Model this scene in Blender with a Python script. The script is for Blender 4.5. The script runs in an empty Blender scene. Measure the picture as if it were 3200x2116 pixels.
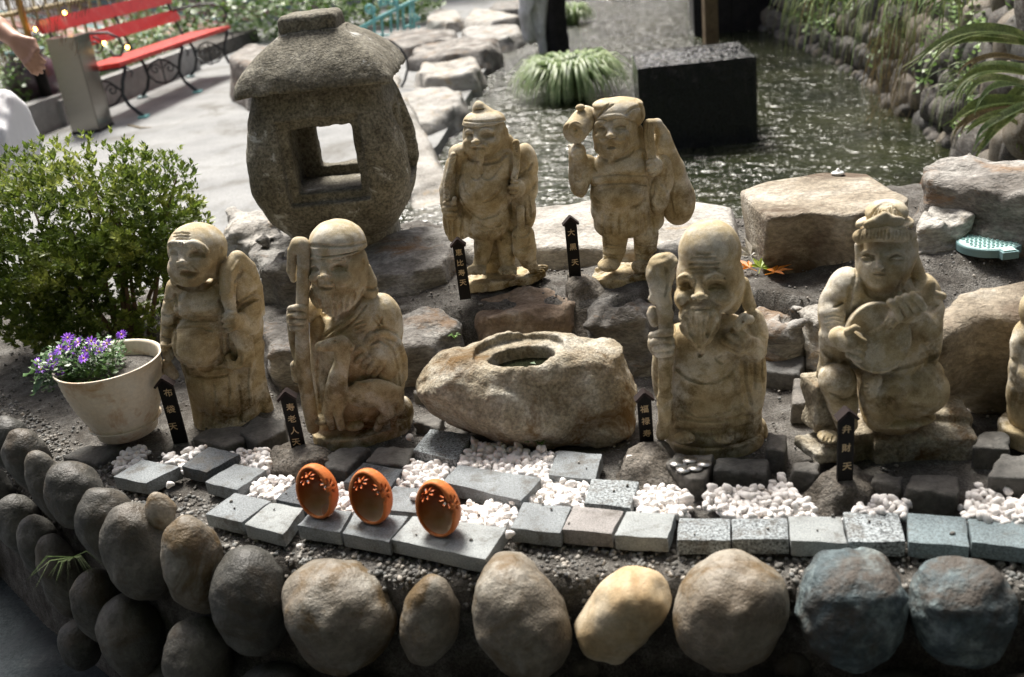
import bpy, bmesh, math, random
import numpy as np
from mathutils import Vector, Matrix, Euler

random.seed(7)
rng = np.random.default_rng(7)
scene = bpy.context.scene
COL = scene.collection
R = math.radians

# ---------------------------------------------------------------- camera, sky, sun, exposure
CAM_H = 1.24
FPX = 3111.0                       # focal length in pixels of the 3200 px wide photograph (35 mm lens)
ROLL = math.atan2(860.0, 7168.0)
PITCH = math.atan(FPX / math.hypot(860.0, 7168.0))
cd = bpy.data.cameras.new('camera')
cd.sensor_width = 36.0
cd.lens = 35.0
cd.clip_start = 0.05
cd.clip_end = 500
cd.dof.use_dof = True
cd.dof.focus_distance = 1.95
cd.dof.aperture_fstop = 4.5
cam = bpy.data.objects.new('camera', cd)
COL.objects.link(cam)
cam.location = (0, 0, CAM_H)
cam.rotation_euler = (Euler((math.pi/2 - PITCH, 0, 0)).to_matrix() @ Matrix.Rotation(-ROLL, 3, 'Z')).to_euler()
scene.camera = cam

SUN_EL, SUN_AZ = 57.0, -12.0         # degrees; azimuth measured from +Y (view direction) towards +X
world = bpy.data.worlds.new('World')
scene.world = world
world.use_nodes = True
wn = world.node_tree.nodes
wl = world.node_tree.links
bg = wn['Background']
sky = wn.new('ShaderNodeTexSky')
sky.sky_type = 'NISHITA'
sky.sun_disc = False
sky.sun_elevation = R(SUN_EL)
sky.sun_rotation = R(SUN_AZ)
sky.air_density = 0.75
sky.dust_density = 7.0
sky.ozone_density = 0.6
wl.new(sky.outputs[0], bg.inputs[0])
bg.inputs[1].default_value = 0.09
sd = bpy.data.lights.new('sun', 'SUN')
sd.energy = 4.8
sd.angle = R(18)
sd.color = (1.0, 0.965, 0.90)
sun = bpy.data.objects.new('sun', sd)
COL.objects.link(sun)
sun.rotation_euler = Vector((math.sin(R(SUN_AZ))*math.cos(R(SUN_EL)), math.cos(R(SUN_AZ))*math.cos(R(SUN_EL)), math.sin(R(SUN_EL)))).to_track_quat('Z', 'Y').to_euler()
vs = scene.view_settings
vs.view_transform = 'Standard'
vs.look = 'None'
vs.gamma = 1.0
vs.use_curve_mapping = False
vs.exposure = 0.72

# ---------------------------------------------------------------- photograph pixel -> ray helpers
_cr, _sr, _cp, _sp = math.cos(ROLL), math.sin(ROLL), math.cos(PITCH), math.sin(PITCH)
C0 = np.array([0, 0, CAM_H])
def ray(px, py):
    a, b = px - 1600.0, py - 1058.0
    u = (a*_cr - b*_sr)/FPX
    v = (a*_sr + b*_cr)/FPX
    return np.array([u, _cp - v*_sp, -_sp - v*_cp])
def at(px, py, z):                  # point of the horizontal plane z
    d = ray(px, py)
    return C0 + d*((z - CAM_H)/d[2])
def aty(px, py, y):                 # point of the vertical plane y
    d = ray(px, py)
    return C0 + d*(y/d[1])
def mpp(P):                         # metres per photograph pixel at a point
    return (P[1]*_cp + (CAM_H - P[2])*_sp)/FPX

# ---------------------------------------------------------------- objects
def new_mesh(name, verts, faces, smooth=True):
    m = bpy.data.meshes.new(name)
    verts = np.asarray(verts, dtype=np.float32)
    if isinstance(faces, np.ndarray):
        n, k = faces.shape
        m.vertices.add(len(verts)); m.vertices.foreach_set('co', verts.ravel())
        m.loops.add(n*k); m.loops.foreach_set('vertex_index', faces.astype(np.int32).ravel())
        m.polygons.add(n)
        m.polygons.foreach_set('loop_start', np.arange(0, n*k, k, dtype=np.int32))
        m.polygons.foreach_set('loop_total', np.full(n, k, dtype=np.int32))
        m.update(calc_edges=True)
    else:
        m.from_pydata([tuple(map(float, v)) for v in verts], [], faces)
        m.update()
    m.polygons.foreach_set('use_smooth', np.full(len(m.polygons), smooth, dtype=bool))
    return m
def tag(o, label=None, cat=None, group=None, kind=None):
    if label: o['label'] = label
    if cat: o['category'] = cat
    if group: o['group'] = group
    if kind: o['kind'] = kind
    return o
def obj(name, me, mt=None, parent=None, loc=None, rot=None, label=None):
    o = bpy.data.objects.new(name, me)
    COL.objects.link(o)
    if mt is not None and hasattr(me, 'materials') and len(me.materials) == 0:
        me.materials.append(mt)
    if parent: o.parent = parent
    if loc is not None: o.location = [float(c) for c in loc]
    if rot is not None: o.rotation_euler = rot
    if label: o['label'] = label
    return o
def empty(name, loc, label, cat, group=None, rz=0.0):
    o = bpy.data.objects.new(name, None)
    COL.objects.link(o)
    o.empty_display_size = 0.05
    o.location = [float(c) for c in loc]
    o.rotation_euler = (0, 0, rz)
    return tag(o, label, cat, group)

class MB:                            # collects simple shapes into one mesh
    def __init__(s): s.v = []; s.f = []
    def add(s, vs, fs):
        n = len(s.v); s.v += [tuple(map(float, v)) for v in vs]; s.f += [tuple(i+n for i in f) for f in fs]; return s
    def box(s, c, h, M=None):
        vs = [Vector((x*h[0], y*h[1], z*h[2])) for x in (-1, 1) for y in (-1, 1) for z in (-1, 1)]
        if M is not None: vs = [M @ v for v in vs]
        vs = [v + Vector(c) for v in vs]
        return s.add(vs, [(0,1,3,2),(4,6,7,5),(0,4,5,1),(2,3,7,6),(0,2,6,4),(1,5,7,3)])
    def tube(s, pts, rad, n=8, cap=True):
        pts = [Vector([float(c) for c in p]) for p in pts]
        if not hasattr(rad, '__len__'): rad = [rad]*len(pts)
        vs = []; up = None
        for i, p in enumerate(pts):
            t = (pts[min(i+1, len(pts)-1)] - pts[max(i-1, 0)]).normalized()
            if up is None: up = t.orthogonal().normalized()
            up = (up - t*up.dot(t))
            up = up.normalized() if up.length > 1e-6 else t.orthogonal().normalized()
            sd_ = t.cross(up)
            for k in range(n):
                a = 2*math.pi*k/n
                vs.append(p + (up*math.cos(a) + sd_*math.sin(a))*rad[i])
        fs = [(i*n+k, i*n+(k+1) % n, (i+1)*n+(k+1) % n, (i+1)*n+k) for i in range(len(pts)-1) for k in range(n)]
        if cap: fs += [tuple(range(n-1, -1, -1)), tuple((len(pts)-1)*n+k for k in range(n))]
        return s.add(vs, fs)
    def lathe(s, prof, n=32, c=(0, 0, 0)):
        vs = [(c[0]+r*math.cos(2*math.pi*k/n), c[1]+r*math.sin(2*math.pi*k/n), c[2]+z) for r, z in prof for k in range(n)]
        return s.add(vs, [(i*n+k, i*n+(k+1) % n, (i+1)*n+(k+1) % n, (i+1)*n+k) for i in range(len(prof)-1) for k in range(n)])
    def blade(s, pts, w, side, fold=0.0):   # a curved leaf strip
        pts = [Vector([float(c) for c in p]) for p in pts]; n = len(pts); vs = []
        side = Vector(side).normalized()
        for i, p in enumerate(pts):
            k = i/(n-1); ww = w*(0.35+0.65*math.sin(math.pi*min(1, k*1.1+.12)) if k < .9 else 0.35*(1-k)/.1)
            ww = max(ww, w*0.04)
            vs += [p - side*ww, p + Vector((0, 0, -fold*ww)), p + side*ww]
        fs = []
        for i in range(n-1):
            a = i*3; fs += [(a, a+1, a+4, a+3), (a+1, a+2, a+5, a+4)]
        return s.add(vs, fs)
    def mesh(s, name='mesh', smooth=False): return new_mesh(name, s.v, s.f, smooth)
    def build(s, name, mt, parent=None, smooth=False, **k): return obj(name, s.mesh(name, smooth), mt, parent, **k)

# ---------------------------------------------------------------- noise and sculpting with distance fields
_T = rng.random((4, 32, 32, 32)).astype(np.float32)
def vnoise(X, Y, Z, sc, seed=0):
    T = _T[seed % 4]
    o = 7.31*seed
    a, b, c = X*sc + o, Y*sc + o*1.7, Z*sc + o*2.3
    i, j, k = np.floor(a).astype(np.int32), np.floor(b).astype(np.int32), np.floor(c).astype(np.int32)
    u, v, w = a-i, b-j, c-k
    u = u*u*(3-2*u); v = v*v*(3-2*v); w = w*w*(3-2*w)
    i &= 31; j &= 31; k &= 31
    i1, j1, k1 = (i+1) & 31, (j+1) & 31, (k+1) & 31
    return (((T[i,j,k]*(1-u)+T[i1,j,k]*u)*(1-v)+(T[i,j1,k]*(1-u)+T[i1,j1,k]*u)*v)*(1-w)
            + ((T[i,j,k1]*(1-u)+T[i1,j,k1]*u)*(1-v)+(T[i,j1,k1]*(1-u)+T[i1,j1,k1]*u)*v)*w) - 0.5
def fbm(X, Y, Z, sc, seed=0, octv=3, gain=0.5):
    r = 0; a = 1.0
    for o in range(octv):
        r = r + a*vnoise(X, Y, Z, sc*(2.03**o), seed+o); a *= gain
    return r

def surface_nets(D, org, vox):
    S = D < 0
    nx, ny, nz = D.shape
    c = np.zeros((nx-1, ny-1, nz-1), np.uint8)
    for dx in (0, 1):
        for dy in (0, 1):
            for dz in (0, 1):
                c += S[dx:nx-1+dx, dy:ny-1+dy, dz:nz-1+dz]
    act = (c > 0) & (c < 8)
    I = np.argwhere(act)
    idx = np.full(act.shape, -1, np.int32)
    idx[act] = np.arange(len(I))
    acc = np.zeros((len(I), 3), np.float32); cnt = np.zeros(len(I), np.float32)
    cs = [(a, b, d) for a in (0, 1) for b in (0, 1) for d in (0, 1)]
    vals = {k: D[I[:,0]+k[0], I[:,1]+k[1], I[:,2]+k[2]] for k in cs}
    for a in cs:
        for ax in range(3):
            if a[ax] == 0:
                b = list(a); b[ax] = 1; b = tuple(b)
                va, vb = vals[a], vals[b]
                m = (va < 0) != (vb < 0)
                t = np.where(m, va/np.where(m, va-vb, 1), 0)
                t = np.clip(t, 0.02, .98)
                p = np.array(a, np.float32)[None, :].repeat(len(I), 0)
                p[:, ax] = t
                acc[m] += p[m]; cnt[m] += 1
    V = (I + acc/cnt[:, None])*vox + np.asarray(org)
    F = []
    for ax in range(3):
        sl0 = [slice(None)]*3; sl1 = [slice(None)]*3
        sl0[ax] = slice(0, -1); sl1[ax] = slice(1, None)
        A, B = S[tuple(sl0)], S[tuple(sl1)]
        o1, o2 = [(1, 2), (2, 0), (0, 1)][ax]
        E = np.argwhere(A != B)
        m = (E[:, o1] > 0) & (E[:, o2] > 0) & (E[:, o1] < D.shape[o1]-1) & (E[:, o2] < D.shape[o2]-1)
        E = E[m]
        ins = A[E[:,0], E[:,1], E[:,2]]
        def cell(d1, d2):
            q = E.copy(); q[:, o1] -= d1; q[:, o2] -= d2
            return idx[q[:,0], q[:,1], q[:,2]]
        q = np.stack([cell(1, 1), cell(0, 1), cell(0, 0), cell(1, 0)], 1)
        q[~ins] = q[~ins][:, ::-1]
        F.append(q)
    return V, np.concatenate(F)

def slim(me, ratio):                 # collapse flat areas, keep the carved detail
    o = bpy.data.objects.new('tmp', me); COL.objects.link(o)
    md = o.modifiers.new('d', 'DECIMATE'); md.ratio = ratio
    dg = bpy.context.evaluated_depsgraph_get()
    m2 = bpy.data.meshes.new_from_object(o.evaluated_get(dg)); m2.name = me.name
    bpy.data.objects.remove(o); bpy.data.meshes.remove(me)
    m2.polygons.foreach_set('use_smooth', np.full(len(m2.polygons), True))
    return m2
def rotm(rx=0, ry=0, rz=0):
    return np.array(Euler((R(rx), R(ry), R(rz))).to_matrix())

class SDF:
    def __init__(s, lo, hi, vox):
        s.lo = np.minimum(lo, hi).astype(float); s.vox = vox
        s.n = np.ceil((np.maximum(lo, hi)-s.lo)/vox).astype(int)+1
        s.D = np.full(s.n, 9.0, np.float32)
        s.refs = [s]
        s.ax = [(s.lo[i]+np.arange(s.n[i])*vox).astype(np.float32) for i in range(3)]
    def sub(s, lo, hi):
        i0 = np.clip(np.floor((np.asarray(lo)-s.lo)/s.vox).astype(int), 0, s.n)
        i1 = np.clip(np.ceil((np.asarray(hi)-s.lo)/s.vox).astype(int)+1, 0, s.n)
        sl = tuple(slice(a, b) for a, b in zip(i0, i1))
        if any(a >= b for a, b in zip(i0, i1)): return None, None
        return sl, (s.ax[0][sl[0]][:, None, None], s.ax[1][sl[1]][None, :, None], s.ax[2][sl[2]][None, None, :])
    def mix(s, sl, d, k, op):
        a = s.D[sl]
        if op == 'u':
            h = np.clip(k-np.abs(a-d), 0, None)/k if k > 0 else 0
            s.D[sl] = np.minimum(a, d) - h*h*k*.25
        elif op == 's':
            d = -d
            h = np.clip(k-np.abs(a-d), 0, None)/k if k > 0 else 0
            s.D[sl] = np.maximum(a, d) + h*h*k*.25
        elif op == 'i':
            h = np.clip(k-np.abs(a-d), 0, None)/k if k > 0 else 0
            s.D[sl] = np.maximum(a, d) + h*h*k*.25
    def ell(s, c, r, M=None, k=.004, op='u'):
        c = np.asarray(c); r = np.asarray(r, float)
        M = np.eye(3) if M is None else M
        ext = np.sqrt(((M*r[None, :])**2).sum(1)) + k + 3*s.vox
        sl, g = s.sub(c-ext, c+ext)
        if sl is None: return
        X, Y, Z = g[0]-c[0], g[1]-c[1], g[2]-c[2]
        L = [(M[0,i]*X+M[1,i]*Y+M[2,i]*Z) for i in range(3)]
        q = [(L[i]/r[i])**2 for i in range(3)]
        k0 = np.sqrt(q[0]+q[1]+q[2])
        k1 = np.sqrt(q[0]/r[0]**2+q[1]/r[1]**2+q[2]/r[2]**2)+1e-9
        s.mix(sl, (k0*(k0-1)/k1).astype(np.float32), k, op)
    def seg(s, a, b, ra, rb, k=.004, op='u'):
        a, b = np.asarray(a), np.asarray(b)
        m = max(ra, rb)+k+3*s.vox
        sl, g = s.sub(np.minimum(a, b)-m, np.maximum(a, b)+m)
        if sl is None: return
        ab = b-a; L2 = max(float(ab@ab), 1e-12)
        X, Y, Z = g[0]-a[0], g[1]-a[1], g[2]-a[2]
        t = np.clip((X*ab[0]+Y*ab[1]+Z*ab[2])/L2, 0, 1)
        d = np.sqrt((X-t*ab[0])**2+(Y-t*ab[1])**2+(Z-t*ab[2])**2)-(ra+(rb-ra)*t)
        s.mix(sl, d.astype(np.float32), k, op)
    def tube(s, pts, rad, k=.004, op='u'):
        if not hasattr(rad, '__len__'): rad = [rad]*len(pts)
        for i in range(len(pts)-1): s.seg(pts[i], pts[i+1], rad[i], rad[i+1], k, op)
    def box(s, c, h, M=None, rd=.003, k=.003, op='u'):
        c = np.asarray(c); h = np.asarray(h, float)
        M = np.eye(3) if M is None else M
        ext = np.abs(M) @ h + k + 3*s.vox
        sl, g = s.sub(c-ext, c+ext)
        if sl is None: return
        X, Y, Z = g[0]-c[0], g[1]-c[1], g[2]-c[2]
        q = [np.abs(M[0,i]*X+M[1,i]*Y+M[2,i]*Z)-(h[i]-rd) for i in range(3)]
        d = np.sqrt(sum(np.clip(t, 0, None)**2 for t in q)) + np.minimum(np.maximum(q[0], np.maximum(q[1], q[2])), 0) - rd
        s.mix(sl, d.astype(np.float32), k, op)
    def ecyl(s, c, a, b, h, yaw=0, rd=.004, k=.003, op='u', M=None):   # elliptic cylinder, local axis z
        c = np.asarray(c)
        M = rotm(0, 0, yaw) if M is None else M
        ext = np.abs(M) @ np.array([a, b, h]) + k + 3*s.vox
        sl, g = s.sub(c-ext, c+ext)
        if sl is None: return
        X, Y, Z = g[0]-c[0], g[1]-c[1], g[2]-c[2]
        L = [(M[0,i]*X+M[1,i]*Y+M[2,i]*Z) for i in range(3)]
        k0 = np.sqrt((L[0]/a)**2+(L[1]/b)**2); k1 = np.sqrt((L[0]/a**2)**2+(L[1]/b**2)**2)+1e-9
        d2 = k0*(k0-1)/k1 + rd
        dz = np.abs(L[2])-h + rd
        d = np.sqrt(np.clip(d2, 0, None)**2+np.clip(dz, 0, None)**2)+np.minimum(np.maximum(d2, dz), 0)-rd
        s.mix(sl, d.astype(np.float32), k, op)
    def plane(s, pt, n, k=.002):          # keep the side the normal points away from
        n = np.asarray(n, float); n = n/np.linalg.norm(n); pt = np.asarray(pt)
        g = (s.ax[0][:, None, None], s.ax[1][None, :, None], s.ax[2][None, None, :])
        d = (g[0]-pt[0])*n[0]+(g[1]-pt[1])*n[1]+(g[2]-pt[2])*n[2]
        s.mix(tuple(slice(0, q) for q in s.n), d.astype(np.float32), k, 'i')
    def noise(s, amp, sc, seed=0, octv=3, stretch=(1, 1, 1), gain=.5, step=0):
        m = np.abs(s.D) < amp*2.5+2*s.vox
        I = np.argwhere(m)
        P = s.lo + I*s.vox
        n = fbm(P[:,0]*stretch[0], P[:,1]*stretch[1], P[:,2]*stretch[2], sc, seed, octv, gain)
        if step:
            w_ = vnoise(P[:,0]+.3*P[:,2], P[:,1], P[:,2]*1.6, sc*.7, seed+9)
            q = (n+w_)*step; f_ = q-np.floor(q); n = n*.35+.65*((np.floor(q)+np.clip((f_-.5)*4+.5, 0, 1))/step-w_)
        s.D[m] += (amp*2*n).astype(np.float32)
    def mesh(s, name, org=(0, 0, 0)):
        D = s.D
        D[0] = np.maximum(D[0], 1e-3); D[-1] = np.maximum(D[-1], 1e-3)
        D[:, 0] = np.maximum(D[:, 0], 1e-3); D[:, -1] = np.maximum(D[:, -1], 1e-3)
        D[:, :, 0] = np.maximum(D[:, :, 0], 1e-3); D[:, :, -1] = np.maximum(D[:, :, -1], 1e-3)
        V, F = surface_nets(D, s.lo, s.vox)
        return new_mesh(name, V-np.asarray(org), F)

class Frame:                        # pixels of an enlarged crop of the photograph -> metres on a vertical plane
    def __init__(s, ox, oy, sc, Y0, cy=700):
        s.ox, s.oy, s.sc, s.Y0 = ox, oy, sc, Y0
        s.m = mpp(aty(ox+500/sc, oy+cy/sc, Y0))/sc
    def P(s, cx, cy, dy=0.0): return aty(s.ox+cx/s.sc, s.oy+cy/s.sc, s.Y0+dy*s.m)
    def ray(s, cx, cy): return ray(s.ox+cx/s.sc, s.oy+cy/s.sc)

class Sculpt(SDF):                  # sculpting in crop pixels; dy = depth behind the frame plane, or None = on the surface
    def __init__(s, fr, x0, y0, x1, y1, dn, df, vox=.0015, refs=()):
        pts = np.array([fr.P(x, y, d) for x in (x0, x1) for y in (y0, y1) for d in (dn, df)])
        super().__init__(pts.min(0), pts.max(0), vox)
        s.fr = fr; s.refs = [s]+list(refs); s.k = 10
    def hit(s, cx, cy):
        d = s.fr.ray(cx, cy); best = None
        for r in s.refs:
            t0, t1 = (r.ax[1][0])/d[1], (r.ax[1][-1])/d[1]
            t = np.arange(t0, t1, r.vox*.5)
            P = C0 + t[:, None]*d
            I = np.round((P-r.lo)/r.vox).astype(int)
            ok = ((I >= 0) & (I < r.n)).all(1)
            I = np.clip(I, 0, r.n-1)
            v = np.where(ok, r.D[I[:,0], I[:,1], I[:,2]], 9)
            j = np.argmax(v < 0)
            if v[j] < 0 and (best is None or P[j, 1] < best[1]): best = P[j]
        return best
    def Q(s, cx, cy, dy=None, off=0):
        if dy is None:
            h = s.hit(cx, cy)
            if h is None: return s.fr.P(cx, cy, -off)
            return h - s.fr.ray(cx, cy)*off*s.fr.m
        return s.fr.P(cx, cy, dy-off)
    def e(s, cx, cy, a, b, c=None, dy=None, off=0, rot=0, k=None, op='u', yaw=0):
        c = (a+b)/2*.8 if c is None else c
        m = s.fr.m
        rz = math.sqrt(max(b*b-(c*_sp)**2, (.45*b)**2))/_cp
        s.ell(s.Q(cx, cy, dy, off), (a*m, c*m, rz*m), rotm(0, rot, yaw), (s.k*.5 if k is None else k*.7)*m, op)
    def line(s, pts, r, off=0, k=4, op='u', step=14, dy=None):
        if dy is None:
            P = []
            for i in range(len(pts)-1):
                (x0, y0), (x1, y1) = pts[i][:2], pts[i+1][:2]
                n = max(1, int(math.hypot(x1-x0, y1-y0)/step))
                P += [(x0+(x1-x0)*j/n, y0+(y1-y0)*j/n) for j in range(n)]
            P.append(pts[-1][:2])
            W = [s.Q(x, y, None, off) for x, y in P]
            W = [W[0]]+[(W[i-1]+2*W[i]+W[i+1])/4 for i in range(1, len(W)-1)]+[W[-1]]
        else:
            W = [s.fr.P(x, y, dy) for x, y in pts]
        m = s.fr.m
        rr = [r*m*(1 if 0 < i < len(W)-1 else .6) for i in range(len(W))] if dy is None else r*m
        s.tube(W, rr, k*m, op)
    def groove(s, pts, r=5, off=0, k=4): s.line(pts, max(6, r*1.5), off*.5-r*.3, k, 's')
    def t(s, pts, k=None, op='u'):      # pts: (cx, cy, dy, radius)
        s.tube([s.fr.P(x, y, d) for x, y, d, r in pts], [r*s.fr.m for x, y, d, r in pts], (s.k*.5 if k is None else k*.7)*s.fr.m, op)
# ---------------------------------------------------------------- materials
def nmat(name):
    m = bpy.data.materials.new(name); m.use_nodes = True
    nt = m.node_tree
    return m, nt, nt.nodes['Principled BSDF']
def lin(h): return tuple(h)+(1,)
def ramp(nt, src, stops):
    r = nt.nodes.new('ShaderNodeValToRGB')
    while len(r.color_ramp.elements) < len(stops): r.color_ramp.elements.new(.5)
    for e, (p, c) in zip(r.color_ramp.elements, stops):
        e.position = p; e.color = lin(c) if len(c) == 3 else c
    nt.links.new(src, r.inputs[0]); return r.outputs[0]
def noise(nt, sc, det=4, rough=.6, co=None, dist=0.0):
    n = nt.nodes.new('ShaderNodeTexNoise'); n.inputs['Scale'].default_value = sc
    n.inputs['Detail'].default_value = det; n.inputs['Roughness'].default_value = rough
    n.inputs['Distortion'].default_value = dist
    if co is not None: nt.links.new(co, n.inputs['Vector'])
    return n.outputs[0]
def coords(nt, which='Object', scale=None, rand=False):
    t = nt.nodes.new('ShaderNodeTexCoord'); o = t.outputs[which]
    if rand:
        oi = nt.nodes.new('ShaderNodeObjectInfo'); a = nt.nodes.new('ShaderNodeVectorMath'); a.operation = 'MULTIPLY_ADD'
        cx = nt.nodes.new('ShaderNodeCombineXYZ')
        for i in range(3): nt.links.new(oi.outputs['Random'], cx.inputs[i])
        a.inputs[1].default_value = (37, 53, 71)
        nt.links.new(cx.outputs[0], a.inputs[0]); nt.links.new(o, a.inputs[2]); o = a.outputs[0]
    if scale:
        mp = nt.nodes.new('ShaderNodeMapping'); mp.inputs['Scale'].default_value = scale
        nt.links.new(o, mp.inputs[0]); o = mp.outputs[0]
    return o
def mixc(nt, a, b, f, mode='MIX'):
    x = nt.nodes.new('ShaderNodeMix'); x.data_type = 'RGBA'; x.blend_type = mode
    for v, i in ((a, 6), (b, 7), (f, 0)):
        if isinstance(v, (tuple, list)): x.inputs[i].default_value = lin(v[:3])
        elif isinstance(v, (int, float)): x.inputs[i].default_value = v
        else: nt.links.new(v, x.inputs[i])
    return x.outputs[2]
def bump(nt, bs, h, dist, strength=1.0, prev=None):
    b = nt.nodes.new('ShaderNodeBump'); b.inputs['Distance'].default_value = dist; b.inputs['Strength'].default_value = strength
    nt.links.new(h, b.inputs['Height'])
    if prev is not None: nt.links.new(prev, b.inputs['Normal'])
    nt.links.new(b.outputs[0], bs.inputs['Normal']); return b.outputs[0]
def rock_mat(name, c1, c2, c3=None, big=9, fine=120, speck=.25, rough=.85, bd=.004, bs=45, bd2=.0015, bs2=260, stretch=None, rand=False,
             stain=None, stain_sc=6, stain_at=(.52, .66), spec=.3, huevar=0.0):
    m, nt, p = nmat(name)
    co = coords(nt, 'Object', stretch, rand)
    n1 = noise(nt, big, 6, .65, co)
    st = [(.32, c1), (.68, c2)] if c3 is None else [(.28, c1), (.5, c2), (.74, c3)]
    c = ramp(nt, n1, st)
    n2 = noise(nt, fine, 3, .7, co)
    sp = ramp(nt, n2, [(.36, (1-speck,)*3), (.64, (1+speck*.6,)*3)])
    c = mixc(nt, c, sp, 1.0, 'MULTIPLY')
    if stain is not None:
        s_ = ramp(nt, noise(nt, stain_sc, 5, .7, co, .6), [(stain_at[0], (0, 0, 0)), (stain_at[1], (1, 1, 1))])
        c = mixc(nt, c, stain, s_)
    if huevar:
        oi = nt.nodes.new('ShaderNodeObjectInfo')
        v = ramp(nt, oi.outputs['Random'], [(0, (1-huevar, 1-huevar*.9, 1-huevar*.75)), (.5, (1, 1, 1)), (1, (1+huevar, 1+huevar*.85, 1+huevar*.7))])
        c = mixc(nt, c, v, 1.0, 'MULTIPLY')
    nt.links.new(c, p.inputs['Base Color'])
    p.inputs['Roughness'].default_value = rough
    p.inputs['Specular IOR Level'].default_value = spec
    b = bump(nt, p, noise(nt, bs, 6, .65, co), bd)
    if bd2: bump(nt, p, noise(nt, bs2, 3, .6, co), bd2, 1.0, b)
    return m
def plain(name, c, rough=.5, metal=0.0, var=.12, sc=30, bd=0.0, bs=80, spec=.5, emit=None, sub=0.0, trans=0.0):
    m, nt, p = nmat(name)
    co = coords(nt)
    n = noise(nt, sc, 4, .6, co)
    cc = ramp(nt, n, [(.3, tuple(x*(1-var) for x in c)), (.7, tuple(min(1, x*(1+var)) for x in c))])
    nt.links.new(cc, p.inputs['Base Color'])
    p.inputs['Roughness'].default_value = rough; p.inputs['Metallic'].default_value = metal
    p.inputs['Specular IOR Level'].default_value = spec
    if bd: bump(nt, p, noise(nt, bs, 4, .6, co), bd)
    if emit:
        p.inputs['Emission Color'].default_value = lin(emit[0]); p.inputs['Emission Strength'].default_value = emit[1]
    if trans: p.inputs['Transmission Weight'].default_value = trans
    return m
def leaf_mat(name, stops, sc=9, rough=.42, tr=.25, bright=None):
    m, nt, p = nmat(name)
    co = coords(nt)
    c = ramp(nt, noise(nt, sc, 3, .7, co), stops)
    n2 = noise(nt, 150, 1, .5, co)
    c = mixc(nt, c, ramp(nt, n2, [(.3, (.65, .65, .65)), (.7, (1.3, 1.3, 1.2))]), 1.0, 'MULTIPLY')
    nt.links.new(c, p.inputs['Base Color']); p.inputs['Roughness'].default_value = rough
    t = nt.nodes.new('ShaderNodeBsdfTranslucent'); nt.links.new(c, t.inputs[0])
    x = nt.nodes.new('ShaderNodeMixShader'); x.inputs[0].default_value = tr
    out = nt.nodes['Material Output']
    nt.links.new(p.outputs[0], x.inputs[1]); nt.links.new(t.outputs[0], x.inputs[2]); nt.links.new(x.outputs[0], out.inputs[0])
    return m

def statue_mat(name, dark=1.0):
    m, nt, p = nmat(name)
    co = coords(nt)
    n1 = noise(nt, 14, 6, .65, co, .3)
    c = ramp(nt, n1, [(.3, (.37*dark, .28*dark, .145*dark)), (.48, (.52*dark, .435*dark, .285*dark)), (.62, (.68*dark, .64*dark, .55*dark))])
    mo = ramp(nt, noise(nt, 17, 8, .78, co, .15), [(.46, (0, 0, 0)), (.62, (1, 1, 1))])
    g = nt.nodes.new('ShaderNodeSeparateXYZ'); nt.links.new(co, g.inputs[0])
    gz = ramp(nt, g.outputs[2], [(0.02, (1.0,)*3), (.24, (.62,)*3), (.42, (.22,)*3)])  # moss stain thins upward; light on the heads is partly put into colour
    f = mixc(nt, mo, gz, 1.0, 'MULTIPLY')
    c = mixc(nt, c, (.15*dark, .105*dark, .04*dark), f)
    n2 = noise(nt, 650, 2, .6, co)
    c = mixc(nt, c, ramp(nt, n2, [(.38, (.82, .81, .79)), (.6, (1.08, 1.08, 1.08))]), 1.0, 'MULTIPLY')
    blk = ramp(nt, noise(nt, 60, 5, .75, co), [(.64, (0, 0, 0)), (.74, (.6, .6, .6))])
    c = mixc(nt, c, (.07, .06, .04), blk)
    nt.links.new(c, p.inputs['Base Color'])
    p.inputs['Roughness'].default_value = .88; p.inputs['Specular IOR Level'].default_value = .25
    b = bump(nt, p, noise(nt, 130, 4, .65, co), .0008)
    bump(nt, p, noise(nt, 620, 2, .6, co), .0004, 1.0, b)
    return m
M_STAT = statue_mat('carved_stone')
M_LANT = rock_mat('lantern_stone', (.105, .093, .065), (.185, .17, .13), (.30, .285, .235), big=13, fine=150, speck=.55, bd=.003, bs=120, bd2=.002, bs2=260,
                  stain=(.50, .50, .47), stain_sc=12, stain_at=(.61, .68))
M_BASIN = rock_mat('basin_stone', (.16, .12, .065), (.36, .315, .235), (.55, .53, .47), big=15, fine=170, speck=.4, bd=.004, bs=60, bd2=.002, bs2=240, stain=(.15, .09, .035), stain_sc=9, stain_at=(.52, .64))
M_ROCK = rock_mat('tier_rock', (.07, .06, .05), (.20, .19, .175), (.46, .45, .42), big=7, fine=90, speck=.35, bd=.010, bs=26, bd2=.004, bs2=110, stretch=(1, 1, 2.2), rand=True, stain=(.20, .12, .06), stain_at=(.56, .7), huevar=.12)
M_ROCKL = rock_mat('pale_rock', (.20, .185, .16), (.37, .355, .325), (.54, .53, .50), big=8, fine=90, speck=.3, bd=.010, bs=26, bd2=.004, bs2=110, stretch=(1, 1, 2.0), rand=True, stain=(.34, .25, .14), stain_at=(.56, .7), huevar=.1)
M_ROCKB = rock_mat('brown_rock', (.10, .075, .05), (.30, .26, .20), (.54, .51, .45), big=6, fine=80, speck=.3, bd=.010, bs=22, bd2=.004, bs2=110, stretch=(1, 1, 1.6), rand=True, stain=(.11, .08, .055), stain_sc=5, stain_at=(.5, .62))
M_ROCKO = rock_mat('orange_rock', (.12, .08, .055), (.27, .205, .15), (.48, .45, .40), big=9, fine=90, speck=.3, bd=.008, bs=26, bd2=.003, bs2=110, rand=True)
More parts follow.
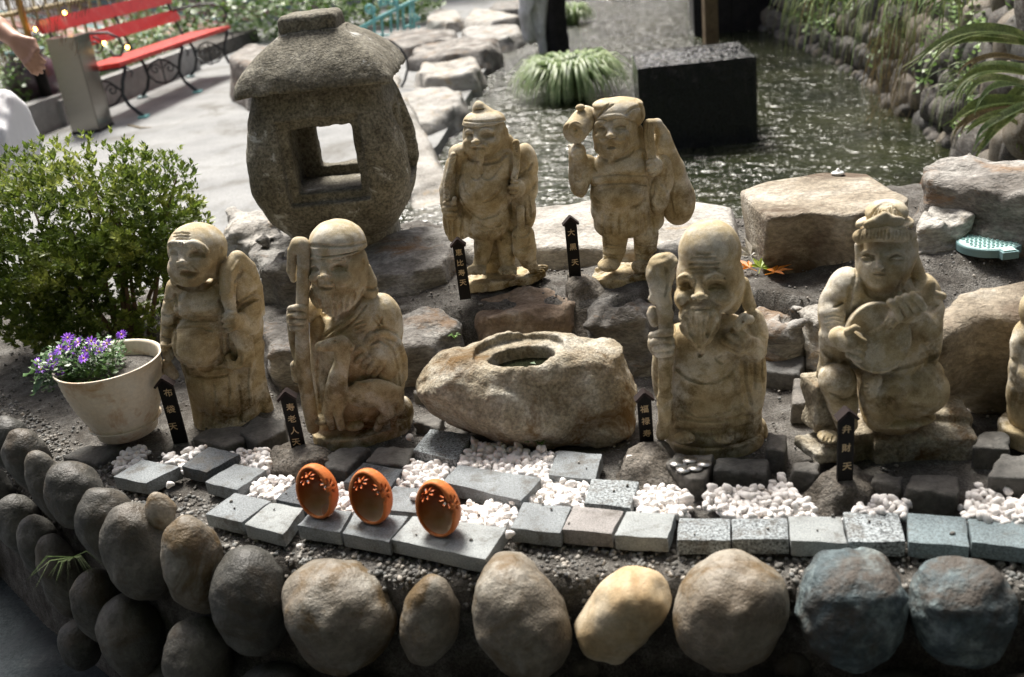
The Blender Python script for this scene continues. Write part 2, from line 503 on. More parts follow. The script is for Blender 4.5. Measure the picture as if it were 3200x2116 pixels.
M_COBB = rock_mat('river_stone', (.045, .044, .038), (.09, .087, .077), (.18, .175, .155), big=7, fine=110, speck=.22, rough=.5, bd=.005, bs=34, bd2=.0012, bs2=220, rand=True, stain=(.075, .06, .042), stain_sc=9, stain_at=(.5, .66), spec=.4, huevar=.25)
M_COBL = rock_mat('pale_river_stone', (.12, .09, .06), (.22, .195, .155), (.37, .355, .31), big=8, fine=110, speck=.2, rough=.52, bd=.005, bs=34, bd2=.0012, bs2=220, rand=True, stain=(.13, .09, .045), stain_sc=8, stain_at=(.5, .62), spec=.4, huevar=.12)
M_COBY = rock_mat('ochre_river_stone', (.32, .19, .07), (.46, .35, .21), (.60, .54, .42), big=8, fine=110, speck=.15, rough=.6, bd=.002, bs=30, bd2=.0005, bs2=320, rand=True, stain=(.40, .20, .05), stain_sc=7, stain_at=(.56, .68), spec=.4)
M_COBT = rock_mat('teal_rough_stone', (.035, .042, .045), (.095, .125, .135), (.34, .40, .39), big=10, fine=80, speck=.3, rough=.7, bd=.010, bs=24, bd2=.002, bs2=160, rand=True, stain=(.08, .07, .06), stain_sc=6, stain_at=(.48, .6))
M_SOIL = rock_mat('gravel_soil', (.065, .057, .05), (.15, .14, .125), (.29, .28, .26), big=24, fine=300, speck=.5, bd=.010, bs=90, bd2=.005, bs2=330, stain=(.05, .04, .03), stain_sc=9, stain_at=(.5, .7))
M_PATH = rock_mat('concrete_path', (.18, .185, .185), (.25, .255, .253), (.32, .325, .32), big=2.2, fine=60, speck=.18, bd=.006, bs=30, bd2=.003, bs2=140, stain=(.12, .115, .10), stain_sc=1.6, stain_at=(.52, .70))
M_ASPH = rock_mat('wet_asphalt', (.018, .023, .026), (.035, .043, .048), (.085, .09, .09), big=5, fine=160, speck=.3, rough=.9, spec=.15, bd=.006, bs=60, stain=(.03, .035, .04), stain_sc=3, stain_at=(.5, .6))
M_CONC = rock_mat('concrete', (.25, .25, .24), (.36, .36, .35), big=8, fine=120, speck=.2)
M_SLATE = rock_mat('dark_slate', (.06, .06, .055), (.12, .115, .105), (.17, .16, .145), big=12, fine=90, speck=.25, rough=.7, bd=.004, bs=40, rand=True, huevar=.2)
M_LUMP = rock_mat('cement_lump', (.085, .07, .055), (.17, .15, .125), (.27, .25, .22), big=26, fine=200, speck=.4, bd=.010, bs=70, bd2=.004, bs2=200, rand=True)
def paver_mat(name, c, speck, fine=420):
    m, nt, p = nmat(name)
    co = coords(nt, rand=True)
    a = ramp(nt, noise(nt, fine, 3, .8, co), [(.40, tuple(x*(1-speck) for x in c)), (.5, c), (.62, tuple(min(1, x*(1+speck*.8)) for x in c))])
    b_ = ramp(nt, noise(nt, 22, 4, .6, co), [(.3, (.82, .82, .82)), (.7, (1.12, 1.12, 1.12))])
    c2 = mixc(nt, a, b_, 1.0, 'MULTIPLY')
    g = nt.nodes.new('ShaderNodeNewGeometry'); s = nt.nodes.new('ShaderNodeSeparateXYZ'); nt.links.new(g.outputs['True Normal'], s.inputs[0])
    nt.links.new(c2, p.inputs['Base Color']); p.inputs['Roughness'].default_value = .8
    gr = ramp(nt, noise(nt, 26, 6, .75, co), [(.52, (0, 0, 0)), (.66, (.75, .75, .75))]); c2 = mixc(nt, c2, (.085, .075, .06), gr); nt.links.new(c2, p.inputs['Base Color'])
    bump(nt, p, noise(nt, fine*.8, 3, .7, co), .0018)
    return m
PV = {'mid': paver_mat('granite_mid', (.22, .24, .25), .35), 'dark': paver_mat('granite_dark', (.085, .095, .105), .6, 330),
      'light': paver_mat('granite_light', (.29, .31, .31), .22), 'pink': paver_mat('granite_pinkish', (.27, .255, .245), .28),
      'speck': paver_mat('granite_speckled', (.25, .275, .285), .75, 260), 'teal': paver_mat('granite_teal', (.17, .215, .23), .4, 330)}
m, nt, p = nmat('white_marble_pebble'); co = coords(nt, rand=True)
oi = nt.nodes.new('ShaderNodeObjectInfo')
c = ramp(nt, noise(nt, 55, 3, .6, co), [(.24, (.52, .42, .34)), (.38, (.76, .71, .66)), (.5, (.84, .81, .79)), (.7, (.88, .86, .85))])
nt.links.new(c, p.inputs['Base Color']); p.inputs['Roughness'].default_value = .6
p.inputs['Subsurface Weight'].default_value = .12; p.inputs['Subsurface Radius'].default_value = (.004, .004, .004); p.inputs['Subsurface Scale'].default_value = 1
bump(nt, p, noise(nt, 300, 3, .6, co), .0004)
M_PEB = m
m, nt, p = nmat('mixed_gravel'); co = coords(nt)
vn = nt.nodes.new('ShaderNodeTexVoronoi'); vn.inputs['Scale'].default_value = 95; nt.links.new(co, vn.inputs['Vector'])
c = ramp(nt, vn.outputs['Color'], [(.1, (.045, .045, .045)), (.35, (.11, .10, .085)), (.6, (.17, .175, .17)), (.85, (.34, .31, .27))])
nt.links.new(c, p.inputs['Base Color']); p.inputs['Roughness'].default_value = .7
M_GRAV = m
M_TERRA = rock_mat('terracotta', (.50, .13, .03), (.62, .18, .045), (.68, .25, .08), big=25, fine=300, speck=.1, rough=.6, bd=.0006, bs=200, bd2=0, stain=(.66, .50, .32), stain_sc=22, stain_at=(.54, .70))
m, nt, p = nmat('glaze_shade_inside'); co = coords(nt); g = nt.nodes.new('ShaderNodeSeparateXYZ'); nt.links.new(co, g.inputs[0])
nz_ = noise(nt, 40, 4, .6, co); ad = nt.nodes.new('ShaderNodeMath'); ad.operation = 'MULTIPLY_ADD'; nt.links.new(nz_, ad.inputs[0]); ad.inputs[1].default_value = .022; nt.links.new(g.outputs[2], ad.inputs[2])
nt.links.new(ramp(nt, ad.outputs[0], [(.020, (.66, .52, .36)), (.036, (.46, .22, .08)), (.055, (.30, .075, .016))]), p.inputs['Base Color']); p.inputs['Roughness'].default_value = .28  # cream glaze at the bottom; darker brown above is painted shade of the hollow
M_GLAZE_SHADE = m
M_POT = rock_mat('cream_plastic', (.70, .58, .42), (.80, .72, .59), (.84, .79, .70), big=9, fine=140, speck=.08, rough=.5, bd=.0004, bs=160, bd2=0, stain=(.50, .29, .11), stain_sc=14, stain_at=(.55, .72), spec=.5)
M_RED = rock_mat('red_painted_wood', (.55, .02, .018), (.62, .03, .024), (.66, .06, .045), big=9, fine=160, speck=.12, rough=.35, bd=.001, bs=60, bd2=0, stretch=(1, 1, 1), spec=.5, stain=(.62, .27, .22), stain_sc=9, stain_at=(.55, .72))
M_IRON = plain('black_iron', (.03, .035, .04), .5, .3, bd=.001)
M_TEALI = plain('teal_painted_iron', (.18, .50, .50), .5, 0, bd=.001)
m, nt, p = nmat('brushed_steel'); co = coords(nt, scale=(1, 1, 90)); p.inputs['Metallic'].default_value = 1; p.inputs['Roughness'].default_value = .24
nt.links.new(ramp(nt, noise(nt, 12, 3, .6, co), [(.3, (.20, .19, .17)), (.7, (.30, .29, .27))]), p.inputs['Base Color'])
M_STEEL = m
M_JAR = rock_mat('glazed_jar', (.06, .035, .05), (.12, .075, .10), (.20, .15, .20), big=8, fine=60, speck=.2, rough=.3, bd=.001, bs=30, bd2=0, spec=.6)
M_BAMB = plain('bamboo', (.42, .34, .18), .55, var=.3, sc=12)
M_BAMBY = plain('yellow_bamboo', (.42, .24, .05), .5, var=.2, sc=9)
M_BLACK = plain('black_lacquer', (.008, .007, .007), .6, var=.3, spec=.2)
M_SIGNROOF = plain('dark_brown_wood', (.022, .014, .013), .65, var=.3, spec=.25)
M_GOLD = plain('gilded_lettering', (.62, .47, .28), .5, 0, var=.05)
m, nt, p = nmat('wet_black_granite'); co = coords(nt)
nt.links.new(ramp(nt, noise(nt, 240, 3, .7, co), [(.4, (.006, .007, .008)), (.62, (.03, .035, .04))]), p.inputs['Base Color'])
p.inputs['Roughness'].default_value = .08; p.inputs['IOR'].default_value = 1.45
bump(nt, p, noise(nt, 22, 3, .55, coords(nt, scale=(1, 1, .3))), .01)
M_BLOCK = m
m, nt, p = nmat('film_of_water'); co = coords(nt)
p.inputs['Base Color'].default_value = (.01, .012, .012, 1); p.inputs['Roughness'].default_value = .05; p.inputs['IOR'].default_value = 1.33
bump(nt, p, noise(nt, 26, 3, .6, co), .03)
M_FILM = m
m, nt, p = nmat('pond_water'); co = coords(nt)
p.inputs['Roughness'].default_value = .04; p.inputs['IOR'].default_value = 1.45
nt.links.new(ramp(nt, noise(nt, 1.3, 4, .6, co), [(.35, (.012, .016, .008)), (.65, (.030, .034, .014))]), p.inputs['Base Color'])
b = bump(nt, p, noise(nt, 6, 2, .5, coords(nt, scale=(1, 1.9, 1)), .6), .046)
bump(nt, p, noise(nt, 26, 2, .5, coords(nt, scale=(1, 1.5, 1)), .5), .014, 1.0, b)
M_WATER = m
M_STILL = plain('still_basin_water', (.012, .014, .008), .03, var=.2)
M_SKIN = plain('skin', (.50, .28, .19), .5, var=.06, sc=20)
M_WHITE = plain('white_cloth', (.78, .78, .80), .7, var=.04)
M_DARKC = plain('dark_cloth', (.05, .05, .07), .8)
M_HAIR = plain('dark_hair', (.02, .015, .012), .5)
M_BARK = rock_mat('bark', (.06, .04, .03), (.16, .13, .10), big=12, fine=80, speck=.3, bd=.006, bs=40, stretch=(1, 1, .3))
M_DRIFT = rock_mat('bleached_wood', (.30, .30, .31), (.58, .60, .62), (.75, .77, .80), big=7, fine=60, speck=.2, bd=.01, bs=16, stretch=(1, 1, .3), stain=(.10, .10, .11), stain_sc=6, stain_at=(.66, .72))
M_DWOOD = rock_mat('dark_wood', (.012, .012, .014), (.035, .033, .035), big=6, fine=60, speck=.3, bd=.004, bs=30, rough=.8)
M_POST = rock_mat('brown_post', (.13, .09, .055), (.2, .15, .09), big=8, fine=60, speck=.2, bd=.002, bs=30)
M_TWIG = plain('twig', (.13, .085, .05), .7, var=.3)
M_AZ = leaf_mat('azalea_leaf', [(.3, (.045, .085, .014)), (.5, (.14, .20, .03)), (.68, (.42, .46, .11))], sc=7, tr=.42)
M_GRASS = leaf_mat('grass_leaf', [(.3, (.12, .19, .08)), (.5, (.24, .33, .15)), (.7, (.50, .56, .36))], sc=12, tr=.4)
M_STRAP = leaf_mat('strap_leaf', [(.3, (.08, .13, .05)), (.5, (.19, .25, .08)), (.72, (.50, .52, .28))], sc=6, tr=.3)
M_DRYL = leaf_mat('dry_leaf', [(.3, (.14, .10, .05)), (.6, (.28, .22, .12)), (.8, (.42, .22, .05))], sc=9)
M_IVY = leaf_mat('ivy_leaf', [(.3, (.05, .12, .03)), (.5, (.16, .28, .07)), (.72, (.42, .55, .25))], sc=8)
M_HERB = leaf_mat('herb_leaf', [(.3, (.035, .09, .03)), (.6, (.10, .20, .06)), (.75, (.2, .32, .1))], sc=20)
M_HEDGE = leaf_mat('hedge_leaf', [(.3, (.05, .11, .03)), (.5, (.12, .22, .05)), (.72, (.3, .42, .12))], sc=5)
M_PURP = plain('purple_petal', (.36, .13, .72), .5, var=.25, sc=60)
M_YEL = plain('yellow_centre', (.6, .42, .06), .6)
M_COIN = plain('coin_metal', (.62, .61, .58), .35, 1.0, bd=.0003, bs=500)
M_BULB = plain('lit_bulb', (1, .6, .2), .4, emit=((1, .52, .10), 14))
M_PADG = plain('pale_teal_lid', (.42, .62, .60), .55, var=.12, sc=20, bd=.001)
M_TREAD = plain('teal_tread', (.30, .47, .46), .5)
M_DARKT = plain('dark_teal_rim', (.16, .27, .28), .5, var=.1)
M_MAPO = leaf_mat('orange_maple', [(.3, (.65, .18, .02)), (.7, (.75, .34, .04))])
M_MAPG = leaf_mat('green_maple', [(.3, (.22, .32, .04)), (.7, (.36, .42, .06))])
M_MAPW = leaf_mat('pale_dry_maple', [(.3, (.34, .30, .25)), (.7, (.6, .58, .53))])
M_PINK = plain('coral_plastic', (.66, .17, .12), .4)
M_CER = plain('white_ceramic', (.78, .78, .76), .3)
# ---------------------------------------------------------------- the setting: terrace, path, pond, far things
RIM = np.array([(-2.6, 3.4), (-1.9, 2.7), (-1.25, 2.02), (-.98, 1.72), (-.78, 1.53), (-.58, 1.37), (-.40, 1.28), (-.2, 1.19), (.1, 1.14), (.4, 1.06), (.7, .99), (1.3, .90), (2.2, .82)])
def sd_line(x, y, L=RIM):            # signed distance to the rim, positive outside (towards the viewer)
    x = np.asarray(x, float); y = np.asarray(y, float)
    best = np.full(x.shape, 1e9); sg = np.ones(x.shape)
    for i in range(len(L)-1):
        ax_, ay_ = L[i]; bx, by = L[i+1]
        dx, dy = bx-ax_, by-ay_
        t = np.clip(((x-ax_)*dx+(y-ay_)*dy)/(dx*dx+dy*dy), 0, 1)
        qx, qy = x-ax_-t*dx, y-ay_-t*dy
        d = np.hypot(qx, qy); cr = qx*dy-qy*dx
        m = d < best
        best = np.where(m, d, best); sg = np.where(m, np.sign(cr), sg)
    return best*sg
def sstep(t): t = np.clip(t, 0, 1); return t*t*(3-2*t)
def zt(x, y):
    x = np.asarray(x, float); y = np.asarray(y, float)
    yb = np.interp(x, [-.8, -.5, -.15, .05, .45, .62, .75, 1.0], [2.2, 1.98, 1.89, 1.83, 1.80, 1.64, 1.54, 1.50])
    up = np.interp(x, [-1.1, -.7, -.3, 2], [.0, .06, .12, .12])
    z = .372 + up*sstep((y-yb)/.06) + .06*sstep((y-1.56)/.18)*sstep((x-.6)/.15)
    s = sd_line(x, y)
    z = z*(1-sstep((s-.0)/.07)) - .08*sstep(s/.07)
    yk = np.interp(x, [-2.5, -.95, -.6, -.2, -.02, .6, .95, 1.4, 2.5], [2.62, 2.62, 2.66, 2.60, 2.36, 2.30, 2.20, 2.25, 2.3])
    z = z*(1-sstep((y-yk)/.12)) - .25*sstep((y-yk)/.12)
    return z
gx = np.arange(-2.3, 2.0, .0135); gy = np.arange(.78, 3.05, .0135)
X, Y = np.meshgrid(gx, gy, indexing='ij')
Z = zt(X, Y)
nz = fbm(X, Y, X*0, 9, 2, 3)*.016 + np.abs(vnoise(X, Y, X*0, 60, 4))*.006 + vnoise(X, Y, X*0, 30, 7)*.006
flat = np.clip((-sd_line(X, Y)-.26)/.1, 0.18, 1)
Z = Z + nz*flat
V = np.stack([X, Y, Z], -1).reshape(-1, 3)
n1, n2 = X.shape
ii = (np.arange(n1-1)[:, None]*n2+np.arange(n2-1)[None, :]).ravel()
terrace = tag(obj('terrace_ground', new_mesh('terrace_ground', V, np.stack([ii, ii+n2, ii+n2+1, ii+1], 1)), M_SOIL), kind='structure')
def ground_z(x, y): return float(zt(np.array([x]), np.array([y]))[0])

BANK = [(-.75, 2.7), (-.62, 4.2), (-.5, 5.1), (-.30, 5.9), (-.12, 7.4), (.2, 9.9), (.55, 12.4), (.8, 16), (1.0, 26), (1.0, 90)]
pts = [(-90, -60), (90, -60), (90, 2.6), (-.75, 2.6)]+BANK+[(-90, 90)]
tag(obj('path', new_mesh('path', [(x, y, 0) for x, y in pts], [tuple(range(len(pts)))], False), M_PATH), kind='structure')
tag(obj('path_edge', MB().add([(x, y, z) for x, y in BANK for z in (0, -.4)], [(2*i, 2*i+2, 2*i+3, 2*i+1) for i in range(len(BANK)-1)]).mesh(), M_CONC), kind='structure')
wv = [(-1.2, 2.55, -.06), (3.6, 2.55, -.06), (3.9, 90, -.06), (.4, 90, -.06), (-1.2, 12, -.06)]
tag(obj('pond_water', new_mesh('pond_water', wv, [(0, 1, 2, 3, 4)], False), M_WATER), kind='structure')

# ---- rocks from an outline seen in the photograph, lying at their own height
def rock_sdf(poly, ztop, zbot, vox, amp, rnd=.02, taper=.25, tilt=(0, 0), seed=0, stretch=(1, 1, 2), cuts=3, sc=None):
    P = np.array(poly); c = P.mean(0); size = np.abs(P-c).max()
    h = ztop-zbot
    mg = taper*h+amp*3+vox*3
    S = SDF((P[:,0].min()-mg, P[:,1].min()-mg, zbot-vox*2), (P[:,0].max()+mg, P[:,1].max()+mg, ztop+amp*3+size*(abs(tilt[0])+abs(tilt[1]))+vox*3), vox)
    x, y = S.ax[0][:, None], S.ax[1][None, :]
    d = np.full((S.n[0], S.n[1]), 1e9); ins = np.zeros((S.n[0], S.n[1]), bool)
    for i in range(len(P)):
        a, b = P[i], P[(i+1) % len(P)]
        t = np.clip(((x-a[0])*(b[0]-a[0])+(y-a[1])*(b[1]-a[1]))/((b-a)@(b-a)+1e-12), 0, 1)
        d = np.minimum(d, np.hypot(x-a[0]-t*(b[0]-a[0]), y-a[1]-t*(b[1]-a[1])))
        if abs(b[1]-a[1]) > 1e-9:
            ins ^= ((a[1] > y) != (b[1] > y)) & (x < (b[0]-a[0])*(y-a[1])/(b[1]-a[1])+a[0])
    d = np.where(ins, -d, d)
    zz = S.ax[2][None, None, :]
    top = ztop + tilt[0]*(x-c[0]) + tilt[1]*(y-c[1]) + amp*1.6*fbm(x+y*0, y+x*0, x*0+y*0+seed, 1.6/size, seed, 3)
    def smax(a, b, k): return np.maximum(a, b)+np.clip(k-np.abs(a-b), 0, None)**2/k*.25
    D = smax(d[:, :, None]-taper*(ztop-zz), zz-top[:, :, None], rnd*.9)
    r_ = random.Random(seed)
    for q in range(cuts*3):
        an = r_.uniform(0, 6.28); n = np.array([math.cos(an), math.sin(an), r_.uniform(-.1, 1.3)]); n /= np.linalg.norm(n)
        ext = max(((P-c) @ n[:2]))
        pt = np.array([c[0], c[1], ztop]); off = ext*r_.uniform(.84, .97)+(0 if n[2] > .3 else .0)
        D = smax(D, (x[:, :, None]-pt[0])*n[0]+(y[:, :, None]-pt[1])*n[1]+(zz-pt[2])*n[2]-off, rnd*.4)
    D = np.maximum(D, zbot-zz)
    S.D = D.astype(np.float32)
    S.noise(amp*.8, sc or 2.0/size, seed, 4, stretch, .5, 4)
    return S, c
def rock(px, ztop, zbot, mt, label, vox=.008, amp=.02, world_pts=False, name='rock', cat='rock', group=None, **k):
    poly = px if world_pts else [at(x, y, ztop)[:2] for x, y in px]
    S, c = rock_sdf(poly, ztop, zbot, vox, amp, **k)
    org = (c[0], c[1], zbot)
    o = obj(name, S.mesh(name, org), mt, loc=org)
    return tag(o, label, cat, group)
def ov(l): return [(x*1.3497, y*1.3497) for x, y in l]

rock(ov([(1700, 440), (1755, 418), (1910, 388), (2060, 402), (2112, 452), (2075, 500), (1990, 505), (1880, 492), (1790, 500), (1745, 522)]), .625, .30, M_ROCKB,
     'big flat-topped brown boulder behind the seated and tall-headed statues', amp=.005, taper=-.22, seed=5, cuts=1, rnd=.008, vox=.006, group='rocks of the terrace')
rock(ov([(2140, 425), (2150, 372), (2260, 350), (2400, 362), (2470, 410), (2400, 470), (2250, 440)]), .655, .30, M_ROCK, 'pale rugged rock at the right edge above the round lid', amp=.02, seed=9, group='rocks of the terrace', taper=.15)
rock(ov([(2125, 518), (2160, 478), (2195, 455), (2240, 470), (2252, 498), (2190, 512)]), .61, .52, M_ROCKL, 'small pale crusty stone leaning below the right rock', amp=.012, vox=.005, rnd=.012, seed=4, group='rocks of the terrace', tilt=(0, .15))
rock([(770, 775), (870, 735), (1010, 740), (1060, 800), (960, 850), (860, 850)], .545, .40, M_ROCK, 'lit grey rock under the left half of the stone lantern', amp=.03, seed=12, group='rocks of the terrace', taper=.2)
rock([(690, 720), (740, 660), (860, 660), (900, 740), (800, 770)], .50, .36, M_ROCKL, 'pale craggy rock between the azalea and the lantern', amp=.03, seed=13, group='rocks of the terrace', taper=.3)
rock([(960, 790), (1180, 745), (1330, 690), (1420, 690), (1440, 770), (1400, 815), (1270, 850), (1130, 850), (1000, 840)], .545, .40, M_ROCK, 'long dark ledge rock under the right half of the stone lantern', amp=.016, seed=15, group='rocks of the terrace', taper=-.05)
rock([(790, 1000), (930, 965), (1000, 970), (1010, 1080), (830, 1085)], .48, .36, M_ROCK, 'light-topped ledge rock between the laughing statue and the deer statue', amp=.014, seed=16, group='rocks of the terrace', taper=-.08)
rock([(1010, 960), (1260, 960), (1450, 985), (1445, 1020), (1350, 1060), (1240, 1075), (1010, 1080)], .48, .36, M_ROCK, 'light-topped ledge rock right of the deer statue', amp=.014, seed=18, group='rocks of the terrace', taper=-.08, cuts=1)
rock([(1475, 950), (1500, 915), (1600, 900), (1720, 905), (1795, 930), (1780, 965), (1600, 985), (1480, 985)], .495, .36, M_ROCKO, 'orange-brown rock behind the hollowed basin', amp=.014, seed=21, group='rocks of the terrace', taper=.1)
rock([(1810, 930), (1880, 915), (2010, 915), (2060, 940), (2020, 990), (1850, 985)], .495, .36, M_ROCK, 'dark fissured rock between the basin and the tall-headed statue', amp=.018, seed=22, group='rocks of the terrace', taper=.1)
rock([(2370, 970), (2400, 935), (2500, 960), (2510, 1020), (2430, 1040), (2380, 1030)], .47, .36, M_ROCK, 'dark broken rock just right of the tall-headed statue', amp=.02, seed=24, group='rocks of the terrace', taper=.1)
rock([(2500, 960), (2530, 935), (2640, 950), (2640, 1010), (2560, 1010)], .49, .36, M_ROCKL, 'pale-topped rock left of the seated statue', amp=.016, seed=25, group='rocks of the terrace', taper=.1)
rock([(2880, 1020), (2930, 950), (3060, 890), (3230, 860), (3480, 870), (3520, 990), (3300, 985), (3080, 985), (2960, 1035)], .57, .36, M_ROCKB, 'large rounded rock right of the seated statue with dark front', amp=.012, seed=27, group='rocks of the terrace', taper=-.22, cuts=1, rnd=.03)
rock([(1370, 730), (1395, 660), (1560, 640), (1850, 628), (2180, 620), (2290, 640), (2300, 740), (2160, 770), (1900, 770), (1700, 778), (1500, 790)], .535, .40, M_ROCKL,
     'broad sunlit slab rock behind the fish and mallet statues', amp=.010, seed=28, group='rocks of the terrace', taper=.1, cuts=0)
rock([(2020, 800), (2060, 745), (2160, 720), (2260, 740), (2280, 830), (2150, 860)], .545, .44, M_ROCK, 'rounded rock behind the bald head of the tall-headed statue', amp=.014, seed=30, group='rocks of the terrace', rnd=.03)
# dark flat stones and lumps in the front part
def slab(px, ztop, th, mt, label, seed, cat='stone', amp=.003, group='dark flat stones in the terrace', name='flat_stone', rnd=.004):
    return rock(px, ztop, ztop-th, mt, label, vox=.004, amp=amp, taper=.02, seed=seed, cuts=0, rnd=rnd, name=name, cat=cat, group=group, stretch=(1, 1, 1))
slab([(600, 1370), (640, 1340), (790, 1325), (760, 1375), (700, 1395)], .392, .03, M_SLATE, 'flat dark stone in front of the laughing statue', 40)
slab([(745, 1345), (800, 1300), (890, 1310), (890, 1340), (800, 1385)], .40, .04, M_SLATE, 'thick dark stone at the laughing statue right foot', 41)
slab([(1000, 1430), (1060, 1400), (1155, 1395), (1080, 1470), (1020, 1460)], .40, .04, M_SLATE, 'brown-grey stone left of the dark paver by the deer statue', 42)
slab([(1140, 1440), (1180, 1395), (1300, 1395), (1270, 1455)], .40, .035, M_SLATE, 'brown-grey stone between the deer statue and the pebbles', 43)
slab([(1290, 1320), (1320, 1290), (1390, 1300), (1370, 1335)], .395, .03, M_SLATE, 'small dark stone behind the front corner of the basin', 44)
slab([(188, 1425), (270, 1388), (400, 1385), (300, 1448)], .385, .035, M_SLATE, 'dark slab carrying the cream flower pot', 45)
slab([(2080, 1455), (2110, 1415), (2230, 1420), (2200, 1495), (2160, 1500)], .41, .05, M_SLATE, 'stone with coins in front of the tall-headed statue', 46)
slab([(2225, 1470), (2240, 1425), (2405, 1425), (2400, 1480)], .41, .045, M_SLATE, 'dark rectangular stone right of the coins', 47)
slab([(2390, 1400), (2400, 1355), (2460, 1355), (2455, 1410)], .415, .05, M_SLATE, 'small dark stone with a white mark behind the pebbles', 48)
slab([(2470, 1470), (2480, 1440), (2560, 1440), (2560, 1480)], .41, .045, M_SLATE, 'dark stone left of the sign before the seated statue', 49)
slab([(2720, 1505), (2735, 1480), (2825, 1480), (2815, 1520)], .41, .04, M_SLATE, 'narrow dark stone below the rock seat', 50)
slab([(2830, 1530), (2850, 1480), (3000, 1480), (2995, 1545)], .41, .05, M_SLATE, 'wide dark stone below the right corner of the rock seat', 51)
slab([(3090, 1490), (3130, 1420), (3290, 1420), (3290, 1500)], .43, .06, M_SLATE, 'dark block in front of the cut-off statue', 52)
slab([(3040, 1400), (3070, 1340), (3160, 1340), (3160, 1400)], .41, .04, M_SLATE, 'dark block half hidden left of the cut-off statue', 53)
slab([(2470, 1260), (2480, 1180), (2560, 1180), (2580, 1260)], .41, .04, M_SLATE, 'flat dark stone between the tall-headed and seated statues', 54)
slab([(2350, 1150), (2370, 1110), (2520, 1110), (2500, 1170)], .41, .04, M_SLATE, 'flat dark stone behind the tall-headed statue shoulder', 55)
slab([(1290, 1230), (1310, 1200), (1350, 1210), (1340, 1240)], .395, .03, M_SLATE, 'small grey stone between the deer statue and the basin', 56)
def lump(px, ztop, label, seed): rock(px, ztop, .36, M_LUMP, label, vox=.0045, amp=.009, taper=.9, rnd=.02, seed=seed, cuts=2, name='cement_lump', cat='lump', group='rough lumps holding the signs', sc=28, stretch=(1, 1, 1))
lump([(870, 1390), (920, 1365), (1000, 1390), (1010, 1440), (930, 1460), (870, 1430)], .405, 'rough dark lump holding the sign left of the deer statue', 60)
lump([(1955, 1400), (2000, 1365), (2070, 1375), (2085, 1430), (2010, 1460), (1950, 1440)], .42, 'pale folded cement lump holding the sign right of the basin', 61)
lump([(2560, 1480), (2610, 1440), (2690, 1450), (2720, 1500), (2640, 1530)], .41, 'broad dark lump holding the sign before the seated statue', 62)
lump([(1770, 860), (1800, 835), (1850, 850), (1840, 885), (1790, 890)], .52, 'small dark lump holding the sign by the mallet statue', 63)

# ---- rounded river stones of the retaining wall
wall = tag(obj('stone_retaining_wall', MB().add([(x-.0, y+.05, z) for x, y in RIM for z in (0, .33)], [(2*i, 2*i+2, 2*i+3, 2*i+1) for i in range(len(RIM)-1)]).mesh('wall_core'), M_LUMP),
           'low terrace wall of big rounded river stones along the front', 'stone wall')
def on_face(px, py, delta):
    d = ray(px, py); t = np.linspace(.6, 4.5, 2400)
    P = C0+t[:, None]*d
    s = sd_line(P[:,0], P[:,1])
    j = np.argmax(s < delta); return P[j]
def river(cx, cy, rx, ry, rot, mt, seed, delta=.03, thick=.75, lobes=(), amp=.05, vox=.004, square=0):
    c = on_face(cx, cy, delta); m = mpp(c)
    kf = 1.07 if cx < 700 else 1.0
    a = rx*m*kf; b = ry*m/_cp*.96*kf; t = min(a, b)*thick*1.25
    tan = RIM[np.argmin(np.hypot(RIM[:,0]-c[0], RIM[:,1]-c[1]))]
    i = int(np.clip(np.argmin(np.hypot(RIM[:,0]-c[0], RIM[:,1]-c[1])), 1, len(RIM)-2)); dv = RIM[i+1]-RIM[i-1]; yaw = math.degrees(math.atan2(dv[1], dv[0]))
    big = max(a, b)*1.5
    S = SDF(c-big, c+big, vox)
    M = rotm(0, rot, yaw*.6)
    S.ell(c, (a, t, b), M, k=a*.3)
    if square:
        S.box(c, (a*.86, t*.86, b*.86), M, rd=min(a, b)*.5, k=a*.4)
    for lx, ly, lr in lobes:
        p = C0 + ray(cx+lx, cy+ly)*((c-C0) @ np.array([0, _cp, -_sp]))
        S.ell(p, (lr*m, t*.9, lr*m), None, k=a*.55)
    S.noise(a*amp*2, .9/a, seed, 2); S.noise(.0025, 40, seed+5, 2)
    if mt is M_COBT: S.noise(a*.10, 1.6/a, seed+2, 2, (1, 1, 1.6))
    o = obj('stone', S.mesh('stone', c), mt, wall, loc=c)
    return o
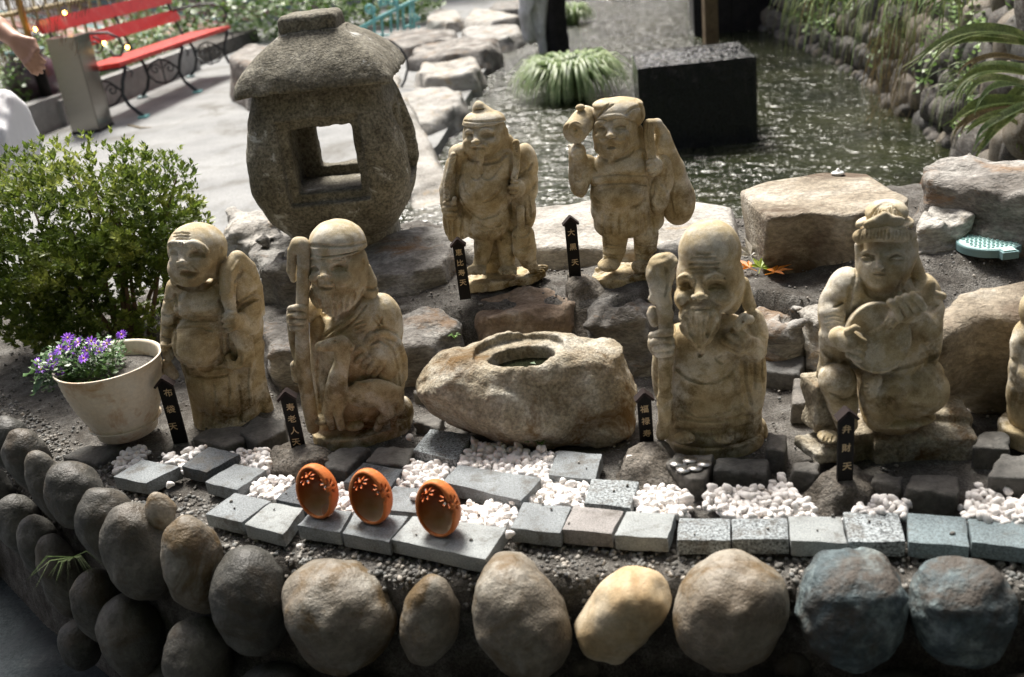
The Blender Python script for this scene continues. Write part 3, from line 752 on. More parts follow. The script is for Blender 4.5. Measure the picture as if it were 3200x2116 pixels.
RV = [
 (30, 1385, 60, 78, -8, M_COBB, .03), (88, 1440, 64, 100, -8, M_COBB, .03), (150, 1520, 54, 112, -8, M_COBB, .03), (238, 1550, 86, 96, -22, M_COBB, .03),
 (338, 1645, 88, 124, 4, M_COBB, .03), (437, 1725, 102, 153, -2, M_COBB, .03), (612, 1772, 92, 156, -2, M_COBL, .03), (792, 1878, 132, 172, 8, M_COBB, .03),
 (1340, 1940, 92, 160, 14, M_COBL, .03), (2285, 1908, 178, 186, 0, M_COBL, .03),
 (-60, 1340, 50, 80, -5, M_COBB, .03), (60, 1640, 64, 96, -5, M_COBB, .06), (128, 1715, 60, 100, -5, M_COBB, .06), (200, 1805, 62, 138, -5, M_COBB, .06),
 (305, 1892, 70, 122, 6, M_COBB, .07), (415, 1990, 92, 135, 0, M_COBB, .07), (620, 2060, 105, 130, 0, M_COBB, .07), (-10, 1540, 46, 90, 0, M_COBB, .05), (-60, 1700, 60, 100, 0, M_COBB, .06),
 (860, 2190, 130, 110, 0, M_COBB, .07), (1130, 2220, 130, 110, 10, M_COBB, .07), (1480, 2230, 120, 100, 0, M_COBB, .07), (1790, 2240, 130, 110, 0, M_COBB, .07), (2090, 2230, 120, 110, 0, M_COBB, .07), (2450, 2240, 150, 110, 0, M_COBB, .07), (2830, 2230, 150, 120, 0, M_COBB, .07), (3180, 2230, 140, 120, 0, M_COBB, .07), (525, 2150, 70, 90, 0, M_COBB, .06), (250, 2010, 60, 80, 0, M_COBB, .09),
 (2480, 2080, 70, 80, 0, M_COBB, .01), (1830, 2080, 60, 60, 0, M_COBB, .01), (3340, 1900, 120, 150, 0, M_COBT, .03)]
for i, (cx, cy, rx, ry, ro, mt, de) in enumerate(RV): river(cx, cy, rx, ry, ro, mt, i, de)
river(1060, 1925, 148, 165, 10, M_COBL, 41, lobes=((-75, -50, 80), (110, -55, 62), (10, 40, 120)))
river(1625, 1930, 138, 160, 0, M_COBL, 42, lobes=((-40, -110, 72), (30, 60, 130)))
river(1945, 1925, 102, 165, 38, M_COBY, 43, lobes=((60, -60, 80),), square=1)
river(2660, 1900, 155, 160, 0, M_COBT, 44, square=1, amp=.03)
river(3005, 1905, 140, 150, 0, M_COBT, 45, square=1, amp=.03)
river(500, 1600, 48, 60, 0, M_COBL, 46, delta=-.005)

# small mixed gravel set in the mortar between the pavers and the wall stones, and loose grit
def pebble_mesh(seed, sub=1, fl=.7):
    bm = bmesh.new(); bmesh.ops.create_icosphere(bm, subdivisions=sub, radius=1)
    r_ = random.Random(seed); a = [Vector((r_.uniform(-1, 1), r_.uniform(-1, 1), r_.uniform(-1, 1))).normalized() for _ in range(4)]
    for v in bm.verts:
        s = 1+sum(.13*math.sin(2.1*v.co.dot(q)*(1+i*.4)+seed) for i, q in enumerate(a))
        v.co = Vector((v.co.x*s, v.co.y*s*.78, v.co.z*s*fl))
    return bm
def scatter(name, mt, pts, sizes, sub=1, parent=None, seed=0, kind='stuff', smooth=True):
    base = []
    for q in range(5):
        bm = pebble_mesh(seed+q, sub); base.append((np.array([v.co[:] for v in bm.verts]), np.array([[v.index for v in f.verts] for f in bm.faces]))); bm.free()
    Vs, Fs, n = [], [], 0
    for i, (p, s) in enumerate(zip(pts, sizes)):
        v, f = base[i % 5]
        M = rotm(rng.uniform(-35, 35), rng.uniform(-35, 35), rng.uniform(0, 360))
        Vs.append(v @ M.T*s+p); Fs.append(f+n); n += len(v)
    o = obj(name, new_mesh(name, np.concatenate(Vs), np.concatenate(Fs), smooth), mt, parent)
    return tag(o, kind=kind)
tag(obj('lower_walkway', new_mesh('lower_walkway', [(-6, 2.62, .004), (6, 2.62, .004), (6, -1.5, .004), (-6, -1.5, .004)], [(3, 2, 1, 0)], False), M_ASPH), kind='structure')
P_, S_ = [], []
while len(P_) < 3800:
    x, y = rng.uniform(-1.3, .95), rng.uniform(.9, 2.1)
    s = float(sd_line(x, y))
    if -.10 < s < .020 and (rng.random() < .9):
        r = rng.uniform(.002, .0065); P_.append((x, y, ground_z(x, y)+r*.15)); S_.append(r)
scatter('aggregate', M_GRAV, P_, S_, 1, terrace, 5)
P_, S_ = [], []
while len(P_) < 5200:
    x, y = rng.uniform(-1.3, 1.2), rng.uniform(1.3, 2.7)
    s = float(sd_line(x, y))
    if s < -.1:
        r = rng.uniform(.0015, .004); P_.append((x, y, ground_z(x, y)+.003)); S_.append(r)
scatter('grit', M_GRAV, P_, S_, 1, terrace, 9)
# ---------------------------------------------------------------- the seven carved statues
def eye(S, x, y, w, smile=.22, deep=1.0):
    S.e(x, y-w*.08, w*1.3, w*.78, w*.85*deep, off=w*.06, op='s', k=w*.3)
    S.e(x, y+w*.02, w*.95, w*.46, w*.6, off=-w*.12, k=w*.1)
    S.groove([(x-w*1.02, y+w*.22), (x-w*.5, y+w*.22-w*smile*.8), (x, y+w*.22-w*smile), (x+w*.5, y+w*.22-w*smile*.8), (x+w*1.02, y+w*.22)], max(6, w*.16), 2, 3)
    S.groove([(x-w*1.0, y-w*.12), (x-w*.5, y-w*.42), (x, y-w*.5), (x+w*.5, y-w*.42), (x+w*1.0, y-w*.12)], max(4, w*.10), 0, 3)
    S.line([(x-w*.8, y+w*.5), (x, y+w*.56), (x+w*.8, y+w*.48)], w*.16, -2, 5)
def nose(S, x, y, w, h, lean=0):
    S.t2 = None
    for i in range(5):
        t = i/4
        S.e(x+lean*t, y-h+h*t, w*(.42+.28*t), h*.34, w*.6, off=-w*(.30-.42*t), k=w*.35)
    S.e(x+lean, y-w*.1, w*.62, w*.5, w*.55, off=-w*.10, k=w*.25)
    S.e(x+lean-w*.72, y+w*.02, w*.40, w*.34, w*.4, off=-w*.12, k=w*.2); S.e(x+lean+w*.72, y+w*.02, w*.40, w*.34, w*.4, off=-w*.12, k=w*.2)
    S.groove([(x+lean-w*1.0, y+w*.36), (x+lean, y+w*.50), (x+lean+w*1.0, y+w*.36)], w*.16, 2, 3)
def cheek(S, x, y, a, b, out=14): S.e(x, y, a, b, (a+b)*.45, off=-((a+b)*.45-out*1.7), k=a*.6)
def fingers(S, rows, r, off=0.35, k=4):
    for pts in rows: S.line(pts, r, off*r, k, 'u', step=10)

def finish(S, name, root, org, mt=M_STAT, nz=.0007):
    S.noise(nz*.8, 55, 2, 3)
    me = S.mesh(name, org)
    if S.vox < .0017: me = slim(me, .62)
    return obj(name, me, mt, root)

# ---- 1: laughing man with bare belly and a sack over his shoulder
def statue_hotei():
    f = Frame(450, 650, 941/450, 1.78)
    org = f.P(545, 1440, 0); org[2] = .385
    root = empty('stone_statue', org, 'laughing bald stone statue with bare round belly and sack over its shoulder', 'statue', 'carved stone statues of the seven lucky gods')
    S = Sculpt(f, 60, 60, 900, 1500, -330, 260)
    S.k = 26
    S.t([(480, 600, 90, 150), (500, 1000, 90, 170), (520, 1380, 60, 190)], 40); S.t([(560, 500, 60, 110), (690, 900, 60, 90), (640, 1300, 40, 130)], 40)
    S.t([(350, 600, 40, 130), (400, 1000, 40, 150), (450, 1350, 30, 130)], 40)
    S.e(500, 1180, 195, 215, 160, 10); S.e(535, 1385, 210, 90, 170, 20); S.e(430, 1130, 150, 150, 150, 0)
    S.e(345, 880, 155, 172, 170, -62); S.e(400, 640, 200, 160, 140, 10); S.e(420, 800, 170, 200, 150, 20)
    S.k = 16
    S.e(268, 655, 72, 58, 60, -75); S.e(420, 650, 90, 60, 62, -80)
    S.t([(720, 940, 60, 55), (735, 1140, 70, 65), (800, 1310, 70, 50)], 30)
    S.t([(215, 520, 10, 66), (175, 680, 0, 60), (158, 870, -20, 50)], 12); S.t([(240, 560, 50, 70), (215, 900, 30, 70)], 20)
    S.t([(150, 900, -60, 42), (160, 965, -70, 36)], 8)
    S.t([(150, 1010, -60, 30), (165, 1065, -60, 44), (195, 1090, -50, 34)], 8)
    S.e(650, 520, 88, 140, 95, 20); S.e(700, 720, 68, 180, 85, 30)
    S.t([(700, 620, 0, 72), (690, 760, -30, 70), (610, 735, -100, 58)], 16)
    S.groove([(600, 690), (640, 640), (720, 600)], 10, 0, 6)
    # hanging sleeve with its opening
    S.e(640, 900, 78, 150, 60, -60)
    S.e(590, 1000, 70, 58, 45, -95)
    # bag
    S.e(665, 640, 98, 270, 90, 105)
    S.k = 8
    S.t([(575, 700, -125, 34), (545, 560, -115, 50), (550, 410, -70, 55), (610, 330, -10, 52), (680, 390, 30, 50), (730, 520, 60, 46), (752, 680, 80, 40)])
    # head
    S.k = 20
    S.e(350, 262, 185, 165, 175, 0, rot=0); S.e(305, 390, 142, 125, 140, -25); S.e(440, 330, 95, 130, 120, 10)
    S.k = 10
    S.e(305, 470, 78, 50, 60, -110)
    cheek(S, 212, 358, 44, 44, 12); cheek(S, 368, 368, 66, 50, 18)
    eye(S, 198, 300, 26, .3); eye(S, 345, 308, 46, .3); nose(S, 240, 355, 34, 62, 8)
    S.e(505, 268, 30, 38, 26, -20); S.e(492, 330, 24, 72, 24, -15)
    S.e(510, 272, 13, 20, 16, off=3, op='s', k=4)
    S.e(196, 475, 22, 34, 24, -60)
    S.e(292, 428, 62, 28, 44, off=4, op='s', k=5, rot=4); S.line([(250, 420), (292, 416), (335, 422)], 6, -8, 3)
    S.line([(226, 400), (262, 396), (300, 402), (352, 412)], 9, 2); S.line([(250, 452), (290, 474), (335, 452)], 12, 3)
    S.line([(235, 425), (240, 400), (250, 392)], 6, 0)
    for p in ([(160, 245), (185, 222), (225, 232), (262, 240)], [(275, 236), (330, 226), (380, 250), (420, 290)]): S.line(p, 18, 8, 5)
    for i in range(12):
        x = 170+i*20
        S.groove([(x, 222+abs(i-3)*4), (x+10, 250+abs(i-3)*4)], 3, 0, 3)
    for y in (168, 186, 204): S.groove([(190, y+3), (240, y-4), (300, y+2)], 5, 0)
    S.groove([(230, 330), (216, 372), (226, 400)], 5); S.groove([(278, 345), (330, 385), (356, 425)], 5)
    S.groove([(215, 495), (270, 520), (350, 522), (420, 470)], 8, 2, 8)
    # chest and belly folds
    S.groove([(215, 705), (270, 712), (330, 700), (400, 716), (490, 712)], 8, 2, 8)
    S.groove([(215, 790), (300, 778), (380, 786), (440, 800)], 6, 1, 6)
    S.groove([(210, 980), (290, 1035), (400, 1050), (520, 1040)], 7, 2, 7)
    S.groove([(208, 800), (200, 950), (285, 1048), (420, 1056), (515, 985)], 11, 0, 6); S.groove([(205, 560), (215, 700), (206, 800)], 10, 0, 6); S.groove([(225, 722), (330, 735), (480, 730)], 9, 0, 6); S.groove([(220, 505), (300, 535), (400, 530), (480, 470)], 10, 0, 6)
    S.e(212, 668, 13, 12, 12, off=0)
    # robe edge on the right and sleeve folds
    S.groove([(490, 330), (488, 480), (500, 640)], 8, 0); S.groove([(500, 820), (510, 930), (540, 1030)], 8, 0, 6)
    S.groove([(600, 620), (660, 585), (740, 545)], 7); S.groove([(605, 655), (665, 630), (745, 600)], 7)
    S.groove([(590, 580), (590, 480), (640, 410)], 8)
    S.line([(560, 560), (572, 420), (622, 335)], 9, 0)
    for y in (600, 690, 765, 835): S.groove([(118, y), (150, y+14), (195, y-4)], 6, 0, 6)
    S.line([(112, 892), (150, 905), (192, 890)], 10, 1)
    S.groove([(140, 930), (160, 985)], 4); S.groove([(165, 925), (180, 980)], 4)
    S.line([(530, 860), (522, 980), (560, 1045), (640, 1035), (655, 960)], 12, 0, 6)
    S.e(585, 945, 30, 75, 40, off=-4, op='s', k=10); S.e(588, 985, 28, 42, 24, off=-14)
    S.line([(700, 1000), (690, 1150), (700, 1290)], 12, 0); S.groove([(545, 1080), (560, 1180), (545, 1300)], 5)
    S.groove([(320, 1100), (430, 1110), (550, 1095)], 6)
    for x in (380, 450, 620): S.groove([(x, 1160), (x+15, 1300), (x+5, 1400)], 5, 0, 8)
    S.groove([(520, 1400), (560, 1368), (620, 1370), (640, 1400)], 6)
    # hand
    S.k = 8
    S.e(580, 735, 52, 62, 45, -150)
    fingers(S, [[(600, 690), (550, 692), (515, 706)], [(600, 720), (545, 725), (512, 738)], [(600, 752), (548, 760), (520, 772)], [(595, 785), (555, 795), (530, 803)]], 17)
    S.k = 6
    finish(S, 'figure', root, org)
    B = Sculpt(f, 200, 1350, 960, 1560, -300, 300)
    B.e(540, 1440, 260, 60, 190, 20, k=8); B.noise(.004, 30, 5)
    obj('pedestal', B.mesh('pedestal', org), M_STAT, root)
    return root

# ---- 2: bearded old man with staff and deer
def statue_deer():
    f = Frame(850, 650, 1018/500, 1.66)
    org = f.P(580, 1440, 0); org[2] = .385
    root = empty('stone_statue', org, 'bearded stone statue in a round cap holding a long staff and a small deer', 'statue', 'carved stone statues of the seven lucky gods')
    S = Sculpt(f, 50, 40, 960, 1460, -330, 290)
    S.k = 30
    S.t([(340, 760, 60, 100), (350, 1100, 50, 110), (360, 1370, 30, 110)], 30); S.t([(640, 760, 60, 160), (650, 1300, 60, 170)], 30)
    S.e(540, 1180, 290, 260, 200, 30); S.e(560, 900, 275, 300, 190, 30); S.e(590, 700, 225, 170, 165, 30)
    S.e(720, 730, 115, 190, 120, 40); S.e(760, 980, 82, 250, 130, 30)
    S.e(840, 1290, 65, 100, 90, 60)
    S.k = 14
    S.t([(620, 820, -60, 70), (740, 900, -70, 75), (745, 1010, -90, 70)], 18)
    # arm and hand on the staff, hanging sleeve end
    S.t([(250, 640, 60, 70), (180, 690, 30, 62), (145, 720, -20, 52)], 14)
    S.e(150, 870, 36, 190, 60, 10); S.t([(150, 1000, 0, 34), (165, 1075, 0, 40)], 10)
    # head
    S.k = 18
    S.e(420, 335, 182, 130, 165, -30); S.e(420, 400, 178, 200, 165, -30); S.e(400, 540, 160, 130, 130, -60); S.e(510, 420, 95, 160, 120, 0)
    S.t([(385, 600, -90, 90), (400, 690, -100, 30)], 20)
    S.k = 8
    S.e(590, 350, 28, 42, 24, -10); S.e(585, 345, 13, 20, 14, off=2, op='s', k=4)
    S.t([(592, 390, 10, 42), (615, 470, 10, 50), (625, 530, 0, 52)], 12)
    S.groove([(575, 505), (640, 520), (672, 500)], 7)
    cheek(S, 274, 446, 38, 34, 12); cheek(S, 440, 456, 60, 44, 18)
    eye(S, 270, 392, 26, .2); eye(S, 424, 390, 46, .2); nose(S, 325, 440, 38, 66, 6)
    for p in ([(238, 322), (275, 308), (305, 328)], [(345, 330), (400, 303), (470, 322)]): S.line(p, 18, 8, 5)
    for i in range(8): S.groove([(352+i*16, 305-(i % 2)*3), (362+i*16, 334)], 3, 0, 2)
    for i in range(4): S.groove([(242+i*16, 308), (250+i*16, 332)], 3, 0, 2)
    S.groove([(300, 506), (345, 516), (385, 506)], 7, 1); S.line([(300, 492), (340, 482), (385, 492)], 9, 2); S.line([(315, 528), (345, 534), (370, 526)], 8, 2)
    S.groove([(300, 440), (280, 480), (300, 510)], 5); S.groove([(365, 445), (400, 490), (400, 520)], 5)
    for i in range(16):
        x = 262+i*19
        y0 = 560 - abs(i-4)*5
        S.groove([(x, y0), (x*.8+.2*400, y0+60), (x*.55+.45*400, y0+115)], 3.4, 0, 3)
    S.groove([(250, 520), (262, 600), (320, 670), (400, 712), (470, 680), (545, 600), (580, 520)], 11, 0, 5)
    for p in ([(262, 560), (290, 630)], [(300, 580), (330, 660)], [(345, 590), (365, 680)], [(390, 595), (400, 690)], [(435, 590), (430, 680)], [(480, 570), (465, 650)], [(525, 540), (505, 620)]): S.groove(p, 8, 0, 3)
    # robe folds
    S.groove([(330, 820), (400, 760), (500, 690), (560, 590)], 7); S.groove([(420, 800), (520, 720), (600, 620)], 6)
    S.groove([(300, 690), (330, 760), (300, 850)], 6)
    S.line([(345, 830), (440, 760), (540, 680)], 9, 0)
    for p in ([(520, 745), (590, 715)], [(530, 770), (600, 740)], [(540, 795), (600, 772)], [(640, 700), (690, 760)], [(665, 680), (700, 740)], [(700, 700), (660, 775)]): S.groove(p, 5, 0, 5)
    S.line([(600, 860), (640, 800), (720, 790), (800, 850), (838, 960), (835, 1100)], 24, 0, 8)
    S.groove([(620, 870), (680, 835), (760, 890), (800, 1010), (815, 1150)], 7)
    S.groove([(640, 790), (700, 760), (800, 800)], 7)
    S.groove([(300, 900), (290, 1100), (310, 1300)], 8); S.groove([(480, 860), (500, 920)], 5)
    S.groove([(820, 1150), (800, 1300), (830, 1380)], 6)
    # hands
    K = Sculpt(f, 80, 140, 340, 1460, -280, 120)
    K.t([(205, 265, -95, 42), (200, 480, -105, 40), (190, 720, -115, 42), (195, 1000, -130, 48), (235, 1250, -150, 46), (262, 1400, -150, 40)], 10)
    K.e(180, 240, 62, 55, 50, -90, k=10); K.t([(160, 225, -85, 40), (130, 270, -80, 30), (125, 400, -75, 30), (135, 455, -75, 20)], 10)
    S.refs.append(K)
    S.e(155, 700, 62, 85, 60, -70)
    fingers(S, [[(105, 645), (150, 632), (212, 635)], [(105, 690), (155, 682), (210, 680)], [(110, 730), (160, 726), (212, 722)], [(120, 768), (165, 768), (210, 762)]], 20)
    S.e(655, 955, 88, 78, 60, off=-25)
    fingers(S, [[(600, 930), (560, 950), (535, 985)], [(620, 950), (590, 980), (575, 1020)], [(650, 985), (625, 1015), (608, 1050)], [(690, 1010), (665, 1045), (640, 1075)]], 18, .2)
    S.line([(600, 910), (560, 885), (530, 900)], 17, 4)
    S.line([(690, 1060), (735, 1080), (750, 1095)], 30, -4, 6)
    S.refs.pop()
    finish(K, 'staff', root, org)
    S.k = 8
    S.e(325, 1345, 58, 38, 70, -150); S.e(525, 1385, 62, 34, 60, -170)
    finish(S, 'figure', root, org)
    H = Sculpt(f, 200, 40, 640, 330, -330, 200, refs=[S])
    H.e(418, 232, 178, 158, 168, -30, k=6)
    H.plane(f.P(418, 270, -30), (0, -.15, -1)); 
    H.e(418, 262, 184, 30, 171, -30, k=5)
    H.groove([(242, 238), (330, 246), (420, 246), (520, 236), (594, 220)], 7, 1)
    finish(H, 'cap', root, org)
    D = Sculpt(f, 240, 780, 860, 1460, -330, 0, refs=[S])
    D.k = 12
    D.e(630, 1180, 165, 92, 62, -200); D.e(730, 1190, 90, 90, 62, -185)
    D.t([(410, 1150, -205, 72), (425, 1060, -210, 58), (450, 960, -215, 46), (435, 880, -220, 50)], 22)
    D.t([(440, 862, -225, 52), (370, 872, -235, 42), (305, 882, -238, 32)], 10)
    D.t([(470, 840, -215, 18), (500, 885, -200, 24), (495, 930, -190, 10)], 6)
    D.t([(385, 1190, -205, 52), (355, 1290, -200, 34), (380, 1390, -200, 26)], 12); D.t([(440, 1230, -205, 44), (420, 1310, -210, 28), (440, 1395, -210, 26)], 12)
    D.t([(700, 1220, -190, 66), (745, 1300, -190, 40), (690, 1350, -195, 28), (670, 1405, -195, 26)], 12)
    D.t([(790, 1180, -170, 52), (810, 1270, -165, 32), (775, 1330, -165, 26), (775, 1395, -165, 22)], 12)
    D.e(325, 862, 8, 7, 10, off=0, op='s'); D.groove([(300, 895), (340, 900), (370, 892)], 4)
    D.e(400, 850, 10, 7, 10, off=0, op='s', k=2)
    D.line([(520, 1110), (600, 1118), (660, 1108)], 10, 0)
    finish(D, 'deer', root, org)
    B = Sculpt(f, 180, 1200, 980, 1560, -330, 330)
    m = f.m
    B.ecyl(f.P(580, 1400, 0), 335*m, 235*m, 50*m, 14, 10*m, 2*m)
    B.noise(.0015, 40, 5)
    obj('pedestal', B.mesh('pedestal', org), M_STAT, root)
    return root

# ---- 3: man with fish and twisted rope
def statue_fish():
    f = Frame(1330, 280, 1013/420, 2.03)
    org = f.P(580, 1450, 0); org[2] = .50
    root = empty('stone_statue', org, 'stone statue in a pointed cap with twisted ropes and a fish at its side', 'statue', 'carved stone statues of the seven lucky gods')
    S = Sculpt(f, 70, 140, 900, 1440, -320, 260)
    S.k = 24
    S.t([(450, 520, 60, 170), (450, 980, 60, 170)], 40); S.t([(250, 560, 50, 70), (270, 1050, 30, 80)], 30); S.t([(690, 560, 50, 90), (690, 1000, 40, 90)], 30)
    S.e(450, 960, 205, 190, 160, 10); S.e(440, 760, 208, 225, 175, -10); S.e(480, 560, 225, 170, 150, 10)
    S.plane(f.P(450, 1152, 0), (0, -.1, -1))
    S.k = 14
    S.e(250, 490, 78, 78, 80, 20); S.e(760, 560, 88, 150, 95, 30); S.e(300, 450, 90, 60, 80, -30)
    S.t([(215, 560, 20, 62), (165, 760, 0, 62), (165, 860, -40, 55)], 16)
    S.e(190, 1010, 60, 140, 60, 0)
    S.e(775, 720, 72, 130, 80, 0); S.t([(790, 680, 0, 60), (720, 730, -90, 56)], 14)
    S.e(750, 880, 82, 175, 80, 10)
    # legs
    S.t([(440, 1130, 0, 80), (425, 1270, 0, 60), (400, 1340, -40, 50)], 14); S.t([(610, 1130, 0, 80), (615, 1270, 0, 62), (620, 1330, -40, 52)], 14)
    S.e(385, 1355, 82, 46, 90, -90); S.e(618, 1358, 76, 46, 95, -90)
    S.e(520, 1250, 120, 170, 60, 90)
    # head
    S.k = 16
    S.e(445, 300, 158, 110, 150, -20); S.e(445, 350, 162, 150, 150, -20); S.e(420, 420, 150, 100, 130, -50); S.e(560, 400, 80, 110, 90, 10)
    S.t([(620, 380, 20, 40), (650, 430, 10, 48), (610, 470, 0, 44)], 12)
    S.k = 8
    S.e(600, 322, 26, 42, 22, -10); S.e(598, 318, 12, 20, 14, off=2, op='s', k=3)
    cheek(S, 322, 400, 40, 34, 14); cheek(S, 482, 398, 58, 40, 18)
    eye(S, 330, 350, 30, .3); eye(S, 466, 345, 40, .3); nose(S, 378, 396, 36, 58, 6)
    for p in ([(300, 322), (330, 304), (355, 316)], [(415, 312), (460, 298), (505, 318)]): S.line(p, 15, 6)
    S.groove([(365, 442), (405, 450), (452, 438)], 6, 1); S.line([(335, 436), (355, 420), (392, 428)], 13, 7); S.line([(395, 428), (430, 414), (470, 430)], 13, 7)
    S.t([(415, 470, -165, 38), (410, 530, -165, 28), (408, 580, -160, 14)], 10)
    for x in (385, 398, 411, 424, 437): S.groove([(x, 465), (.6*x+.4*410, 560)], 3, 0, 2)
    S.groove([(290, 470), (340, 515), (380, 500)], 7, 1)
    # chest
    S.groove([(345, 655), (375, 680), (405, 672), (422, 655)], 6); S.groove([(425, 655), (460, 682), (500, 665), (560, 580)], 6); S.groove([(427, 585), (422, 655)], 5)
    S.groove([(240, 700), (255, 800), (310, 900), (420, 975), (540, 940), (600, 850)], 7); S.groove([(280, 680), (300, 760), (340, 800)], 5)
    S.line([(430, 835), (490, 810), (550, 755), (578, 700)], 9, 0); S.groove([(435, 850), (500, 825), (565, 765), (590, 690)], 5)
    S.groove([(210, 520), (240, 600), (235, 700)], 10); S.groove([(245, 700), (250, 860), (275, 1000), (280, 1120)], 10, 0, 6); S.groove([(300, 470), (330, 520), (400, 545)], 9, 0, 5); S.groove([(440, 560), (540, 540), (620, 480)], 9, 0, 5); S.groove([(640, 480), (640, 640), (625, 800), (640, 960)], 9, 1, 8)
    for i, p in enumerate(([(400, 1010), (440, 1040), (520, 1045), (580, 1010)], [(390, 1040), (450, 1075), (540, 1070)], [(350, 960), (330, 1040), (360, 1140)], [(480, 1060), (470, 1145)], [(580, 1040), (570, 1140)])): S.groove(p, 6)
    S.line([(500, 1000), (560, 990), (585, 1020), (550, 1050), (510, 1030)], 8, 0)
    for p in ([(150, 960), (160, 1130)], [(185, 980), (190, 1140)], [(222, 980), (220, 1130)], [(700, 860), (690, 980)], [(740, 840), (745, 1000)], [(775, 800), (790, 960)], [(760, 600), (730, 620)], [(800, 560), (770, 610)], [(830, 700), (800, 760)]): S.groove(p, 7, 0, 6)
    S.k = 7
    S.e(185, 905, 66, 74, 50, -70)
    fingers(S, [[(140, 858), (185, 852), (228, 858)], [(135, 895), (190, 892), (238, 896)], [(140, 930), (190, 932), (238, 934)], [(150, 965), (190, 968), (228, 968)]], 17)
    S.t([(205, 860, -120, 18), (218, 822, -120, 19)], 4)
    S.e(695, 745, 58, 66, 48, -135)
    fingers(S, [[(690, 695), (660, 694), (628, 704)], [(690, 732), (660, 732), (630, 740)], [(692, 765), (664, 768), (636, 772)], [(690, 795), (665, 800), (642, 802)]], 16)
    for i in range(5):
        S.t([(332+i*28, 1370+abs(i-3)*3, -150-i*4, 15), (326+i*29, 1386, -172-i*3, 13)], 4)
        S.t([(572+i*26, 1372, -160, 14), (570+i*27, 1388, -180, 12)], 4)
    finish(S, 'figure', root, org)
    H = Sculpt(f, 240, 60, 660, 300, -320, 220)
    H.e(440, 238, 158, 96, 150, -20, k=6); H.plane(f.P(440, 258, -20), (0, -.1, -1))
    H.t([(440, 190, -20, 75), (405, 140, -20, 50), (395, 108, -20, 18)], 20)
    H.e(440, 245, 163, 38, 154, -20, k=4); H.groove([(286, 236), (380, 246), (470, 244), (598, 226)], 5, 1)
    H.e(395, 155, 50, 12, 30, off=4, k=6, op='s')
    finish(H, 'cap', root, org)
    for p in ([(210, 495, -70), (180, 620, -75), (160, 730, -85), (160, 812, -110)], [(682, 400, -60), (690, 500, -95), (685, 590, -110), (668, 665, -140)]):
        K = Sculpt(f, 60, 350, 800, 860, -260, 100)
        K.t([(x, y, d, 26) for x, y, d in p], 6)
        for j in range(14):
            t = j/13; q = t*(len(p)-1); i = min(int(q), len(p)-2); u = q-i
            x, y = p[i][0]*(1-u)+p[i+1][0]*u, p[i][1]*(1-u)+p[i+1][1]*u
            if K.hit(x, y) is not None: K.line([(x-24, y+16), (x, y), (x+24, y-16)], 5, 1, 3, 's', step=12)
        finish(K, 'rope', root, org)
    G = Sculpt(f, 560, 880, 960, 1440, -300, 160)
    G.k = 14
    G.t([(715, 900, -125, 30), (718, 1050, -120, 28)], 6)
    G.t([(735, 1100, -70, 88), (745, 1200, -60, 92), (775, 1290, -40, 62), (820, 1350, -30, 36)], 20)
    G.t([(820, 1350, -30, 30), (900, 1345, 0, 26)], 10); G.t([(800, 1360, -50, 26), (880, 1375, -40, 22)], 10)
    G.e(668, 1115, 18, 16, 12, off=-4); G.groove([(660, 1097), (684, 1108), (680, 1130)], 4)
    G.groove([(700, 1080), (720, 1110), (760, 1100), (780, 1060)], 7); G.line([(690, 1070), (712, 1100), (750, 1098)], 9, 0)
    G.groove([(780, 1120), (760, 1180), (700, 1200)], 5)
    for j in range(6): G.groove([(690+j*12, 1190+j*26), (740+j*12, 1200+j*26), (800+j*8, 1170+j*26)], 3, 0, 3)
    for j in range(3): G.groove([(830, 1335+j*14), (905, 1335+j*16)], 4)
    finish(G, 'fish', root, org)
    B = Sculpt(f, 150, 1280, 980, 1520, -280, 260)
    m = f.m
    B.ecyl(f.P(590, 1425, 0), 335*m, 165*m, 34*m, 6, 8*m, 2*m); B.noise(.004, 30, 5)
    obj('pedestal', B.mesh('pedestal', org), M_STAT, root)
    return root

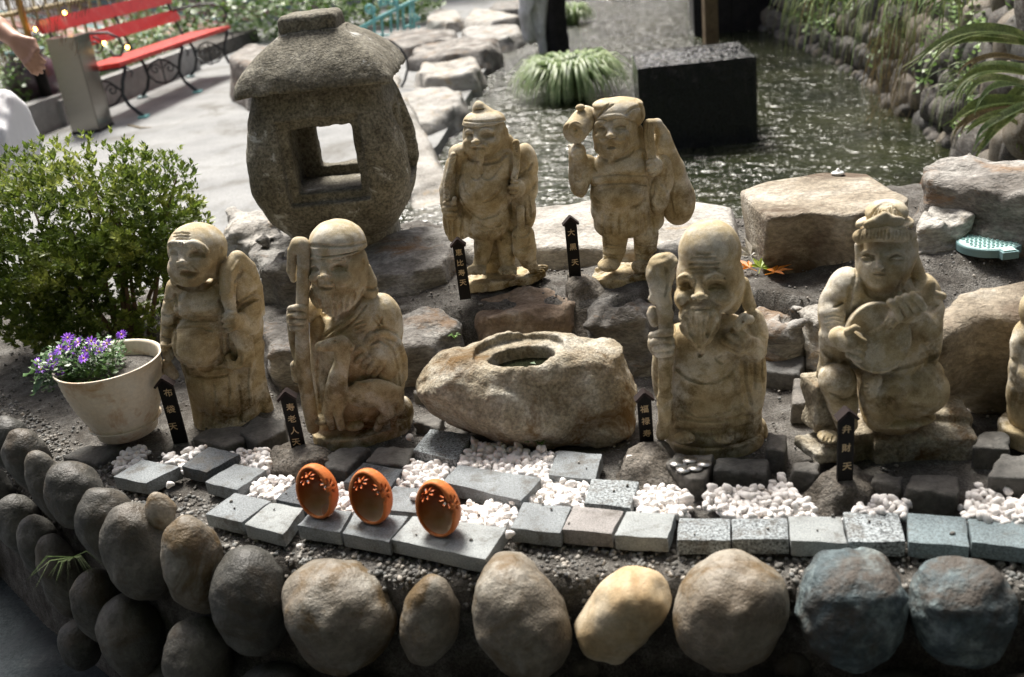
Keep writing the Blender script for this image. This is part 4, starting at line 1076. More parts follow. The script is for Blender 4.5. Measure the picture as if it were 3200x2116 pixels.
# ---- 4: man with mallet and large sack
def statue_mallet():
    f = Frame(1720, 280, 1206/500, 1.98)
    org = f.P(560, 1430, 0); org[2] = .50
    root = empty('stone_statue', org, 'stone statue in a flat cap raising a mallet with a big sack on its back', 'statue', 'carved stone statues of the seven lucky gods')
    S = Sculpt(f, 90, 100, 950, 1440, -330, 260)
    S.k = 22
    S.t([(520, 560, 60, 150), (540, 980, 60, 190)], 40); S.t([(760, 560, 60, 90), (760, 980, 50, 100)], 30); S.t([(600, 1000, 100, 130), (600, 1330, 90, 110)], 20)
    S.e(545, 990, 225, 150, 155, 10); S.e(550, 900, 215, 130, 150, 10)
    S.plane(f.P(550, 1108, 0), (0, -.1, -1))
    S.t([(520, 600, -10, 150), (520, 780, -10, 165)], 30); S.t([(600, 600, 0, 140), (600, 900, 0, 160)], 30); S.t([(440, 600, 0, 130), (440, 900, 0, 140)], 30)
    S.e(515, 780, 217, 145, 195, -15); S.e(540, 620, 225, 150, 155, 0); S.e(560, 500, 200, 90, 120, 20)
    S.k = 14
    S.e(850, 640, 80, 160, 90, 10); S.e(820, 790, 78, 130, 70, -30); S.e(800, 850, 52, 90, 50, -50)
    S.t([(280, 560, 20, 70), (240, 660, 10, 72), (215, 740, 0, 62)], 14); S.t([(215, 560, 0, 72), (200, 470, -20, 66)], 14)
    S.e(215, 660, 76, 150, 75, 0)
    # legs and boots
    S.t([(490, 1090, 10, 105), (480, 1210, 10, 88), (460, 1300, -20, 70)], 12); S.t([(720, 1090, 20, 100), (715, 1200, 20, 86), (700, 1300, -10, 68)], 12)
    S.e(440, 1320, 86, 62, 110, -70); S.e(688, 1330, 80, 62, 110, -60)
    # head
    S.k = 16
    S.e(490, 270, 165, 120, 150, -10); S.e(485, 330, 165, 165, 150, -10); S.e(470, 420, 140, 100, 130, -40); S.e(590, 380, 85, 120, 100, 10)
    S.t([(655, 300, 20, 40), (690, 400, 20, 45), (690, 470, 10, 40)], 12)
    S.k = 8
    S.e(655, 322, 22, 42, 22, -10)
    cheek(S, 372, 356, 40, 34, 14); cheek(S, 545, 352, 56, 42, 18)
    eye(S, 382, 302, 30, .25); eye(S, 527, 292, 40, .25); nose(S, 446, 350, 36, 66, 8)
    for p in ([(338, 268), (370, 246), (415, 240)], [(478, 240), (530, 214), (590, 246)]): S.line(p, 15, 6)
    S.e(455, 440, 32, 18, 24, off=3, op='s', k=5); S.line([(430, 452), (458, 464), (490, 448)], 9, 3)
    S.line([(372, 380), (400, 402), (440, 378)], 14, 9); S.line([(480, 376), (520, 392), (560, 380)], 14, 9)
    S.groove([(350, 330), (330, 345)], 4); S.groove([(590, 310), (612, 330)], 4); S.groove([(575, 360), (600, 420), (560, 470)], 6)
    S.t([(458, 480, -150, 26), (455, 520, -145, 20), (450, 545, -135, 12)], 8)
    for x in (442, 455, 468): S.groove([(x, 475), (x-2, 530)], 3, 0, 2)
    S.groove([(330, 430), (380, 500), (430, 535)], 8, 1); S.groove([(490, 535), (580, 500), (640, 440)], 8, 1)
    # robe: sash band, collar, pleats
    S.groove([(315, 662), (400, 646), (520, 636), (640, 642), (720, 650)], 6); S.groove([(300, 728), (400, 712), (520, 700), (640, 704), (725, 716)], 8, 1)
    S.groove([(320, 810), (400, 880), (510, 905), (640, 880), (725, 810)], 8, 2, 8); S.groove([(310, 560), (350, 620)], 6); S.groove([(700, 480), (728, 620), (745, 780), (760, 900)], 9, 1, 7)
    for x, x2 in ((345, 320), (400, 395), (455, 460), (520, 520), (585, 590), (645, 655), (700, 715), (750, 775)): S.groove([(x, 935), (x2, 1020), (x2, 1100)], 6, 0, 8)
    for y in (1160, 1185, 1240): S.groove([(395, y), (480, y+10), (570, y)], 5); S.groove([(645, y), (720, y+10), (790, y-5)], 5)
    S.groove([(380, 1290), (430, 1262), (500, 1275)], 6); S.groove([(640, 1300), (690, 1275), (750, 1288)], 6)
    S.line([(150, 500), (150, 700), (185, 790), (255, 780), (280, 700)], 12, 0, 6); S.groove([(190, 590), (190, 680), (225, 690), (235, 600)], 6)
    S.line([(130, 430), (150, 415), (165, 440)], 10, 0)
    for p in ([(780, 720), (760, 850), (785, 900)], [(830, 760), (800, 860)], [(870, 600), (840, 720)], [(860, 700), (880, 780)]): S.groove(p, 7, 0, 6)
    S.k = 7
    S.e(205, 475, 55, 62, 45, -60)
    fingers(S, [[(170, 470), (200, 455), (238, 450)], [(170, 500), (205, 486), (240, 480)], [(175, 530), (210, 514), (242, 508)]], 17)
    S.e(785, 580, 66, 66, 50, -105)
    fingers(S, [[(790, 545), (760, 540), (730, 550)], [(790, 575), (758, 576), (732, 585)], [(790, 608), (762, 610), (736, 618)], [(790, 640), (765, 644), (745, 650)]], 17)
    finish(S, 'figure', root, org)
    H = Sculpt(f, 280, 20, 740, 330, -330, 240)
    H.k = 14
    H.e(510, 160, 190, 112, 165, 10); H.e(620, 180, 90, 105, 130, 20); H.e(430, 110, 110, 60, 120, 10); H.e(600, 110, 95, 60, 120, 10)
    H.plane(f.P(500, 235, -120), (0, -.8, -.9))
    H.line([(335, 240), (400, 205), (480, 192), (560, 200), (640, 235)], 12, 0, 6)
    H.groove([(360, 210), (400, 150), (440, 110)], 6); H.groove([(380, 190), (430, 140), (480, 110)], 5); H.groove([(560, 190), (620, 140), (690, 130)], 6); H.groove([(640, 70), (680, 130), (690, 220)], 7)
    finish(H, 'cap', root, org)
    K = Sculpt(f, 80, 80, 360, 480, -220, 220)
    m = f.m
    a, b = f.P(185, 315, -90), f.P(265, 215, 60)
    K.seg(a, b, 90*m, 92*m, 2*m)
    n = (a-b)/np.linalg.norm(a-b)
    K.plane(a+n*34*m, n)
    K.e(225, 135, 34, 24, 30, -10, k=6); K.e(190, 300, 56, 56, 14, off=-4, k=4)
    K.e(190, 300, 14, 14, 12, off=2, op='s', k=4)
    K.t([(200, 380, -40, 26), (205, 440, -40, 24)], 6)
    finish(K, 'mallet', root, org)
    G = Sculpt(f, 660, 180, 1160, 1140, -200, 340)
    G.k = 22
    G.e(960, 850, 135, 175, 130, 90); G.t([(840, 380, 60, 70), (910, 600, 80, 100), (960, 800, 90, 125)], 30)
    G.e(850, 420, 70, 120, 80, 50)
    G.t([(740, 270, -30, 40), (742, 380, -70, 40), (765, 500, -100, 34), (775, 545, -105, 30)], 10); G.t([(745, 262, -20, 40), (800, 262, 20, 42), (850, 340, 50, 50)], 14)
    for d in (-14, 6, 24): G.groove([(745+d, 250), (735+d, 330), (750+d, 430), (770+d*.7, 510)], 4)
    G.groove([(790, 290), (812, 340), (800, 420), (800, 500)], 7)
    G.groove([(930, 700), (900, 820), (930, 960)], 8, 0, 8)
    finish(G, 'sack', root, org)
    B = Sculpt(f, 240, 1240, 860, 1520, -300, 260)
    B.ecyl(f.P(560, 1400, 20), 275*m, 190*m, 44*m, 8, 10*m, 2*m); B.noise(.006, 28, 5)
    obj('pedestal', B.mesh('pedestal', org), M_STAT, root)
    return root

# ---- 5: tall bald head, long beard, staff
def statue_elder():
    f = Frame(1950, 660, 1000/510, 1.46)
    org = f.P(560, 1470, 0); org[2] = .385
    root = empty('stone_statue', org, 'stone statue with a very tall bald head, pointed beard and knobbly staff', 'statue', 'carved stone statues of the seven lucky gods')
    S = Sculpt(f, 110, 30, 930, 1500, -340, 290)
    S.k = 28
    S.t([(360, 800, 40, 120), (370, 1380, 20, 120)], 30); S.t([(700, 800, 40, 140), (700, 1360, 20, 150)], 30); S.t([(240, 900, 30, 40), (250, 1350, 10, 40)], 20); S.e(540, 1340, 270, 110, 190, 0)
    S.e(545, 1220, 285, 250, 195, 20); S.e(545, 1000, 275, 300, 180, 20); S.e(560, 800, 270, 180, 165, 30)
    S.e(790, 760, 92, 170, 110, 30); S.e(800, 1000, 70, 260, 100, 10); S.e(830, 1350, 50, 100, 80, 60)
    S.e(205, 1010, 34, 170, 60, 20)
    S.k = 16
    S.t([(260, 780, 40, 70), (215, 800, -20, 68)], 16)
    S.t([(800, 850, -60, 75), (720, 810, -130, 62)], 18)
    # head
    S.k = 26
    S.e(525, 245, 186, 190, 175, 10); S.e(520, 400, 195, 240, 175, 0); S.e(500, 520, 188, 130, 155, -30); S.e(640, 440, 95, 190, 120, 20)
    S.k = 14
    cheek(S, 378, 530, 60, 52, 22); cheek(S, 598, 532, 72, 56, 24); S.e(465, 610, 90, 40, 60, off=-46)
    S.e(465, 690, 125, 100, 80, -115); S.t([(465, 650, -120, 125), (468, 740, -140, 88), (462, 810, -145, 46), (460, 868, -130, 12)], 16)
    S.t([(730, 440, 20, 38), (745, 520, 10, 42), (770, 580, 10, 40)], 14)
    S.k = 9
    eye(S, 374, 462, 44, .25, .8); eye(S, 565, 464, 48, .25, .8); nose(S, 462, 525, 48, 84, 2)
    for p in ([(332, 418), (375, 390), (432, 428)], [(492, 428), (545, 386), (622, 418)]): S.line(p, 18, 8, 5)
    for i in range(9): S.groove([(500+i*14, 396+abs(i-4)*3), (508+i*13, 424+abs(i-4)*2)], 3, 0, 2)
    for i in range(7): S.groove([(340+i*13, 398+abs(i-3)*4), (346+i*13, 424+abs(i-3)*3)], 3, 0, 2)
    for y, w in ((262, 50), (288, 80), (322, 88), (352, 84), (378, 60)): S.groove([(490-w, y+4), (470, y-4), (500, y+2), (490+w, y-2)], 6, 0, 6)
    S.line([(418, 592), (465, 598), (520, 590)], 14, 8); S.groove([(420, 603), (465, 610), (522, 602)], 5, 1); S.line([(435, 622), (465, 628), (500, 621)], 13, 7)
    S.groove([(410, 535), (380, 570), (345, 585)], 6); S.groove([(520, 535), (560, 570), (610, 590)], 6)
    S.line([(385, 605), (362, 650), (358, 705)], 17, 8, 5); S.line([(548, 605), (565, 650), (572, 700)], 17, 8, 5)
    for i in range(13):
        x = 370+i*16; y0 = 640-abs(i-6)*2
        S.groove([(x, y0), (x*.75+.25*463, y0+80), (x*.4+.6*463, y0+155)], 4.5, 0, 4)
    S.groove([(330, 600), (320, 640), (370, 740), (440, 850)], 8, 1)
    S.groove([(345, 610), (345, 700), (410, 820), (460, 885)], 11, 0, 5); S.groove([(592, 610), (585, 690), (525, 800), (464, 885)], 11, 0, 5)
    for p in ([(395, 660), (415, 770)], [(430, 650), (440, 810)], [(465, 645), (463, 830)], [(500, 650), (488, 810)], [(535, 660), (510, 770)]): S.groove(p, 9, 0, 3)
    # robe
    S.groove([(320, 960), (380, 1020), (480, 1052), (560, 1045), (650, 1000), (690, 920)], 8, 1, 7); S.line([(320, 985), (390, 1042), (480, 1070)], 7, 0)
    S.groove([(345, 1160), (380, 1220), (450, 1260), (560, 1250), (650, 1210), (690, 1130)], 7, 0, 8); S.e(460, 1200, 50, 60, 30, off=-14)
    S.groove([(330, 1262), (480, 1285), (620, 1280), (770, 1250)], 7, 0, 8); S.groove([(320, 1330), (460, 1345), (640, 1340), (760, 1310)], 6, 0, 8)
    S.line([(700, 900), (700, 1050), (725, 1180), (790, 1235), (850, 1180)], 13, 0, 8); S.groove([(740, 880), (745, 1050), (780, 1190)], 8, 0, 8); S.groove([(800, 900), (800, 1100)], 7, 0, 8)
    S.groove([(850, 900), (840, 1000), (860, 1080)], 6); S.groove([(830, 760), (880, 780)], 6); S.groove([(600, 880), (560, 900), (600, 930)], 7)
    S.groove([(300, 700), (310, 850), (290, 1000), (300, 1300)], 9, 1, 8)
    S.k = 8
    K = Sculpt(f, 120, 230, 360, 1440, -260, 120)
    K.t([(240, 480, -110, 60), (245, 620, -120, 40), (255, 740, -130, 44), (250, 900, -140, 42), (245, 1150, -150, 42), (240, 1370, -150, 42)], 12)
    K.e(225, 400, 82, 120, 70, -100, k=14); K.e(265, 310, 55, 60, 55, -100, k=14); K.e(190, 500, 38, 70, 50, -90, k=10)
    K.e(185, 650, 36, 60, 40, -80, k=10)
    K.noise(.0035, 60, 6, 2)
    K.groove([(250, 330), (270, 420), (250, 520)], 8)
    S.refs.append(K)
    S.e(225, 815, 78, 82, 66, -100)
    fingers(S, [[(160, 765), (225, 745), (292, 742)], [(170, 805), (235, 790), (300, 788)], [(180, 845), (240, 832), (300, 826)], [(200, 880), (245, 872), (295, 864)]], 22)
    S.refs.pop()
    finish(K, 'staff', root, org)
    S.t([(285, 740, -150, 22), (278, 690, -150, 22)], 6)
    S.e(700, 800, 78, 66, 50, -175)
    fingers(S, [[(745, 770), (700, 745), (662, 720)], [(735, 805), (680, 785), (630, 760)], [(720, 835), (665, 815), (608, 790)], [(705, 860), (655, 845), (605, 822)]], 21)
    S.t([(700, 700, -185, 34), (735, 660, -185, 34), (770, 665, -180, 28)], 10)
    S.groove([(745, 640), (725, 680), (745, 710)], 6)
    for cx, w in ((372, 66), (608, 66)):
        S.e(cx, 1388, w, 34, 80, -175)
        for i in range(4): S.groove([(cx-36+i*24, 1372), (cx-34+i*24, 1410)], 4)
    finish(S, 'figure', root, org)
    B = Sculpt(f, 180, 1340, 940, 1580, -330, 330)
    m = f.m
    B.ecyl(f.P(565, 1392, 0), 308*m, 215*m, 44*m, 4, 8*m, 2*m); B.noise(.0018, 40, 5)
    obj('pedestal', B.mesh('pedestal', org), M_STAT, root)
    return root

# ---- 6: seated woman playing a lute
def statue_lute():
    f = Frame(2450, 600, 1132/650, 1.38)
    org = f.P(600, 1460, 0); org[2] = .385
    root = empty('stone_statue', org, 'seated stone statue of a woman playing a round lute on a rough stone block', 'statue', 'carved stone statues of the seven lucky gods')
    S = Sculpt(f, 150, 180, 930, 1470, -330, 280)
    S.k = 26
    S.t([(545, 700, 60, 190), (600, 1150, 40, 190)], 40)
    S.e(545, 800, 290, 230, 165, 20); S.e(540, 620, 250, 180, 145, 20); S.e(340, 560, 110, 150, 110, 20); S.e(740, 580, 110, 140, 110, 20)
    S.e(300, 760, 92, 180, 95, 0); S.e(272, 650, 84, 150, 95, 5, k=30); S.e(790, 680, 66, 150, 95, 5, k=30); S.e(800, 780, 52, 190, 90, 20); S.e(650, 1000, 220, 130, 160, 20)
    S.k = 16
    S.e(290, 1020, 100, 95, 120, -90); S.t([(290, 1030, -120, 96), (320, 1150, -110, 80), (340, 1260, -90, 60)], 18)
    S.e(725, 1075, 170, 148, 165, -70); S.e(590, 1060, 120, 95, 100, -110)
    S.e(475, 1020, 56, 50, 60, -170); S.e(462, 1075, 44, 60, 60, -165); S.t([(500, 1100, -120, 90), (520, 1230, -90, 80)], 20); S.e(640, 1235, 190, 50, 110, -90)
    S.t([(250, 780, -30, 60), (230, 900, 0, 34), (195, 1000, 0, 22)], 16)
    S.t([(275, 660, -30, 85), (280, 780, -80, 62), (340, 800, -150, 58)], 16)
    S.t([(800, 640, -40, 70), (770, 740, -110, 80), (690, 680, -160, 60)], 18)
    S.e(240, 1330, 60, 36, 70, -130)
    # neck, head, hair
    S.t([(530, 480, 0, 80), (530, 580, 10, 100)], 20)
    S.k = 16
    S.e(545, 385, 146, 165, 145, -10); S.e(530, 465, 88, 70, 85, -60); S.e(560, 320, 158, 150, 150, 20)
    S.t([(690, 300, 20, 30), (715, 400, 20, 34), (735, 470, 10, 40), (740, 520, 0, 34)], 10); S.t([(408, 290, 0, 22), (408, 400, 0, 18), (425, 480, 0, 18)], 10)
    S.t([(412, 244, -50, 36), (470, 226, -90, 40), (550, 226, -108, 42), (630, 230, -85, 40), (684, 244, -40, 36)], 16)
    S.k = 8
    nose(S, 517, 412, 25, 60, 0); eye(S, 456, 360, 38, -.12, .8); eye(S, 610, 364, 38, -.12, .8)
    for p in ([(414, 335), (455, 318), (500, 340)], [(562, 342), (612, 318), (655, 340)]): S.line(p, 8, 1)
    S.line([(482, 440), (505, 432), (515, 436), (528, 432), (556, 442)], 7, 2); S.groove([(480, 446), (517, 450), (558, 446)], 4, 1); S.line([(492, 457), (518, 462), (545, 456)], 8, 2)
    for i in range(15): S.groove([(420+i*19, 205+abs(i-7)*1.5), (408+i*20, 262)], 4, 0, 3)
    for p in ([(430, 520), (470, 570), (530, 590)], [(640, 470), (600, 560), (540, 600)], [(388, 400), (375, 520), (325, 640), (310, 700)], [(300, 600), (345, 610)], [(270, 630), (330, 600)], [(690, 440), (715, 520)], [(640, 500), (660, 600)]): S.groove(p, 6)
    S.line([(380, 420), (368, 520), (318, 640)], 10, 0)
    for d in range(5): S.groove([(215+d*6, 680+d*22), (270, 665+d*22), (330-d*4, 680+d*20)], 5)
    for p in ([(730, 760), (760, 850), (810, 900)], [(690, 760), (670, 860)], [(780, 820), (830, 880)], [(840, 620), (800, 650)]): S.groove(p, 7, 0, 6)
    for p in ([(560, 1110), (640, 1190), (760, 1210)], [(530, 1120), (600, 1210), (720, 1240)], [(620, 1100), (700, 1170), (800, 1170)], [(250, 1090), (330, 1130), (400, 1100)]): S.groove(p, 6, 0, 8)
    S.groove([(420, 1000), (425, 1120), (440, 1260)], 12, 1, 8); S.groove([(360, 520), (345, 640), (350, 720)], 10, 0, 6); S.groove([(210, 860), (300, 930), (420, 950), (600, 960), (760, 920), (850, 880)], 11, 0, 6)
    for i in range(4): S.groove([(430+i*3, 1045+i*22), (462, 1040+i*22)], 4)
    for i in range(3): S.groove([(225+i*22, 1330), (215+i*22, 1360)], 4)
    finish(S, 'figure', root, org)
    H = Sculpt(f, 360, 20, 740, 230, -300, 240, refs=[S])
    H.k = 10
    H.e(558, 112, 108, 74, 105, 20); H.e(548, 165, 145, 50, 132, 10)
    for i in range(8): H.groove([(470+i*24, 140), (500+i*15, 90), (540+i*5, 58)], 3.5)
    H.t([(402, 180, -50, 12), (470, 160, -90, 13), (545, 124, -100, 16), (620, 155, -80, 13), (690, 185, -30, 12)], 6)
    H.e(545, 168, 110, 34, 20, -100, k=8)
    finish(H, 'headdress', root, org)
    L = Sculpt(f, 310, 460, 900, 1010, -340, 60, refs=[S])
    m = f.m
    cc = f.P(508, 792, -195)
    n = np.array([-.12, -1, .28]); n /= np.linalg.norm(n)
    zx = np.cross([0, 0, 1], n); zx /= np.linalg.norm(zx); zy = np.cross(n, zx)
    Mx = np.stack([zx, zy, n], 1)
    L.ecyl(cc, 170*m, 190*m, 30*m, rd=12*m, M=Mx, k=2*m)
    L.ecyl(cc+n*34*m, 155*m, 174*m, 12*m, rd=3*m, M=Mx, k=2*m, op='s')
    L.t([(585, 700, -215, 34), (700, 610, -205, 28), (770, 560, -190, 28)], 8); L.t([(775, 575, -190, 34), (800, 500, -185, 24)], 8); L.t([(790, 545, -190, 18), (862, 568, -180, 20)], 6); L.t([(730, 555, -195, 14), (705, 560, -195, 16)], 6)
    for i in range(5): L.line([(448+i*10, 838+i*14), (520+i*10, 770+i*13), (600+i*8, 690+i*12)], 5, 0, 3)
    L.line([(455, 775), (520, 745), (570, 690), (585, 640)], 10, 0, 4)
    finish(L, 'lute', root, org)
    G = Sculpt(f, 230, 560, 800, 960, -370, 0, refs=[L, S])
    G.k = 10
    G.t([(300, 790, -200, 56), (350, 810, -240, 54)], 14); G.e(355, 815, 76, 58, 40, -232)
    for pts in ([(370, 780), (400, 800), (432, 815)], [(370, 820), (405, 838), (436, 850)], [(370, 856), (405, 868), (428, 884)], [(350, 885), (385, 900), (412, 912)]): G.t([(x, y, -262, 18) for x, y in pts], 5)
    G.t([(345, 760, -255, 20), (385, 738, -262, 17), (404, 742, -262, 13)], 5)
    G.e(684, 664, 70, 50, 42, -212)
    for pts in ([(580, 600), (610, 640), (632, 690)], [(620, 585), (650, 620), (680, 672)], [(660, 572), (692, 605), (725, 655)], [(700, 562), (735, 590), (760, 632)]): G.t([(x, y, -248, 20) for x, y in pts], 5)
    finish(G, 'hands', root, org)
    B = Sculpt(f, 60, 930, 1080, 1580, -280, 330, vox=.0026)
    B.box(f.P(715, 1400, 20), (275*m, 200*m, 175*m), rotm(0, 0, -8), rd=20*m)
    B.e(720, 1250, 260, 60, 190, 40, k=20)
    B.box(f.P(860, 1260, 90), (120*m, 130*m, 130*m), rotm(0, 4, -12), rd=22*m, k=20*m)
    B.box(f.P(225, 1385, -60), (130*m, 120*m, 32*m), rotm(0, 4, 10), rd=14*m, k=12*m)
    B.box(f.P(200, 1140, 60), (75*m, 90*m, 150*m), rotm(0, 0, 10), rd=14*m, k=12*m)
    B.box(f.P(330, 1350, 40), (140*m, 120*m, 100*m), rd=20*m, k=20*m)
    B.noise(.004, 24, 5, 4, gain=.55)
    obj('rock_seat', B.mesh('rock_seat', org), M_BASIN, root)
    return root

# ---- 7: only the left edge of one more statue is in the picture
def statue_edge():
    f = Frame(2450, 600, 1132/650, 1.34)
    org = f.P(1400, 1350, 0); org[2] = .40
    root = empty('stone_statue', org, 'stone statue at the right edge of the photo, mostly cut off', 'statue', 'carved stone statues of the seven lucky gods')
    S = Sculpt(f, 1180, 560, 1660, 1380, -280, 260, vox=.0026)
    S.k = 26
    S.e(1420, 1180, 200, 200, 180, 0); S.e(1420, 960, 190, 240, 170, 0); S.e(1420, 780, 170, 130, 140, 0); S.e(1410, 640, 120, 130, 120, 0)
    S.t([(1300, 820, 0, 66), (1290, 950, -40, 56), (1340, 1010, -120, 46)], 14); S.e(1265, 1090, 50, 130, 70, 0)
    S.groove([(1240, 900), (1270, 950), (1250, 1010)], 7); S.groove([(1235, 1020), (1265, 1100), (1250, 1180)], 7)
    finish(S, 'figure', root, org)
    B = Sculpt(f, 1100, 1180, 1700, 1480, -330, 330, vox=.0026)
    m = f.m
    B.ecyl(f.P(1420, 1290, 0), 260*m, 200*m, 60*m, 0, 20*m); B.noise(.002, 40, 5)
    obj('pedestal', B.mesh('pedestal', org), M_STAT, root)
    return root

for fn in (statue_hotei, statue_deer, statue_fish, statue_mallet, statue_elder, statue_lute, statue_edge): fn()
# ---------------------------------------------------------------- granite pavers
ZP = .405
def paver(q, kind, zt_=ZP, th=.025):
    W = [at(x, y, zt_) for x, y in q]
    c = sum(W)/4
    bm = bmesh.new()
    top = [bm.verts.new((p-c)*np.array([1, 1, 0])+np.array([0, 0, th/2])) for p in W]
    bot = [bm.verts.new((p-c)*np.array([1, 1, 0])-np.array([0, 0, th/2])) for p in W]
    bm.faces.new(top); bm.faces.new(bot[::-1])
    for i in range(4): bm.faces.new((top[i], bot[i], bot[(i+1) % 4], top[(i+1) % 4]))
    bmesh.ops.recalc_face_normals(bm, faces=bm.faces[:])
    bmesh.ops.bevel(bm, geom=bm.edges[:], offset=.0022, segments=2, affect='EDGES', profile=.6)
    bmesh.ops.subdivide_edges(bm, edges=[e for e in bm.edges if e.calc_length() > .03], cuts=5, use_grid_fill=True)
    for v in bm.verts:
        v.co += Vector((0, 0, 1))*float(vnoise(np.array([v.co.x+c[0]]), np.array([v.co.y+c[1]]), np.array([v.co.z]), 70, 3)[0])*.0022
        v.co += Vector((float(vnoise(np.array([v.co.x*3+c[0]]), np.array([v.co.y+c[1]]), np.array([v.co.z]), 50, 1)[0]), float(vnoise(np.array([v.co.x+c[0]]), np.array([v.co.y*3+c[1]]), np.array([v.co.z]), 50, 2)[0]), 0))*.0022
    me = bpy.data.meshes.new('paving_stone'); bm.to_mesh(me); bm.free()
    me.polygons.foreach_set('use_smooth', [True]*len(me.polygons))
    me.set_sharp_from_angle(angle=R(40))
    return obj('paving_stone', me, PV[kind], terrace, loc=(c[0], c[1], zt_-th/2))
PAV = [
 ([(353,1490),(442,1435),(563,1457),(456,1510)],'mid'), ([(566,1456),(652,1395),(751,1418),(645,1476)],'dark'), ([(638,1506),(734,1448),(832,1467),(740,1532)],'mid'),
 ([(640,1605),(734,1539),(848,1565),(756,1632)],'mid'), ([(762,1638),(846,1569),(948,1587),(885,1670)],'light'), ([(860,1560),(935,1497),(1030,1510),(962,1583)],'dark'),
 ([(927,1642),(985,1585),(1100,1598),(1063,1664)],'mid'), ([(1069,1666),(1108,1600),(1276,1612),(1214,1694)],'mid'), ([(1180,1590),(1232,1518),(1342,1528),(1300,1602)],'mid'),
 ([(1072,1507),(1135,1445),(1258,1467),(1222,1520)],'dark'), ([(1290,1407),(1345,1340),(1476,1358),(1424,1440)],'speck'), ([(1382,1504),(1432,1452),(1694,1493),(1630,1565)],'mid'),
 ([(1222,1685),(1290,1611),(1584,1648),(1517,1749)],'light'), ([(1594,1650),(1636,1569),(1786,1582),(1750,1666)],'mid'), ([(1757,1654),(1793,1578),(1950,1596),(1911,1668)],'pink'),
 ([(1920,1673),(1957,1596),(2112,1604),(2087,1682)],'light'), ([(2114,1687),(2122,1618),(2281,1620),(2283,1687)],'speck'), ([(2288,1685),(2287,1620),(2459,1617),(2466,1685)],'speck'),
 ([(2470,1690),(2463,1613),(2629,1613),(2646,1696)],'light'), ([(2652,1693),(2634,1599),(2806,1599),(2829,1693)],'speck'), ([(2838,1693),(2835,1602),(3018,1615),(3029,1708)],'teal'),
 ([(3037,1693),(3022,1620),(3205,1631),(3222,1714)],'teal'), ([(3228,1712),(3212,1632),(3400,1640),(3420,1720)],'light'), ([(1711,1484),(1743,1407),(1882,1418),(1860,1498)],'mid'), ([(1824,1572),(1848,1495),(1997,1504),(1971,1586)],'speck')]
for q, k in PAV: paver(q, k)

# ---------------------------------------------------------------- white marble pebbles
def inpoly(x, y, P):
    c = False; n = len(P)
    for i in range(n):
        a, b = P[i], P[(i+1) % n]
        if (a[1] > y) != (b[1] > y) and x < (b[0]-a[0])*(y-a[1])/(b[1]-a[1])+a[0]: c = not c
    return c
WPS = [([(1420,1455),(1475,1372),(1560,1380),(1650,1402),(1745,1400),(1712,1490),(1650,1485)],.40), ([(1225,1515),(1290,1432),(1424,1448),(1385,1505),(1340,1528)],.396), ([(1640,1566),(1700,1495),(1846,1512),(1822,1584)],.396),
 ([(1430,1565),(1625,1568),(1594,1648),(1440,1632)],.396), ([(760,1538),(834,1480),(930,1498),(862,1562)],.396), ([(1030,1512),(1110,1520),(1170,1575),(1100,1592),(980,1583)],.394), ([(728,1398),(845,1405),(838,1466),(752,1440)],.394),
 ([(490,1430),(610,1396),(650,1395),(566,1454)],.392), ([(345,1462),(400,1392),(455,1398),(442,1436),(390,1470)],.392), ([(1976,1584),(2010,1515),(2110,1505),(2165,1550),(2150,1610),(2000,1604)],.402),
 ([(2190,1565),(2205,1530),(2280,1520),(2400,1520),(2440,1478),(2500,1540),(2560,1605),(2400,1616),(2300,1614)],.404), ([(2650,1597),(2700,1565),(2762,1538),(2840,1555),(2838,1600)],.408), ([(3000,1605),(3010,1560),(3050,1515),(3120,1525),(3220,1560),(3300,1590),(3220,1630)],.410)]
P_, S_ = [], []
for poly, z0 in WPS:
    W = [at(x, y, z0)[:2] for x, y in poly]
    xs = [w[0] for w in W]; ys = [w[1] for w in W]
    for layer in range(3):
        s = .0108
        x = min(xs)
        while x < max(xs):
            y = min(ys)
            while y < max(ys):
                qx, qy = x+rng.uniform(-.35, .35)*s, y+rng.uniform(-.35, .35)*s
                if inpoly(qx, qy, W) and (layer < 2 or rng.random() < .45):
                    r = rng.uniform(.0048, .0092)
                    e = min(1, layer)
                    P_.append((qx, qy, z0-.012+layer*.006+rng.uniform(-.0015, .0015))); S_.append(r)
                y += s
            x += s
for k in range(60):
    q = WPS[int(rng.integers(len(WPS)))][0]; c = np.mean(q, 0); v = np.array(q[int(rng.integers(len(q)))], float)
    w = at(*(v+(v-c)*rng.uniform(.0, .12)), .40); P_.append((w[0], w[1], .386)); S_.append(.005)
bed = tag(obj('white_pebbles', None), 'beds of small white marble pebbles between the granite pavers', 'pebbles')
P_ = np.array(P_); S_ = np.array(S_)
top = (P_[:,2]-np.array([0]*len(P_))); order = np.argsort(-(top*30+S_*100-P_[:,1]*.9))
sel = set(order[:290].tolist())
PM = []
for q in range(6):
    bm = pebble_mesh(50+q, 2); me = bpy.data.meshes.new('pebble'); bm.to_mesh(me); bm.free(); me.materials.append(M_PEB)
    me.polygons.foreach_set('use_smooth', [True]*len(me.polygons)); PM.append(me)
for n, i in enumerate(sel):
    o = obj('pebble', PM[n % 6], None, bed, loc=P_[i], rot=tuple(rng.uniform(-.6, .6, 2))+(rng.uniform(0, 6.28),)); o.scale = (S_[i],)*3
rest = [i for i in range(len(P_)) if i not in sel]
scatter('loose_pebbles', M_PEB, P_[rest], S_[rest], 2, bed, 50)
stray = []
